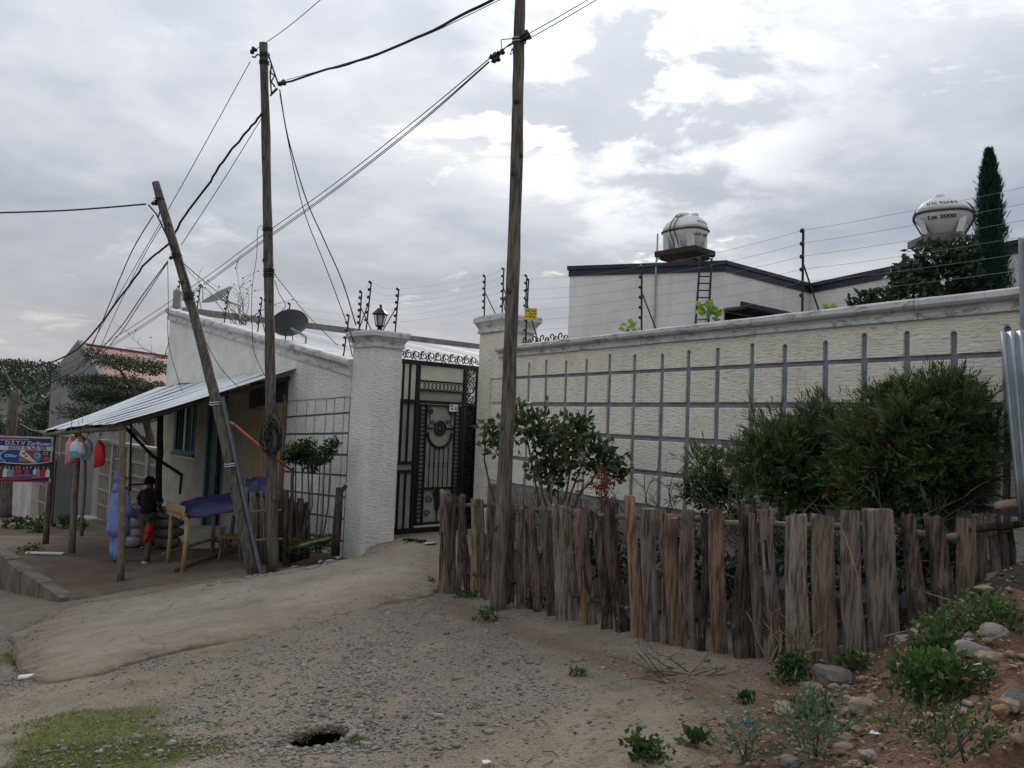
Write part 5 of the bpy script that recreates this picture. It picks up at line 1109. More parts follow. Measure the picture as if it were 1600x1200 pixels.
# ================================================================== SACKS
def sackmesh(l, w_, h_, seed):
    R = []; m = 10; rs = random.Random(seed)
    for j in range(m + 1):
        t = j / m; s_ = (math.sin(PI * (.06 + .88 * t))) ** .38; R.append([(-l / 2 + l * t, w_ / 2 * s_ * math.copysign(abs(math.cos(2 * PI * k / 14)) ** .75, math.cos(2 * PI * k / 14)) * rs.uniform(.95, 1.05), h_ / 2 + h_ / 2 * s_ * math.copysign(abs(math.sin(2 * PI * k / 14)) ** .6, math.sin(2 * PI * k / 14)) * rs.uniform(.93, 1.05)) for k in range(14)])
    return MB().rings(R)
words = ['bottom', 'second', 'third', 'fourth', 'top']
for col_, (u, Y, n_, mt, wd_) in enumerate(((214, 17.0, 4, 'sack', 'left pale stack beside the block wall'), (232, 17.4, 5, 'sack', 'middle pale stack beside the block wall'), (263, 17.0, 4, 'sack_dark', 'right dark stack against the house corner'))):
    base = P(u, 832, Y); gz0 = float(plz(base.x, base.y))
    for k in range(n_):
        o = sackmesh(.58 + rnd(-.08, .08), .42, .225 * rnd(.85, 1.1), col_ * 10 + k).build('sack', MT[mt], None, True, Matrix.Translation((base.x + rnd(-.05, .05), base.y + rnd(-.05, .05), gz0 + k * .215)) @ Matrix.Rotation(.75 + rnd(-.35, .35), 4, 'Z'))
        tag(o, 'filled sack, %s of the %s' % (words[k] if k < n_ - 1 else 'top', wd_), 'sack', 'stacked sacks under the lean-to')
# ================================================================== PEOPLE
def skinned(name, verts, edges, radii, mat, parent, sub=2):
    me = bpy.data.meshes.new(name); me.from_pydata([tuple(v) for v in verts], edges, []); o = bpy.data.objects.new(name, me); COL.objects.link(o)
    sk = o.modifiers.new('skin', 'SKIN'); sv = me.skin_vertices[0].data if me.skin_vertices else None
    if sv is None:
        bm_ = bmesh.new(); bm_.from_mesh(me); bm_.verts.layers.skin.verify(); bm_.to_mesh(me); bm_.free(); sv = me.skin_vertices[0].data
    for i, r in enumerate(radii): sv[i].radius = (r, r) if isinstance(r, float) else r
    sv[0].use_root = True
    ss = o.modifiers.new('sub', 'SUBSURF'); ss.levels = sub; ss.render_levels = sub
    dg = bpy.context.evaluated_depsgraph_get(); dg.update(); m2 = bpy.data.meshes.new_from_object(o.evaluated_get(dg)); bpy.data.objects.remove(o); m2.name = name
    m2.materials.clear(); m2.materials.append(mat); m2.polygons.foreach_set('use_smooth', [True] * len(m2.polygons))
    return link(name, m2, parent)
def ell(cx, cy, z, rx, ry, n=16, wob=0, ph=0): return [(cx + rx * math.cos(2 * PI * k / n) * (1 + wob * math.sin(4 * 2 * PI * k / n + ph)), cy + ry * math.sin(2 * PI * k / n) * (1 + wob * math.sin(5 * 2 * PI * k / n + ph)), z) for k in range(n)]
def person(base, H, yaw, label, arms, child=False, leg_gap=.09):
    """local: x = person's left-right, -y = front, z up; arms = ((elbow),(wrist)) for left and right in units of H"""
    t = empty('person', Matrix.Translation(base) @ Matrix.Rotation(yaw, 4, 'Z'), label, 'person', None); h = H; hs_ = 1.28 if child else 1.0; sh = .115
    V = [(0, 0, .52 * h), (0, .005 * h, .62 * h), (0, 0, .74 * h), (0, 0, .815 * h), (0, .0, .86 * h), (0, -.008 * h, .93 * h), (0, -.004 * h, .965 * h)]
    E_ = [(i, i + 1) for i in range(6)]; Rd = [(.085 * h, .065 * h), (.075 * h, .055 * h), (.10 * h, .065 * h), (.06 * h, .05 * h), .030 * h, (.045 * h * hs_, .055 * h * hs_), (.040 * h * hs_, .048 * h * hs_)]
    for s_ in (-1, 1):
        i = len(V); V += [(s_ * leg_gap * .6 * h, 0, .49 * h), (s_ * leg_gap * .62 * h, -.008 * h, .27 * h), (s_ * leg_gap * .65 * h, .006 * h, .05 * h), (s_ * leg_gap * .72 * h, -.07 * h, .018 * h)]
        E_ += [(0, i), (i, i + 1), (i + 1, i + 2), (i + 2, i + 3)]; Rd += [.052 * h, .036 * h, .024 * h, .018 * h]
    hands = []
    for s_, (el, wr) in zip((-1, 1), arms):
        i = len(V); d = (Vector(wr) - Vector(el)).normalized(); V += [(s_ * sh * h, 0, .795 * h), tuple(Vector(el) * h), tuple(Vector(wr) * h), tuple((Vector(wr) + d * .035) * h)]
        E_ += [(3, i), (i, i + 1), (i + 1, i + 2), (i + 2, i + 3)]; Rd += [.034 * h, .025 * h, .019 * h, (.020 * h, .013 * h)]; hands.append(((Vector(wr) + d * .04) * h, d, s_))
    body = skinned('body', V, E_, Rd, MT['skin'], t)
    fb = MB()
    for p, d, s_ in hands:
        side = d.cross(Vector((0, 1, 0))).normalized()
        for k in range(4): q = p + side * (k - 1.5) * .010 * h; fb.tube([q - d * .02 * h, q + d * .022 * h, q + d * (.040 + .006 * (k in (1, 2))) * h + Vector((0, -.008 * h, 0))], [.0055 * h, .005 * h, .0035 * h], 5)
        q = p - side * .018 * h * s_ - d * .02 * h; fb.tube([q, q - side * .012 * h * s_ + d * .02 * h, q - side * .012 * h * s_ + d * .036 * h], [.006 * h, .0055 * h, .004 * h], 5)
    nb_ = len(body.data.vertices)                       # fingers, nose and ears belong to the same body mesh
    fb.ball((0, -.066 * h * hs_, .925 * h), .010 * h, 6, 4, (.8, 1, 1.4))
    for s_ in (-1, 1): fb.ball((s_ * .047 * h * hs_, .004 * h, .925 * h), .012 * h, 6, 4, (.5, .9, 1.4))
    bm_ = bmesh.new(); bm_.from_mesh(body.data); vs = [bm_.verts.new(p) for p in fb.v]
    for f_ in fb.f:
        try: bm_.faces.new([vs[i] for i in f_])
        except ValueError: pass
    bm_.to_mesh(body.data); bm_.free()
    e_ = MB()
    for s_ in (-1, 1): e_.ball((s_ * .02 * h * hs_, -.055 * h * hs_, .937 * h), .006 * h, 6, 4)
    e_.build('eyes', MT['paper'], body, True); MB().ball((0, -.055 * h * hs_, .898 * h), .014 * h, 8, 4, (1.2, .4, .35)).build('mouth', MT['s_maroon'], body, True)
    return t, body
def hairmesh(t, h, hs_, big=1.0, back=0.0):
    b = MB(); n = 14; R = []
    for j in range(8):
        a_ = -.35 + (PI / 2 + .33) * j / 7; R.append([(.058 * h * hs_ * big * math.cos(a_) * math.cos(2 * PI * k / n) * rnd(.94, 1.06), .010 * h + back * h + .066 * h * hs_ * big * math.cos(a_) * math.sin(2 * PI * k / n) * rnd(.94, 1.06), .945 * h + .058 * h * hs_ * big * math.sin(a_)) for k in range(n)])
    b.rings(R); return b.build('hair', MT['hair'], t, True)
# adult in pale blue robe, headscarf, seen from behind and the side
bp = P(183, 863, 14.9); bp.z = float(plz(bp.x, bp.y)); hB_ = 1.68
t, body = person(bp, hB_, math.radians(140), 'person in a pale blue robe and headscarf standing behind the front post of the lean-to', (((-.15, .0, .62), (-.13, -.10, .52)), ((.15, .02, .62), (.12, -.09, .53))))
h = hB_
b = MB(); b.rings([ell(0, .005, z * h, rx * h, ry * h, 32, w_ * 1.6, z * 2) for z, rx, ry, w_ in ((.30, .14, .12, .05), (.40, .135, .115, .045), (.55, .13, .11, .03), (.68, .125, .095, .02), (.78, .13, .085, .01), (.815, .11, .07, 0), (.845, .055, .05, 0))]); b.build('robe', MT['robe_blue'], t, True)
for s_, (el, wr) in zip((-1, 1), (((-.15, .0, .62), (-.13, -.10, .52)), ((.15, .02, .62), (.12, -.09, .53)))):
    b = MB(); b.tube([Vector((s_ * .10, 0, .80)) * h, Vector((s_ * .128, 0, .73)) * h, Vector(el) * h, Vector(el).lerp(Vector(wr), .85) * h], [.045 * h, .045 * h, .046 * h, .055 * h], 10); b.build('sleeve', MT['robe_blue'], t, True)
    b = MB(); b.rings([ell(s_ * .05 * h, .0, z * h, r_ * h, r_ * h, 12, .06, z * 20) for z, r_ in ((.035, .062), (.15, .058), (.3, .062), (.45, .075))]); b.build('trouser_leg', MT['robe_blue'], t, True)
    MB().ball((s_ * .065 * h, -.03 * h, .016 * h), .05 * h, 10, 5, (.6, 1.25, .35)).build('shoe', MT['pale_shoe'], t, True)
b = MB(); R = []
for j in range(9):
    a_ = -.9 + (PI / 2 + .88) * j / 8; R.append([(.064 * h * max(math.cos(a_), .02) * (1.15 if j < 3 else 1) * math.cos(2 * PI * k / 16), .016 * h + .062 * h * max(math.cos(a_), .02) * math.sin(2 * PI * k / 16) * (1.2 if math.sin(2 * PI * k / 16) > 0 else .62), .94 * h + .066 * h * math.sin(a_)) for k in range(16)])
R = [ell(0, .02 * h, .78 * h, .10 * h, .085 * h), ell(0, .02 * h, .83 * h, .075 * h, .065 * h)] + R; b.rings(R); b.build('headscarf', MT['robe_blue'], t, True)
# youth in black shirt, back turned
bp = P(229, 851, 16.6); bp.z = float(plz(bp.x, bp.y)); hB_ = 1.5; h = hB_
arms2 = (((-.165, .02, .63), (-.15, -.08, .54)), ((.165, .02, .63), (.14, -.10, .55)))
t, body = person(bp, hB_, math.radians(165), 'person in a black shirt with thick dark hair, back turned, beside the sacks', arms2)
b = MB(); b.rings([ell(0, .004, z * h, rx * h, ry * h, 16, .015, z * 9) for z, rx, ry in ((.50, .118, .09), (.6, .112, .085), (.7, .125, .09), (.78, .13, .085), (.815, .10, .07), (.845, .05, .045))]); b.build('shirt', MT['shirt_black'], t, True)
for s_, (el, wr) in zip((-1, 1), arms2):
    b = MB(); b.tube([Vector((s_ * .10, 0, .80)) * h, Vector((s_ * .135, 0, .74)) * h, Vector((s_ * .155, .01, .675)) * h], [.045 * h, .046 * h, .045 * h], 10); b.build('sleeve', MT['shirt_black'], t, True)
    b = MB(); b.rings([ell(s_ * .052 * h, .0, z * h, r_ * h, r_ * h, 12, .04, z * 20) for z, r_ in ((.06, .048), (.2, .05), (.35, .058), (.52, .07))]); b.build('trouser_leg', MT['olive'], t, True)
    MB().ball((s_ * .065 * h, -.03 * h, .018 * h), .05 * h, 10, 5, (.6, 1.3, .38)).build('shoe', MT['cyan_shoe'], t, True)
hairmesh(t, h, 1, 1.22, .01)
# small child in red
bp = P(230, 873, 14.6); bp.z = float(plz(bp.x, bp.y)); hB_ = .86; h = hB_
arms3 = (((-.15, -.01, .60), (-.13, -.09, .49)), ((.15, -.01, .60), (.135, -.08, .48)))
t, body = person(bp, hB_, math.radians(-65), 'small child in a red shirt and grey trousers standing beside the table', arms3, True)
b = MB(); b.rings([ell(0, .004, z * h, rx * h, ry * h, 16, .015, z * 9) for z, rx, ry in ((.44, .135, .115), (.55, .13, .11), (.7, .125, .095), (.78, .12, .085), (.815, .09, .07), (.84, .055, .05))]); b.build('shirt', MT['shirt_red'], t, True)
for s_, (el, wr) in zip((-1, 1), arms3):
    b = MB(); b.tube([Vector((s_ * .09, 0, .795)) * h, Vector((s_ * .135, 0, .73)) * h, Vector((s_ * .15, 0, .65)) * h], [.045 * h, .05 * h, .05 * h], 10); b.build('sleeve', MT['shirt_red'], t, True)
    b = MB(); b.rings([ell(s_ * .055 * h, .0, z * h, r_ * h, r_ * h, 12, .04, z * 20) for z, r_ in ((.06, .055), (.2, .058), (.35, .068), (.47, .085))]); b.build('trouser_leg', MT['grey_cloth'], t, True)
    MB().ball((s_ * .07 * h, -.035 * h, .022 * h), .06 * h, 10, 5, (.6, 1.3, .42)).build('shoe', MT['pale_shoe'], t, True)
hairmesh(t, h, 1.28, .98, .012)
# ================================================================== BLOCK WALL AND FAR LEFT PROPERTY
fw_ = empty('block_wall', LM @ Matrix.Translation((0, .25, 0)), 'grey precast block wall beyond the lean-to', 'wall')
nb = 9
for k in range(nb):                                    # bays of framed ribbed panels
    s1_ = -9.95 - k * 1.62; s0_ = s1_ - 1.62; zg = -1.4 - .05 * max(0, k) * 1.3 - .35 * (k > 2) - .12 * max(0, k - 3); zt = .46
    if 3.5 < k < 5.5: continue
    MB().box(s1_ - .09, s1_ + .09, -.07, .12, zg - 1.2, zt).build('post', MT['precast_rib'], fw_)
    MB().box(s0_ + .09, s1_ - .09, .02, .08, zg - 1.2, zg + .02).build('plinth', MT['plaster_shop'], fw_)
    nr = 5; ph_ = (zt - zg - .02) / nr
    for r in range(nr):
        z0_ = zg + .03 + r * ph_; MB().box(s0_ + .092, s1_ - .092, .01, .07, z0_, z0_ + ph_ - .012).build('panel', MT['precast'], fw_)
        MB().box(s0_ + .095, s1_ - .095, -.022, .009, z0_ + ph_ - .075, z0_ + ph_ - .02).build('panel_rib', MT['precast_rib'], fw_)
        b = MB()
        for q in range(8): x = s0_ + .17 + q * .185; b.box(x, x + .03, -.012, .009, z0_ + .02, z0_ + ph_ - .08)
        b.build('relief', MT['precast_rib'], fw_)
    MB().box(s0_ - .05, s1_ - .051, -.1, .16, zt + .002, zt + .08).build('coping', MT['precast_rib'], fw_)
def quadwall(name, pts, th, mat, label, cat):
    a_, b_ = pts[0], pts[1]; d = (b_ - a_).to_2d(); M = frame((a_.x, a_.y, 0), d); o = MB(); l = d.length
    o.prism([(0, a_.z), (l, b_.z), (l, pts[2].z), (0, pts[3].z)], 0, th); ob = o.build(name, MT[mat], None, False, M); return tag(ob, label, cat)
g0 = quadwall('metal_gate_leaf', [P(82, 818, 21.5), P(110, 818, 21.0), P(113, 712, 21.0), P(88, 712, 21.5)], .08, 'soot_sheet', 'dark grey gate leaf standing open beyond the lean-to', 'gate')
MT['gate_grey'] = MAT('gate_grey', (.10, .098, .092), (.075, .073, .068), 2, rough=.7); g0.data.materials.clear(); g0.data.materials.append(MT['gate_grey'])
MB().box(-.04, 0, -.02, .1, -2.2, .1).build('edge', MT['navy'], g0)
q0 = quadwall('plaster_wall', [P(12, 815, 26), P(46, 815, 24), P(48, 745, 24), P(14, 748, 26)], .2, 'plaster_white', 'pale plastered wall below the signboard', 'wall')
# grey gable building with red roof
pk, rd_ = P(122, 531, 33.0), P(262, 551, 39.0); rdir = (rd_ - pk); rdir.z = 0; rdir.normalize(); side = Vector((-rdir.y, rdir.x, 0))
gb = empty('church_building', frame((pk.x, pk.y, 0), rdir), 'grey gabled building with a red metal roof behind the flat-topped tree', 'building')
zp = pk.z; dr = 1.42; hw = 1.15
b = MB()
for x0, x1 in ((0, .3),): b.add([(x0, -hw, -6), (x0, hw, -6), (x0, hw, zp - dr), (x0, 0, zp), (x0, -hw, zp - dr), (x1, -hw, -6), (x1, hw, -6), (x1, hw, zp - dr), (x1, 0, zp), (x1, -hw, zp - dr)], [(4, 3, 2, 1, 0), (5, 6, 7, 8, 9), (0, 1, 6, 5), (1, 2, 7, 6), (2, 3, 8, 7), (3, 4, 9, 8), (4, 0, 5, 9)])
b.build('gable_wall', MT['grey_cement'], gb); MB().box(.31, 13, -hw, -hw + .25, -6, zp - dr - .1).build('side_wall', MT['grey_cement'], gb); MB().box(.31, 13, hw - .25, hw, -6, zp - dr - .1).build('side_wall', MT['grey_cement'], gb)
b = MB()
for sg_ in (-1, 1): b.add([(.32, 0, zp - .18), (13.2, 0, zp - .18), (13.2, sg_ * (hw + .35), zp - dr - .5), (.32, sg_ * (hw + .35), zp - dr - .5)], [(0, 1, 2, 3) if sg_ < 0 else (3, 2, 1, 0)])
rf = b.build('roof', MT['red_roof'], gb); rf.modifiers.new('s', 'SOLIDIFY').thickness = .06
for k in range(22):
    x = .6 + k * .58; MB().tube([(x, 0, zp - .15), (x, -(hw + .35), zp - dr - .47)], .02, 4).build('roof_rib', MT['red_roof'], rf)
MB().box(.28, 13.3, -.1, .1, zp - .19, zp - .10).build('ridge_cap', MT['red_roof'], rf)
# ================================================================== PICKET FENCE OF SLABS AND POSTS
FXS = [600, 690, 780, 860, 1000, 1130, 1250, 1400, 1500, 1535, 1560, 1600]; FYS = [9.9, 9.35, 8.62, 7.86, 6.74, 6.16, 5.88, 5.80, 5.86, 6.2, 6.35, 6.5]
def fY(u): return float(np.interp(u, FXS, FYS))
A = lambda l: [(680 + a / 3.3333, 680 + b / 3.3333, w / 3.3333, 700 + c / 3.3333, 700 + d / 3.3333, m) for a, b, w, c, d, m in l]
B = lambda l: [(1100 + a / 2.858, 1100 + b / 2.858, w / 2.858, 780 + c / 2.858, 780 + d / 2.858, m) for a, b, w, c, d, m in l]
PL = A([(48, 30, 46, 245, 755, 'mauve'), (92, 88, 52, 240, 765, 'mauve'), (128, 128, 26, 262, 745, 'grey'), (155, 160, 40, 250, 745, 'bark'), (198, 208, 34, 280, 755, 'tan'), (236, 258, 44, 265, 800, 'grey'), (282, 288, 48, 280, 745, 'mauve'), (400, 398, 44, 300, 765, 'mauve'),
        (450, 462, 56, 310, 788, 'grey'), (487, 492, 24, 330, 780, 'bark'), (512, 525, 48, 320, 792, 'mauve'), (578, 616, 68, 310, 888, 'mauve'), (655, 705, 112, 300, 898, 'grey'), (742, 797, 46, 310, 906, 'tan'), (780, 832, 46, 330, 908, 'mauve'), (832, 905, 62, 340, 935, 'bark'), (888, 880, 30, 360, 900, 'bark'),
        (925, 972, 72, 300, 940, 'bark'), (1020, 1052, 62, 270, 965, 'tan'), (1115, 1125, 82, 320, 970, 'grey'), (1185, 1192, 44, 340, 960, 'mauve'), (1230, 1258, 70, 350, 1016, 'tan'), (1302, 1348, 78, 330, 1042, 'mauve'), (1385, 1415, 46, 360, 1040, 'bark'), (1468, 1481, 82, 340, 1072, 'tan')])
PL += B([(172, 215, 100, 55, 695, 'bark'), (222, 250, 40, 75, 690, 'grey'), (290, 322, 64, 52, 705, 'mauve'), (410, 435, 104, 68, 738, 'grey'), (530, 551, 108, 70, 708, 'tan2'), (645, 690, 96, 68, 692, 'grey'), (774, 812, 138, 64, 690, 'grey'), (918, 950, 76, 82, 690, 'bark'), (1035, 1082, 90, 90, 680, 'bark'), (1160, 1182, 76, 90, 600, 'tan2'),
         (1232, 1236, 66, 65, 480, 'grey'), (1296, 1300, 46, 65, 430, 'grey'), (1330, 1332, 18, 65, 390, 'bark'), (1358, 1362, 26, 130, 400, 'bark')])
MT['plank_tan2'] = MAT('plank_tan2', (.24, .18, .125), (.12, .088, .062), c3=(.28, .23, .17), rand=.15, **wood_grain)
fo = P(690, 925, 9.35); fence = empty('picket_fence', fo, 'rough picket fence of weathered slabs and split posts in front of the compound wall', 'fence')
for i, (ut, ub, w_, vt, vb, m_) in enumerate(PL):
    um = (ut + ub) / 2; Y = fY(um) + rnd(-.03, .03); a_, b_ = P(ub, vb, Y), P(ut, vt + rnd(-6, 5), Y + rnd(-.05, .06)); wd = w_ / FPX * Y * 1.02
    rgh = {'bark': 1.7, 'mauve': 1.15}.get(m_, .6); th = wd * (.48 if wd < .16 else .22); n_ = 11; mR = 12; R = []; a_ = a_ - Vector((0, 0, .2)); L_ = (b_ - a_).length
    ph = [rnd(0, 6) for _ in range(4)]; tw = rnd(-.25, .25); lobes = [rnd(-1, 1) for _ in range(n_)]
    for j in range(mR + 1):
        t_ = j / mR; c = a_.lerp(b_, t_) + Vector((.02 * rgh * math.sin(t_ * 4 + ph[0]), .012 * math.sin(t_ * 5 + ph[1]), 0))
        s_ = 1 + .06 * rgh * math.sin(t_ * 7 + ph[2]) - (.05 + .04 * rgh) * t_; ring = []
        for k in range(n_):
            an = 2 * PI * k / n_; e_ = .36; q = 1 + .05 * rgh * rnd(-1, 1) + .07 * rgh * lobes[k] * math.sin(t_ * 6 + ph[3] + k)
            x = wd / 2 * s_ * q * math.copysign(abs(math.cos(an)) ** e_, math.cos(an)); y = th / 2 * s_ * q * math.copysign(abs(math.sin(an)) ** e_, math.sin(an))
            ring.append(c + Vector((x * math.cos(tw * t_) - y * math.sin(tw * t_), x * math.sin(tw * t_) + y * math.cos(tw * t_), (rnd(-.012, .012) * (1 + rgh) - .03 * abs(tw) * x / wd * 2) if j == mR else 0)) - fo)
        R.append(ring)
    if 'bark' in m_ or rgh > 1:                          # splintered top
        R.append([p.lerp(sum(R[-1], Vector()) / n_, .5) + Vector((0, 0, rnd(-.01, .03))) for p in R[-1]])
    mb = MB().rings(R); p_ = mb.build('picket', MT['plank_' + m_], fence, m_ == 'bark')
    if m_ in ('bark', 'mauve') and w_ > 12:              # strips of peeling bark
        for _ in range(3):
            j = random.randrange(2, mR - 3); k = random.choice((6, 7, 8, 9, 10)); q0 = Vector(R[j][k]); q1 = Vector(R[j + 2][k]); ou = Vector((rnd(-.02, .02), -.025, 0))
            mb = MB(); mb.add([q0, q0 + Vector((.02, -.004, 0)), q1 + Vector((.018, -.004, 0)), q1, q0 + ou + Vector((0, 0, -.04)), q0 + ou + Vector((.015, -.01, -.03))], [(0, 1, 2, 3), (4, 5, 1, 0)]); mb.build('bark_strip', MT['plank_bark'], p_)
def rail(pts, r, off=.09, mat='stick'):
    q = []
    for u, v in pts: q.append(P(u, v, fY(u) + off) - fo)
    MB().tube([q[i].lerp(q[i + 1], k / 3) + Vector((0, 0, rnd(-.01, .01))) for i in range(len(q) - 1) for k in range(3)] + [q[-1]], r, 7).build('rail', MT[mat], fence, True)
rail([(692, 788), (780, 790), (860, 800)], .025, .1, 'plank_grey'); rail([(860, 806), (1000, 806), (1130, 812)], .025); rail([(1115, 818), (1250, 820), (1400, 824)], .026, .08); rail([(1390, 828), (1480, 838), (1530, 836), (1575, 828)], .028, .08); rail([(1510, 830), (1600, 818)], .03, .02, 'plank_bark')
rail([(700, 890), (860, 920), (1000, 955)], .02, .09, 'plank_bark'); rail([(1000, 950), (1130, 975), (1250, 985), (1400, 960)], .024, .1, 'plank_bark')
# ================================================================== FOLIAGE
def unit(v): return v / (np.linalg.norm(v, axis=-1, keepdims=True) + 1e-9)
def rdir(n): return unit(RNG.normal(size=(n, 3)))
def leafquads(C, Ax, l, w, fold=.0):
    n = len(C); Ax = unit(Ax); s = unit(np.cross(Ax, rdir(n))); nn = np.cross(Ax, s); l = np.broadcast_to(np.asarray(l, float), (n,))[:, None]; w = np.broadcast_to(np.asarray(w, float), (n,))[:, None]
    V = np.stack([C, C + Ax * l * .45 + s * w / 2 + nn * w * fold, C + Ax * l, C + Ax * l * .45 - s * w / 2 + nn * w * fold], 1).reshape(-1, 3)
    return V, np.arange(4 * n).reshape(-1, 4)
def inblobs(blobs, n, shell=.55, rough=.25):
    """points spread through lumpy ellipsoids (c, rx, ry, rz), denser near the outside; returns points, outward dirs, depth 0..1"""
    wts = np.array([b[1] * b[2] * b[3] for b in blobs]) ** .75; ch = RNG.choice(len(blobs), n, p=wts / wts.sum()); d = rdir(n)
    rr = (shell + (1 - shell) * RNG.random(n) ** .6) * (1 + rough * (vnoise(d[:, 0] * 3 + ch * 7, d[:, 1] * 3 + d[:, 2] * 2.3) - .5) * 2)
    c = np.array([tuple(b[0]) for b in blobs])[ch]; r = np.array([b[1:4] for b in blobs])[ch]
    return c + d * r * rr[:, None], d, rr
def bl(u, v, Y, rx, ry=None, rz=None): return (P(u, v, Y), rx, ry or rx, rz or rx)
def plant(name, base, label, cat, group=None): return empty(name, base, label, cat, group)
def crown(par, blobs, n, l, w, mat, up=.3, nm='crown', shell=.5, rough=.25, droop=0):
    o = np.array(tuple(par.matrix_world.translation)); C, d, rr = inblobs(blobs, n, shell, rough)
    Ax = d * .6 + rdir(n) * .8 + np.array([0, 0, up - droop]); V, F_ = leafquads(C - o, Ax, l * RNG.uniform(.6, 1.25, n), w * RNG.uniform(.7, 1.2, n), .15)
    var = np.repeat(np.clip(RNG.normal(.42, .22, n) + .12 * d[:, 2] + 1.1 * fbm(C[:, 0] * 1.3 + C[:, 2], C[:, 1] + C[:, 2] * 1.7, 3.0, 3), 0, 1), 4); return npmesh(nm, V, F_, MT[mat], par, var)
def sprays(par, blobs, n, l, leaf, lw_, mat, up=.5, k=12, nm='crown', shell=.72, rough=.3):
    o = np.array(tuple(par.matrix_world.translation)); C, d, rr = inblobs(blobs, n, shell, rough); A_ = unit(d * .9 + rdir(n) * .55 + np.array([0, 0, up])); S = unit(np.cross(A_, rdir(n))); L_ = l * RNG.uniform(.6, 1.2, n)
    CC = []; AA = []; VV = []; base = np.clip(RNG.normal(.42, .18, n) + 1.2 * fbm(C[:, 0] * 1.3 + C[:, 2], C[:, 1] + C[:, 2] * 1.7, 2.6, 3), 0, 1)
    for j in range(k):
        t = (j + .5) / k; sg = 1 if j % 2 else -1; CC.append(C - o + A_ * (L_ * t)[:, None] + np.array([0, 0, -.12]) * (L_ * t * t)[:, None]); AA.append(A_ * .75 + S * sg * .75 * (1.1 - .6 * t) + rdir(n) * .12); VV.append(np.clip(base + .25 * (t - .5), 0, 1))
    C2 = np.concatenate(CC); A2 = np.concatenate(AA); V, F_ = leafquads(C2, A2, leaf * RNG.uniform(.7, 1.2, len(C2)), lw_, .1); return npmesh(nm, V, F_, MT[mat], par, np.repeat(np.concatenate(VV), 4))
def limb(par, pts, rs, mat='bark', nm='branch', n=7):
    o = par.matrix_world.translation; m = []
    for i in range(len(pts) - 1):
        for k in range(3): m.append(Vector(pts[i]).lerp(Vector(pts[i + 1]), k / 3) + Vector((rnd(-1, 1), rnd(-1, 1), rnd(-1, 1))) * rs[0] * .35 - o)
    m.append(Vector(pts[-1]) - o); return MB().tube(m, [float(np.interp(i / (len(m) - 1), [0, 1], [rs[0], rs[1]])) for i in range(len(m))], n).build(nm, MT[mat], par, True)
def gpt(u, v): return toground(u, v, roadz)
# feathery shrubs against the wall
s1 = plant('feathery_shrub', P(1245, 850, 8.0), 'smaller feathery green shrub against the panelled wall, left of the bigger one', 'shrub', 'feathery shrubs')
sprays(s1, [bl(1235, 708, 8.0, .38, .3, .36), bl(1190, 725, 8.0, .26, .25, .28), bl(1285, 678, 8.0, .26, .28, .28), bl(1250, 760, 8.0, .40, .3, .28), bl(1300, 700, 7.9, .25, .25, .3)], 2100, .11, .075, .011, 'leaf_conifer', shell=.45, rough=.5)
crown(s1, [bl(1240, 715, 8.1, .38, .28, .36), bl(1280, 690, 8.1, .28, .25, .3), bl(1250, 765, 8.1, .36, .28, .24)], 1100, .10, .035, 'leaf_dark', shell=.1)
sprays(s1, [bl(1232, 705, 8.0, .44, .3, .42), bl(1290, 672, 8.0, .28, .28, .30)], 80, .24, .085, .011, 'leaf_conifer', nm='shoots', shell=.9, rough=.4, up=.8)
for (u, v) in ((1215, 720), (1250, 690), (1280, 720)): limb(s1, [P(1245, 900, 8.0), P((1245 + u) / 2, 800, 8.0), P(u, v, 8.0)], [.025, .01])
s2 = plant('feathery_shrub', P(1440, 850, 6.9), 'bigger feathery green shrub against the panelled wall at the right', 'shrub', 'feathery shrubs')
sprays(s2, [bl(1440, 680, 6.9, .48, .32, .40), bl(1370, 700, 7.1, .36, .3, .36), bl(1498, 650, 6.8, .24, .25, .28), bl(1470, 735, 6.8, .42, .3, .34), bl(1410, 630, 7.0, .22, .22, .16), bl(1470, 612, 6.9, .22, .2, .14), bl(1380, 755, 7.0, .34, .3, .25), bl(1500, 720, 6.75, .24, .22, .28), bl(1420, 785, 6.95, .30, .25, .18)], 4600, .11, .072, .0105, 'leaf_conifer', shell=.45, rough=.5)
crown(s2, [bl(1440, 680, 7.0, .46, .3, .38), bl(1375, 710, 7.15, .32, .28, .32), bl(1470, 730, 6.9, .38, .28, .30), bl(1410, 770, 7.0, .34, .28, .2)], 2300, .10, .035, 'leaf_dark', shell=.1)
sprays(s2, [bl(1440, 680, 6.9, .52, .34, .42), bl(1490, 640, 6.8, .3, .25, .28), bl(1370, 705, 7.1, .36, .3, .34)], 150, .23, .08, .0105, 'leaf_conifer', nm='shoots', shell=.9, rough=.4, up=.8)
crown(s2, [bl(1400, 700, 6.95, .4, .3, .3), bl(1480, 700, 6.85, .3, .25, .3)], 120, .08, .03, 'leaf_rust', nm='dead_leaves', shell=.6)
for (u, v) in ((1380, 700), (1430, 680), (1480, 690), (1450, 740)): limb(s2, [P(1440, 930, 6.9), P((1440 + u) / 2, 820, 6.9), P(u, v, 6.9)], [.03, .012])
s3 = plant('leafy_shrub', P(1330, 900, 7.2), 'round-leaved creeper between the two feathery shrubs', 'shrub')
crown(s3, [bl(1322, 690, 7.3, .14, .12, .16), bl(1345, 670, 7.2, .12, .1, .12), bl(1305, 740, 7.3, .14, .12, .2)], 420, .075, .055, 'leaf_weed', shell=.3); crown(s3, [bl(1352, 790, 7.0, .04, .04, .10), bl(1300, 760, 7.2, .06, .05, .08)], 22, .07, .05, 'leaf_rust', nm='yellow_leaves'); limb(s3, [P(1330, 950, 7.2), P(1330, 800, 7.2), P(1335, 690, 7.2)], [.015, .006])
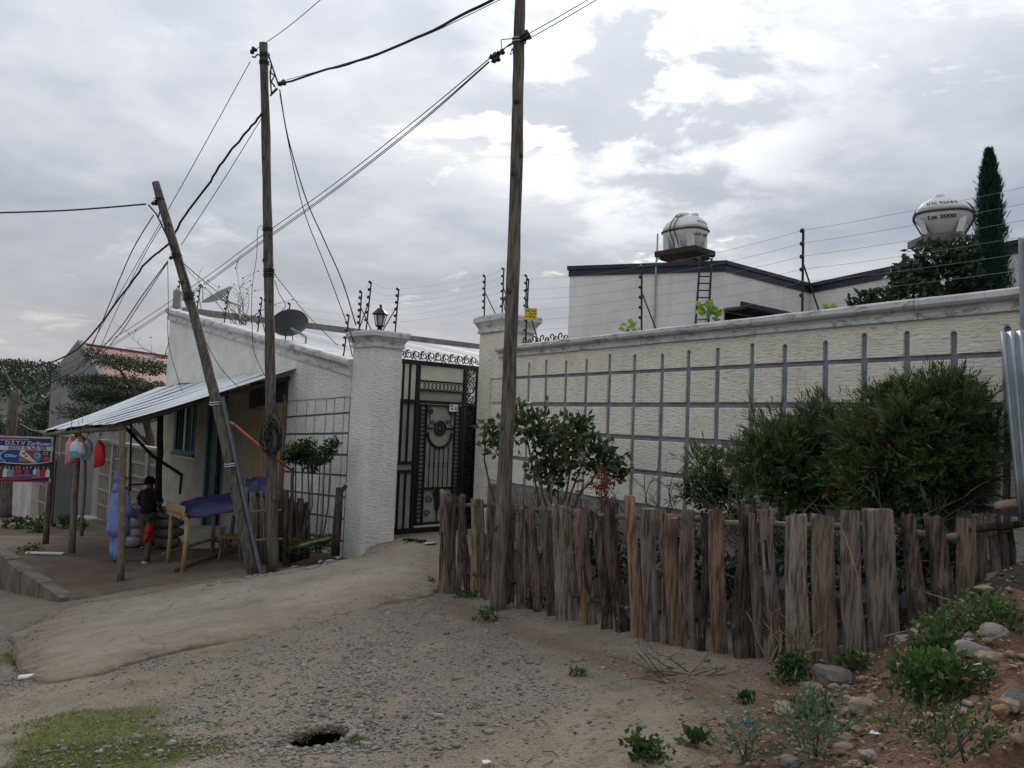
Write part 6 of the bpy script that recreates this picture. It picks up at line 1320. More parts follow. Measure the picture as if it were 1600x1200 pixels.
s4 = plant('leafy_shrub', P(1095, 860, 8.9), 'small ragged green shrub left of the feathery shrubs', 'shrub')
sprays(s4, [bl(1100, 730, 8.9, .20, .18, .2), bl(1128, 745, 8.8, .2, .18, .25), bl(1080, 770, 8.9, .12, .1, .2), bl(1140, 785, 8.7, .22, .2, .2)], 330, .16, .085, .014, 'leaf_conifer', shell=.5); crown(s4, [bl(1110, 770, 8.9, .3, .2, .2)], 500, .08, .035, 'leaf_dark', shell=.2)
twigs('dry_brush', P(1060, 830, 8.6), 6, .7, .9, .7, 'bare thorny twigs beside the small ragged shrub', 'twigs', r0=.007)
# rose bush
s5 = plant('rose_bush', P(865, 860, 10.0), 'straggling rose bush rising behind the fence at the brown pole', 'bush')
rb_ = [bl(880, 685, 10.0, .42, .35, .28), bl(830, 668, 10.0, .28, .25, .24), bl(930, 715, 10.0, .32, .28, .24), bl(965, 735, 10.0, .18, .16, .17), bl(905, 660, 10.0, .22, .18, .10), bl(812, 640, 9.9, .08, .08, .12), bl(775, 690, 9.8, .18, .16, .16), bl(760, 665, 9.8, .13, .12, .10), bl(860, 735, 10.0, .3, .25, .25)]
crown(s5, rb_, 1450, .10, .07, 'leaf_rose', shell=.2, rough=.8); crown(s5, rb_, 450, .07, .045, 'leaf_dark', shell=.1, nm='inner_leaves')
for (u, v) in ((850, 690), (880, 670), (920, 700), (950, 720), (830, 660), (813, 630), (905, 655)): limb(s5, [P(865 + rnd(-25, 25), 880, 10.0), P((865 + u) / 2, 770, 10.0), P(u, v, 10.0)], [.02, .007], 'twig')
limb(s5, [P(790, 850, 9.9), P(768, 770, 9.8), P(757, 720, 9.8), P(760, 660, 9.8)], [.018, .008], 'twig')
s6 = plant('dead_spray', P(938, 820, 9.3), 'rust red dead spray of leaves beneath the rose bush', 'dead plant'); crown(s6, [bl(940, 752, 9.3, .13, .1, .14), bl(948, 785, 9.3, .10, .08, .10)], 260, .06, .03, 'leaf_rust', shell=.2, droop=.9); limb(s6, [P(938, 860, 9.3), P(940, 740, 9.3)], [.012, .006], 'twig')
for (u, v, n_, L_, lab) in ((870, 850, 16, 1.0, 'tangle of dry twigs behind the fence under the rose bush'), (990, 860, 14, .9, 'tangle of dry twigs behind the middle of the fence'), (1200, 880, 16, .9, 'dark tangle of twigs behind the fence under the smaller feathery shrub'), (1400, 880, 12, .8, 'dark tangle of twigs behind the fence under the bigger feathery shrub')):
    twigs('dry_brush', P(u, v, fY(u) + .7), n_, L_, .7, 1.3, lab, 'twigs', r0=.010)
for (u, v, Y, rx, lab) in ((920, 840, 8.6, .45, 'dark undergrowth behind the left half of the fence'), (1080, 870, 7.4, .4, 'dark undergrowth behind the middle of the fence'), (1250, 860, 7.0, .45, 'dark undergrowth behind the fence below the feathery shrubs'), (1420, 860, 6.5, .4, 'dark undergrowth behind the right end of the fence')):
    t = plant('undergrowth', P(u, v + 60, Y), lab, 'plant', 'undergrowth behind the fence'); crown(t, [bl(u, v, Y, rx, .3, .3), bl(u + 40, v + 30, Y, rx, .3, .25)], 700, .08, .04, 'leaf_dark', shell=.2)
t = plant('undergrowth', P(1535, 760, 6.6), 'dark blade-leaved plant beside the metal sheet', 'plant'); sprays(t, [bl(1515, 765, 6.6, .12, .1, .1), bl(1548, 690, 6.55, .10, .1, .08)], 60, .16, .12, .016, 'leaf_dark')
# trees behind the wall
cy = plant('cypress_tree', P(1548, 700, 13.0), 'slim dark cypress tree behind the compound wall', 'tree'); ax0, ax1 = P(1549, 470, 13.0), P(1545, 238, 13.0)
limb(cy, [P(1549, 760, 13.0), ax0, P(1546, 300, 13.0)], [.09, .02], nm='trunk'); n_ = 22000; t_ = RNG.random(n_) ** 1.05 * 1.35
cpos = np.array(tuple(ax1))[None] + (np.array(tuple(ax0)) - np.array(tuple(ax1)))[None] * t_[:, None]; ang = RNG.random(n_) * 2 * PI; rad_ = np.interp(t_, [0, .05, .2, .5, .9, 1.35], [.015, .05, .12, .18, .26, .27]) * (1 + .16 * np.sin(t_ * 40 + ang * 3) + .22 * RNG.normal(size=n_) * (t_ > .05)) * np.sqrt(RNG.uniform(.05, 1, n_))
dirs = np.stack([np.cos(ang), np.sin(ang), 0 * ang], 1); V, F_ = leafquads(cpos + dirs * rad_[:, None] - np.array(tuple(cy.location)), dirs * .45 + rdir(n_) * .22 + np.array([0, 0, 1.0]), RNG.uniform(.07, .13, n_), .014, .1); npmesh('crown', V, F_, MT['leaf_cypress'], cy, np.repeat(np.clip(RNG.normal(.4, .25, n_), 0, 1), 4))
bt = plant('leafy_tree', P(1470, 700, 12.3), 'dark broad-leaved tree in front of the larger water tank', 'tree'); bb_ = [bl(1462, 402, 12.3, .34, .35, .26), bl(1505, 398, 12.3, .24, .25, .22), bl(1420, 430, 12.2, .26, .28, .2), bl(1478, 440, 12.2, .42, .4, .3), bl(1375, 466, 12.0, .36, .3, .12), bl(1430, 462, 12.0, .4, .35, .2), bl(1510, 440, 12.2, .26, .28, .3), bl(1345, 475, 12.0, .16, .15, .06)]
crown(bt, bb_, 2600, .12, .075, 'leaf_dark', shell=.45, rough=.45, up=-.2)
limb(bt, [P(1475, 780, 12.3), P(1472, 520, 12.3), P(1465, 420, 12.3)], [.08, .03], nm='trunk')
for (u, v) in ((1420, 430), (1505, 400), (1380, 466)): limb(bt, [P(1472, 500, 12.3), P(u, v, 12.2)], [.03, .01])
for (u, v, Y, r_, n_, lab) in ((1107, 488, 10.6, .12, 45, 'bright green vine leaves over the coping by the ladder'), (985, 513, 11.2, .10, 26, 'bright green vine leaves over the coping by the electric post'), (1296, 486, 10.2, .06, 12, 'tiny dry sprig above the coping')):
    t = plant('vine', P(u, v + 60, Y), lab, 'vine', 'vine shoots behind the wall'); crown(t, [bl(u, v, Y, r_ * 1.3, r_, r_)], n_, .10, .085, 'leaf_vine', shell=.2); limb(t, [P(u - 12, v + 70, Y), P(u - 4, v + 10, Y), P(u, v - 6, Y)], [.008, .004], 'twig')
# shrubs on the left wall
t = plant('trained_shrub', P(468, 868, 13.1), 'trained shrub with a dense head on the left wall, nearer the grey pole', 'shrub', 'trained shrubs by the left wall')
crown(t, [bl(466, 706, 13.1, .20, .18, .16), bl(480, 700, 13.1, .16, .15, .15), bl(486, 728, 13.1, .12, .12, .12), bl(452, 715, 13.1, .12, .1, .12)], 1300, .055, .035, 'leaf_weed', shell=.3, rough=.4); crown(t, [bl(470, 712, 13.1, .22, .18, .15)], 500, .06, .04, 'leaf_dark', shell=.1, nm='inner_leaves')
for (u, v) in ((462, 720), (472, 715), (482, 725), (488, 700)): limb(t, [P(458 + rnd(-3, 16), 872, 13.1), P(u, 790, 13.1), P(u, v, 13.1)], [.016, .010], 'twig')
limb(t, [P(452, 872, 13.0), P(456, 790, 13.0), P(458, 730, 13.05)], [.035, .025], 'bark', 'trunk')
t = plant('trained_shrub', P(506, 864, 13.0), 'trained shrub with a dense head on the left wall, nearer the gate', 'shrub', 'trained shrubs by the left wall')
crown(t, [bl(505, 712, 13.0, .16, .14, .15), bl(518, 698, 13.0, .12, .1, .14), bl(524, 692, 13.0, .06, .06, .08), bl(498, 720, 13.0, .1, .1, .08)], 900, .055, .035, 'leaf_weed', shell=.3, rough=.4)
for (u, v) in ((500, 715), (508, 712), (516, 720)): limb(t, [P(497 + rnd(-6, 6), 864, 13.0), P(u - 3, 790, 13.0), P(u, v, 13.0)], [.016, .010], 'twig')
gb_ = plant('flower_bed', P(490, 868, 13.0), 'low green growth in the bed at the foot of the left wall', 'plant'); crown(gb_, [bl(465, 858, 12.95, .22, .12, .14), bl(495, 850, 13.0, .25, .15, .12), bl(515, 845, 13.0, .12, .1, .1)], 900, .07, .025, 'leaf_weed', up=.9, shell=.2)
# flat-topped tree and far trees
ac = plant('acacia_tree', P(236, 800, 25.5), 'flat-topped acacia tree in front of the red roof', 'tree'); ab = []
for (u, v, rx) in ((170, 566, .8), (205, 572, .9), (240, 580, .7), (150, 590, .8), (195, 598, 1.1), (240, 606, .8), (110, 592, .45), (88, 584, .25), (160, 620, 1.0), (215, 628, 1.0), (130, 610, .6), (245, 632, .6), (120, 640, .7), (175, 645, .9), (145, 556, .35), (225, 650, .9), (150, 662, .7)): ab.append(bl(u + rnd(-6, 6), v + rnd(-6, 6), 25.5 + rnd(-1.5, 1.5), rx * rnd(.7, 1.1), rx, rnd(.14, .3)))
crown(ac, ab, 17000, .115, .035, 'leaf_acacia', shell=.1, rough=.3, up=.1)
limb(ac, [P(236, 800, 25.5), P(240, 720, 25.5), P(232, 670, 25.5), P(205, 600, 25.5)], [.16, .06], nm='trunk')
for a_, b_ in (((236, 700), (170, 640)), ((232, 670), (165, 590)), ((232, 670), (245, 600)), ((225, 650), (120, 600)), ((236, 690), (130, 650)), ((240, 715), (215, 640)), ((205, 605), (170, 568))): limb(ac, [P(*a_, 25.5), P((a_[0] + b_[0]) / 2, (a_[1] + b_[1]) / 2 - 8, 25.5), P(*b_, 25.5)], [.06, .02])
for k, (bs, base, Y, l_, lab) in enumerate((([(60, 640, 2.0), (90, 620, 1.7), (40, 665, 2.0), (80, 665, 2.2), (110, 650, 1.5), (70, 690, 2.5)], (75, 720), 36, .30, 'bushy green tree behind the signboard'), ([(10, 650, 2.2), (30, 630, 1.6), (0, 690, 2.6), (40, 690, 2.4), (-20, 640, 2.4), (20, 720, 2.5)], (10, 740), 40, .34, 'dark tree mass at the left edge behind the distant pole'), ([(92, 602, 1.6), (120, 612, 1.6), (70, 612, 1.5), (140, 620, 1.6)], (100, 660), 48, .34, 'distant tree beyond the grey gable'))):
    t = plant('far_tree', P(*base, Y), lab, 'tree', 'trees beyond the houses'); crown(t, [bl(u, v + 34, Y + rnd(-1, 1), r_ * .6, r_ * .6, r_ * .42) for u, v, r_ in bs], 11000, l_ * .42, l_ * .22, 'leaf_far', shell=.25, rough=.6); limb(t, [P(base[0], base[1] + 60, Y), P(*base, Y), P(base[0], base[1] - 60, Y)], [.2, .08], nm='trunk')
# far hillside trees as one mass
n_ = 26000; hx = RNG.uniform(-360, -90, n_); hy = RNG.uniform(240, 420, n_); hzv = np.interp(hy, fy, np.zeros(len(fy)))
hz_ = gz(hx, hy) + smooth(120, 420, hy) * smooth(-20, -160, hx) * (15 + 14 * fbm(hx, hy, .006, 3) * 2) + smooth(150, 500, hy) * 6
Cc = np.stack([hx, hy, hz_ + RNG.uniform(0, 4, n_)], 1); V, F_ = leafquads(Cc, rdir(n_) + np.array([0, 0, .6]), RNG.uniform(.9, 1.9, n_), 1.0, .2); tag(npmesh('hillside_wood', V, F_, MT['leaf_far'], None, np.repeat(RNG.random(n_) * .6, 4)), 'wooded ridge far beyond the street', None, None, 'stuff')
# ================================================================== WEEDS
def weed(u, v, r_, n_, l_, w_, mat, lab, h_=.5, fn=roadz, up=.7, blade=False):
    p = toground(u, v, fn); t = plant('weed', p, lab, 'weed', 'weeds beside the street')
    bb = [((p.x + rnd(-.4, .4) * r_, p.y + rnd(-.3, .3) * r_, p.z + h_ * r_ * rnd(.3, .9)), r_ * rnd(.5, .8), r_ * rnd(.5, .8), h_ * r_ * rnd(.6, 1)) for _ in range(4)]; bb = [(Vector(b[0]), *b[1:]) for b in bb]
    if blade: sprays(t, bb, n_, l_ * 1.6, l_ * .5, w_ * .5, mat, 1.0, 8, 'leaves', .3)
    else: crown(t, bb, n_, l_, w_, mat, up, 'leaves', .2)
    b = MB()
    for k in range(5): b.tube([(rnd(-.2, .2) * r_, rnd(-.2, .2) * r_, -.03), (rnd(-.5, .5) * r_, rnd(-.4, .4) * r_, h_ * r_)], .004, 4)
    b.build('stems', MT['leaf_weed'] if False else MT['twig'], t)
for a_ in ((1250, 1062, .16, 380, .036, .026, 'leaf_weed', 'bushy weed left of the grey boulder', .8), (1275, 1118, .15, 240, .036, .026, 'leaf_weed', 'leafy weed below the grey boulder', .6), (1330, 1050, .11, 90, .05, .035, 'leaf_weed', 'leafy weed right of the grey boulder', .8),
           (1490, 1085, .24, 560, .042, .03, 'leaf_weed', 'large leafy weed on the slope of the mound', .45), (1470, 1035, .15, 260, .04, .03, 'leaf_weed', 'leafy weed high on the mound below the fence', .7), (1560, 990, .32, 700, .034, .022, 'leaf_weed', 'green growth along the crest of the mound', .4), (1500, 1005, .28, 480, .034, .022, 'leaf_weed', 'low green growth at the fence foot on the mound', .35), (1440, 1090, .2, 300, .036, .026, 'leaf_weed', 'spreading weed in the middle of the mound', .35),
           (1010, 1185, .15, 260, .04, .03, 'leaf_weed', 'dense low weed at the bottom edge', .5), (1088, 1165, .06, 26, .07, .05, 'leaf_weed', 'broad-leaved seedling near the bottom edge', 1.0), (760, 966, .17, 90, .045, .035, 'leaf_weed', 'weed at the foot of the brown pole', .4), (728, 935, .18, 110, .045, .035, 'leaf_weed', 'weed at the left end of the fence', .5), (838, 950, .20, 140, .045, .035, 'leaf_weed', 'weed along the fence right of the brown pole', .5),
           (980, 985, .09, 60, .05, .04, 'leaf_weed', 'small weed at the fence below the dead spray', 1.0), (1160, 1015, .10, 70, .07, .05, 'leaf_weed', 'broad-leaved weed at the fence by the orange picket', .8), (905, 1058, .07, 60, .05, .012, 'leaf_weed', 'grass tuft in the open dirt', .4), (1165, 1097, .07, 50, .05, .035, 'leaf_weed', 'small weed among the pebbles', .5), (675, 917, .06, 30, .05, .03, 'leaf_weed', 'small weed at the driveway edge by the fence', 1), (1395, 980, .15, 90, .05, .03, 'leaf_weed', 'weed under the widest picket', .4)): weed(*a_)
for a_ in ((1275, 1180, .15, 60, .12, .02, 'leaf_sage', 'grey-green feathery weed near the bottom edge', .8), (1165, 1190, .12, 26, .11, .02, 'leaf_sage', 'small grey-green feathery weed at the bottom edge', .8), (1500, 1172, .2, 60, .07, .02, 'leaf_weed', 'green feathery growth at the bottom right', .25)): weed(*a_, blade=True)
for a_ in ((70, 832, .35, 260, .09, .06, 'leaf_weed', 'leafy weed at the foot of the signboard post', .8), (102, 826, .35, 260, .09, .06, 'leaf_weed', 'leafy weed in front of the grey gate leaf', .7), (130, 828, .14, 60, .09, .06, 'leaf_weed', 'small weed behind the thin lean-to post', 1), (45, 862, .3, 120, .07, .04, 'leaf_weed', 'weed spreading on the terrace corner', .3), (30, 826, .45, 200, .1, .06, 'leaf_weed', 'weeds beyond the terrace below the signboard', .4)): weed(*a_, fn=plz)
twigs('dry_brush', gpt(1228, 1035), 26, .42, 1.0, .7, 'clump of dry brown stalks at the fence foot', 'dry stalks', 'dry_straw', None, .008)
for k, (u0, v0, u1, v1, u2, v2) in enumerate(((1352, 990, 1340, 900, 1318, 830), (1562, 1030, 1568, 1000, 1572, 985), (1512, 1140, 1512, 1110, 1514, 1085), (1380, 995, 1420, 985, 1480, 990), (1540, 960, 1490, 940, 1445, 925))):
    g0 = P(u0, v0, 5.5); o = MB().tube([P(u, v, 5.5 + .03 * i) - g0 for i, (u, v) in enumerate(((u0, v0), (u1, v1), (u2, v2)))], [.006, .005, .003], 5).build('dry_stalk', MT['dry_straw'], None, True, Matrix.Translation(g0)); tag(o, ('tall bent dry stalk in front of the fence', 'short pale stalk on the mound crest', 'pale upright stalk under the large weed', 'arched dry stalk along the wide picket', 'thin dry twig poking from the stones')[k], 'stalk')
# short grass on the green patch
gsel = np.flatnonzero((moss.ravel() > .35) & (GY.ravel() < 9.5)); pk_ = RNG.choice(gsel, 9000); px_ = GX.ravel()[pk_] + RNG.uniform(-.03, .03, 9000); py_ = GY.ravel()[pk_] + RNG.uniform(-.03, .03, 9000)
okm = ~inpoly(px_, py_, APRON); px_, py_, pz_ = px_[okm], py_[okm], GZ.ravel()[pk_][okm]
V, F_ = leafquads(np.stack([px_, py_, pz_ - .004], 1), rdir(len(px_)) * .8 + np.array([0, 0, .8]), RNG.uniform(.015, .04, len(px_)), .004); tag(npmesh('short_grass', V, F_, MT['leaf_grass'], None, np.repeat(RNG.random(len(px_)), 4)), 'short grass creeping over the gravel', None, None, 'stuff')
# ================================================================== STONES
_bm = bmesh.new(); bmesh.ops.create_icosphere(_bm, subdivisions=1, radius=1); ICO_V = np.array([v.co[:] for v in _bm.verts]); ICO_F = np.array([[v.index for v in f.verts] for f in _bm.faces]); _bm.free()
_bm = bmesh.new(); bmesh.ops.create_icosphere(_bm, subdivisions=3, radius=1); IC3_V = np.array([v.co[:] for v in _bm.verts]); IC3_F = [tuple(v.index for v in f.verts) for f in _bm.faces]; _bm.free()
def boulder(p, sx, sy, sz, mat, lab, seed, rot=0, group='stones on the mound', big=True):
    rs = np.random.default_rng(seed); V = IC3_V.copy() if big else ICO_V.copy()
    for _ in range(9 if big else 5):                     # chop with planes for facets
        d = unit(rs.normal(size=3)); h_ = rs.uniform(.55, .85); s_ = V @ d; V = V - np.outer(np.maximum(s_ - h_, 0) * .9, d)
    V = V * (1 + (.16 * fbm(V[:, 0] + seed, V[:, 1] + V[:, 2] * 1.7, 2.2, 4)[:, None] * 2 if big else .05 * rs.normal(size=(len(V), 1)))) * np.array([sx, sy, sz]); mb = MB(); mb.add([tuple(v) for v in V], IC3_F if big else [tuple(f) for f in ICO_F]); o = mb.build('stone', MT[mat], None, False, Matrix.Translation(p) @ Matrix.Rotation(rot, 4, 'Z'))
    return tag(o, lab, 'stone', group)
def stone_px(u, v, wpx, hpx, mat, lab, seed, Y=None, **k):
    p = P(u, v, Y) if Y else toground(u, v + hpx * .3, lambda x, y: roadz(x, y)); s_ = p.y / FPX; return boulder(p + Vector((0, .02, 0)), wpx / 2 * s_, wpx / 2 * s_ * .8, hpx / 2 * s_, mat, lab, seed, rnd(-.6, .6), **k)
MT['stone_moss'] = MAT('stone_moss', (.14, .19, .08), (.20, .21, .13), 5, rough=.95, bump=.5, bscale=16, bdist=.02); MT['stone_blue'] = MAT('stone_blue', (.155, .155, .145), (.11, .11, .103), 5, rough=.95, bump=.5, bscale=16, bdist=.02); MT['stone_orange'] = MAT('stone_orange', (.27, .155, .08), (.20, .115, .065), 6, rough=.95)
for a_ in ((1300, 1048, 66, 58, 'stone', 'grey boulder at the foot of the fence', 1), (1321, 1013, 36, 34, 'stone_moss', 'green mossy stone above the grey boulder', 2), (1354, 1097, 48, 38, 'stone_tan', 'flat tan stone in the middle of the mound', 3), (1434, 1062, 26, 26, 'stone', 'pale pointed stone high on the mound', 4), (1385, 1120, 20, 18, 'stone_tan', 'small rounded stone below the flat tan stone', 5), (1324, 1112, 20, 14, 'stone_orange', 'orange stone below the grey boulder', 6), (1372, 1138, 26, 14, 'stone_orange', 'flat orange stone low on the mound', 7), (1326, 1130, 26, 14, 'stone_tan', 'pale flat stone left of the flat orange stone', 8),
           (1343, 1140, 22, 14, 'stone_tan', 'pale knobbly stone beside the flat orange stone', 9), (1305, 1072, 18, 14, 'stone_tan', 'tan stone just under the grey boulder', 10), (1585, 1085, 46, 46, 'stone_blue', 'blue-grey stone at the right edge of the mound', 11), (1570, 1108, 30, 24, 'stone_orange', 'ochre stone by the blue-grey stone', 12), (1555, 1132, 30, 24, 'stone_tan', 'reddish stone low on the right of the mound', 13), (1345, 1022, 26, 22, 'stone_tan', 'tan stone right of the mossy stone', 14), (1280, 1092, 34, 20, 'stone_tan', 'dusty stone below the bushy weed', 15), (1320, 1165, 40, 26, 'stone_tan', 'dusty stone near the feathery weed', 16), (1365, 1180, 36, 24, 'stone', 'grey stone at the bottom edge', 17),
           (1115, 1190, 34, 22, 'stone_tan', 'dusty stone at the bottom edge by the seedling', 18), (1155, 1180, 40, 26, 'stone_tan', 'rough dusty lump at the bottom edge', 19), (1077, 1091, 22, 14, 'stone_blue', 'bluish pebble left of the dirt mound', 20), (1042, 1092, 18, 16, 'stone_tan', 'pale pebble beside the dry twigs', 21), (800, 945, 12, 16, 'stone', 'grey stone at the foot of the brown pole', 22), (780, 960, 14, 14, 'stone_tan', 'pale stone leaning on the brown pole', 23), (1550, 1020, 46, 34, 'stone_tan', 'crumbling earth lump on the mound crest', 24), (1440, 1130, 24, 12, 'stone_tan', 'low pale stone below the large weed', 25)): stone_px(*a_)
for a_ in ((1556, 957, 78, 42, 'stone', 'big flat grey stone at the end of the fence', 31, 5.55), (1540, 928, 30, 28, 'stone_tan', 'tan stone on top of the big flat stone', 32, 5.75), (1565, 928, 40, 28, 'stone', 'grey stone in the heap behind the big flat stone', 33, 5.95), (1562, 906, 40, 22, 'stone', 'long grey stone on top of the heap by the fence', 34, 6.0), (1592, 912, 34, 26, 'stone', 'rightmost grey stone of the heap', 35, 5.95), (1596, 938, 30, 26, 'stone', 'lower right grey stone of the heap', 36, 5.8), (1578, 792, 44, 22, 'stone_tan', 'tan rock lodged at the foot of the metal sheet', 37, 6.15)): stone_px(*a_)
cnt = 0
for k in range(26):                                      # half-buried rubble
    y = rnd(3.0, 5.6); x = 1.0 + (y - 3.5) * .61 + rnd(-.15, 1.6); s_ = rnd(.04, .085)
    boulder(Vector((x, y, float(gz_at(x, y)))), s_ * rnd(1, 1.6), s_, s_ * rnd(.5, .8), random.choice(('stone_tan', 'stone_tan', 'stone')), 'broken rubble stone half buried in the dirt mound', 500 + k, rnd(0, 3), 'rubble half buried in the mound', True)
while cnt < 70:                                          # loose stones, alike
    x, y = rnd(.3, 3.6), rnd(2.9, 5.7); e_ = 1.0 + (y - 3.5) * .61
    if x < e_ - .55: continue
    s_ = rnd(.015, .042); boulder(Vector((x, y, float(gz_at(x, y)) + s_ * .2)), s_ * rnd(.9, 1.4), s_, s_ * rnd(.6, .9), random.choice(('stone_tan', 'stone', 'stone_tan')), 'small loose stone lying on the dirt mound', 100 + cnt, rnd(0, 3), 'loose stones on the dirt mound', False); cnt += 1
def scatter(name, X, Y, S, mat, lab):
    n = len(X); Z = gz_at(X, Y); q = ICO_V[None] * (1 + .25 * RNG.normal(size=(n, len(ICO_V), 1))) * (S[:, None] * np.stack([RNG.uniform(.8, 1.5, n), RNG.uniform(.8, 1.3, n), RNG.uniform(.45, .8, n)], 1))[:, None, :]
    V = q + np.stack([X, Y, Z + S * .15], 1)[:, None, :]; F_ = (ICO_F[None] + (np.arange(n) * len(ICO_V))[:, None, None]).reshape(-1, 3); return tag(npmesh(name, V.reshape(-1, 3), F_, mat, None, np.repeat(RNG.random(n), len(ICO_V))), lab, None, None, 'stuff')
MT['gravel_bits'] = MAT('gravel_bits', (.125, .112, .096), (.27, .24, .20), attr='var', rough=.95); MT['soil_bits'] = MAT('soil_bits', (.12, .075, .045), (.32, .25, .18), attr='var', rough=.95)
w_ = grv.ravel() * (GY.ravel() < 9) * (GY.ravel() > 2.5) * (np.abs(GX.ravel()) < 4.2) * (hd.ravel() > 1.1) * (1 - .7 * moss.ravel()) + .10 * (GY.ravel() < 8) * (hd.ravel() > 1.1); w_ = w_ * ~inside_ap.ravel(); pk_ = RNG.choice(len(w_), 9000, p=w_ / w_.sum())
scatter('gravel', GX.ravel()[pk_] + RNG.uniform(-.02, .02, 9000), GY.ravel()[pk_] + RNG.uniform(-.02, .02, 9000), RNG.uniform(.004, .013, 9000) * (1 + 1.2 * (RNG.random(9000) > .95)), MT['gravel_bits'], 'loose grey gravel on the street')
w_ = soil.ravel() * (GY.ravel() < 6.2) * (GX.ravel() < 4.3); pk_ = RNG.choice(len(w_), 6000, p=w_ / w_.sum()); scatter('pebbles', GX.ravel()[pk_] + RNG.uniform(-.02, .02, 6000), GY.ravel()[pk_] + RNG.uniform(-.02, .02, 6000), RNG.uniform(.004, .014, 6000) * (1 + 1.0 * (RNG.random(6000) > .93)), MT['soil_bits'], 'earthy pebbles covering the mound')
ax_ = RNG.uniform(-7.5, -.2, 9000); ay_ = RNG.uniform(8, 14, 9000); kk_ = inpoly(ax_, ay_, APRON) & (RNG.random(9000) < .05 + .6 * np.clip(fbm(ax_, ay_, .8, 3) + .25, 0, 1)); ax_, ay_ = ax_[kk_], ay_[kk_]; GZk = gz_at; 
def gz_at(x, y): return apz(x, y) + .05 * fbm(x, y, 1.1, 3) + .03 * fbm(x, y, 5, 3) - .006
scatter('driveway_grit', ax_, ay_, RNG.uniform(.004, .013, len(ax_)), MT['gravel_bits'], 'grit and pebbles on the driveway'); gz_at = GZk
# twigs and scraps on the ground
b = MB()
for k in range(150):
    x, y = rnd(-2.2, 2.4), rnd(3.2, 8.5)
    if x > 1.0 + (8.3 - y) * .5 + 1.2: continue
    a_ = rnd(0, PI); l_ = rnd(.03, .13); z = float(gz_at(x, y)) + .006; b.tube([(x, y, z), (x + l_ * .5 * math.cos(a_), y + l_ * .5 * math.sin(a_), z + rnd(.002, .015)), (x + l_ * math.cos(a_ + .2), y + l_ * math.sin(a_ + .2), float(gz_at(x + l_ * math.cos(a_), y + l_ * math.sin(a_))) + .005)], .0028, 4)
tag(b.build('twig_litter', MT['twig']), 'scattered twigs and bark on the ground', None, None, 'stuff')
twigs('dry_brush', gpt(1062, 1058), 22, .35, .12, 1.0, 'flat heap of dry twigs on the dirt left of the mound', 'twigs', r0=.006)
def scrap(u, v, mat, s_, lab, cat='litter', fn=roadz):
    p = toground(u, v, fn); V = []; n_ = 6
    for i in range(n_):
        for j in range(n_): V.append(((i / 5 - .5) * s_ * rnd(.8, 1.1), (j / 5 - .5) * s_ * .7 * rnd(.8, 1.1), .012 + rnd(0, .35) * s_ * .6))
    mb = MB(); mb.add(V, [(i * n_ + j, i * n_ + n_ + j, i * n_ + n_ + j + 1, i * n_ + j + 1) for i in range(n_ - 1) for j in range(n_ - 1)]); o = mb.build('litter', MT[mat], None, True, Matrix.Translation(p) @ Matrix.Rotation(rnd(0, 3), 4, 'Z')); o.modifiers.new('s', 'SOLIDIFY').thickness = .003; tag(o, lab, cat, 'litter on the ground')
MT['lit_blue'] = MAT('lit_blue', (.03, .17, .42), rough=.4); MT['lit_pale'] = MAT('lit_pale', (.42, .45, .5), rough=.5); MT['lit_white'] = MAT('lit_white', (.55, .52, .48), rough=.6); MT['lit_pink'] = MAT('lit_pink', (.45, .25, .22), rough=.6)
scrap(1170, 1131, 'lit_blue', .06, 'bright blue plastic scrap on the dirt'); scrap(1224, 1044, 'lit_blue', .09, 'crumpled blue plastic at the fence foot'); scrap(1368, 1151, 'lit_pale', .05, 'pale plastic scrap among the stones'); scrap(1535, 1048, 'lit_pink', .08, 'pinkish crumpled paper on the mound'); scrap(760, 1195, 'lit_white', .05, 'white scrap at the bottom edge')
scrap(1445, 890, 'lit_white', .0, 'x') if False else None
for k, (u, v) in enumerate(((655, 848), (672, 851), (640, 846))): scrap(u, v, ('shirt_black', 'lit_pale', 'shirt_black')[k], .2, ('black plastic bag at the foot of the gate', 'clear bottle scrap among the bags at the gate', 'second black bag at the left of the gate foot')[k], fn=apz)
p0_ = toground(70, 866, plz); o = MB().cbox(-.35, .35, -.05, .05, 0, .04, .01).build('timber_offcut', MT['lit_white'], None, False, Matrix.Translation(p0_) @ Matrix.Rotation(.1, 4, 'Z')); tag(o, 'pale timber offcut lying on the terrace', 'timber')
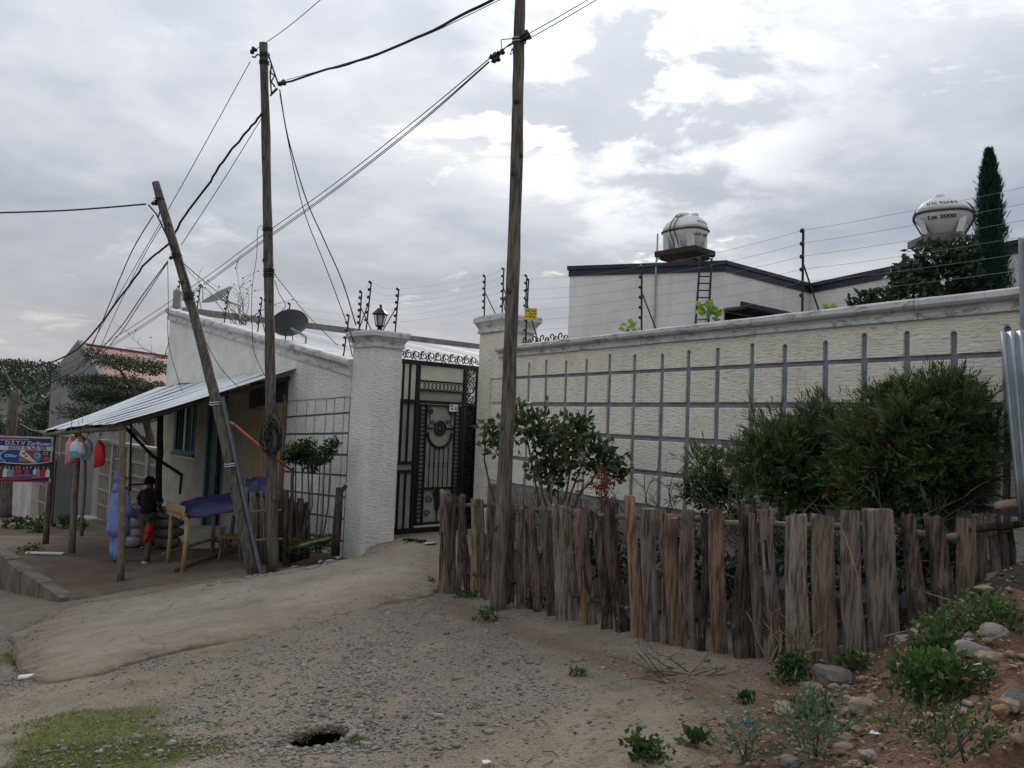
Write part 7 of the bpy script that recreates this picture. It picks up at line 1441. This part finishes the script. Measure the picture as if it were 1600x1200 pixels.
p0_ = toground(58, 1058); o = MB().cbox(-.14, .14, -.04, .04, 0, .025, .008).build('timber_offcut', MT['lit_white'], None, False, Matrix.Translation(p0_) @ Matrix.Rotation(.5, 4, 'Z')); tag(o, 'pale slab lying at the lower driveway edge', 'timber')
# rocks along the upper driveway edge
for k in range(22):
    u = 330 + k * 9.5; v = np.interp(u, [300, 430, 560], [921, 897, 868]); p = toground(u + rnd(-4, 4), v + rnd(-4, 4), apz); s_ = rnd(.03, .08); boulder(p, s_ * 1.5, s_, s_ * .6, 'stone', 'rough rubble stone along the upper edge of the driveway', 300 + k, rnd(0, 3), 'rubble along the driveway edge', False)
# ================================================================== METAL SHEET AND POST AT THE RIGHT EDGE
ms = empty('metal_sheet', P(1592, 800, 6.15), 'leaning galvanised corrugated sheet at the right edge', 'metal sheet'); mo = ms.location.copy()
tl, bl_, br_, tr_ = P(1563, 519, 6.25), P(1592, 815, 6.1), P(1660, 815, 5.6), P(1650, 512, 5.7); V = []; m = 40
for i in range(m + 1):
    for j in range(5):
        p = bil((tl, tr_, br_, bl_), i / m, j / 4); V.append(p + Vector((-.5, -.8, 0)).normalized() * .022 * math.sin(i * .9) + Vector((0, 0, 0)) - mo)
mb = MB(); mb.add(V, [(i * 5 + j, i * 5 + 5 + j, i * 5 + 6 + j, i * 5 + j + 1) for i in range(m) for j in range(4)]); o = mb.build('sheet', MT['galv'], ms, True); o.modifiers.new('s', 'SOLIDIFY').thickness = .004
pa, pb = P(1597, 372, 6.4), P(1606, 830, 6.3); pp = empty('metal_post', pb, 'galvanised angle post above the metal sheet at the right edge', 'post'); d = pa - pb; M = d.to_track_quat('Z', 'Y').to_matrix().to_4x4()
b = MB(); b.box(-.03, .03, -.004, .004, 0, d.length); b.box(-.03, -.022, .004, .05, 0, d.length); b.build('angle', MT['galv'], pp, False, M)
for k in range(7): MB().lathe([(.008, 0), (.008, .004), (.002, .005)], 8).build('bolt', MT['soot_sheet'], pp, False, M @ Matrix.Translation((.005, -.004, d.length - .1 - k * .15)) @ Matrix.Rotation(PI / 2, 4, 'X'))
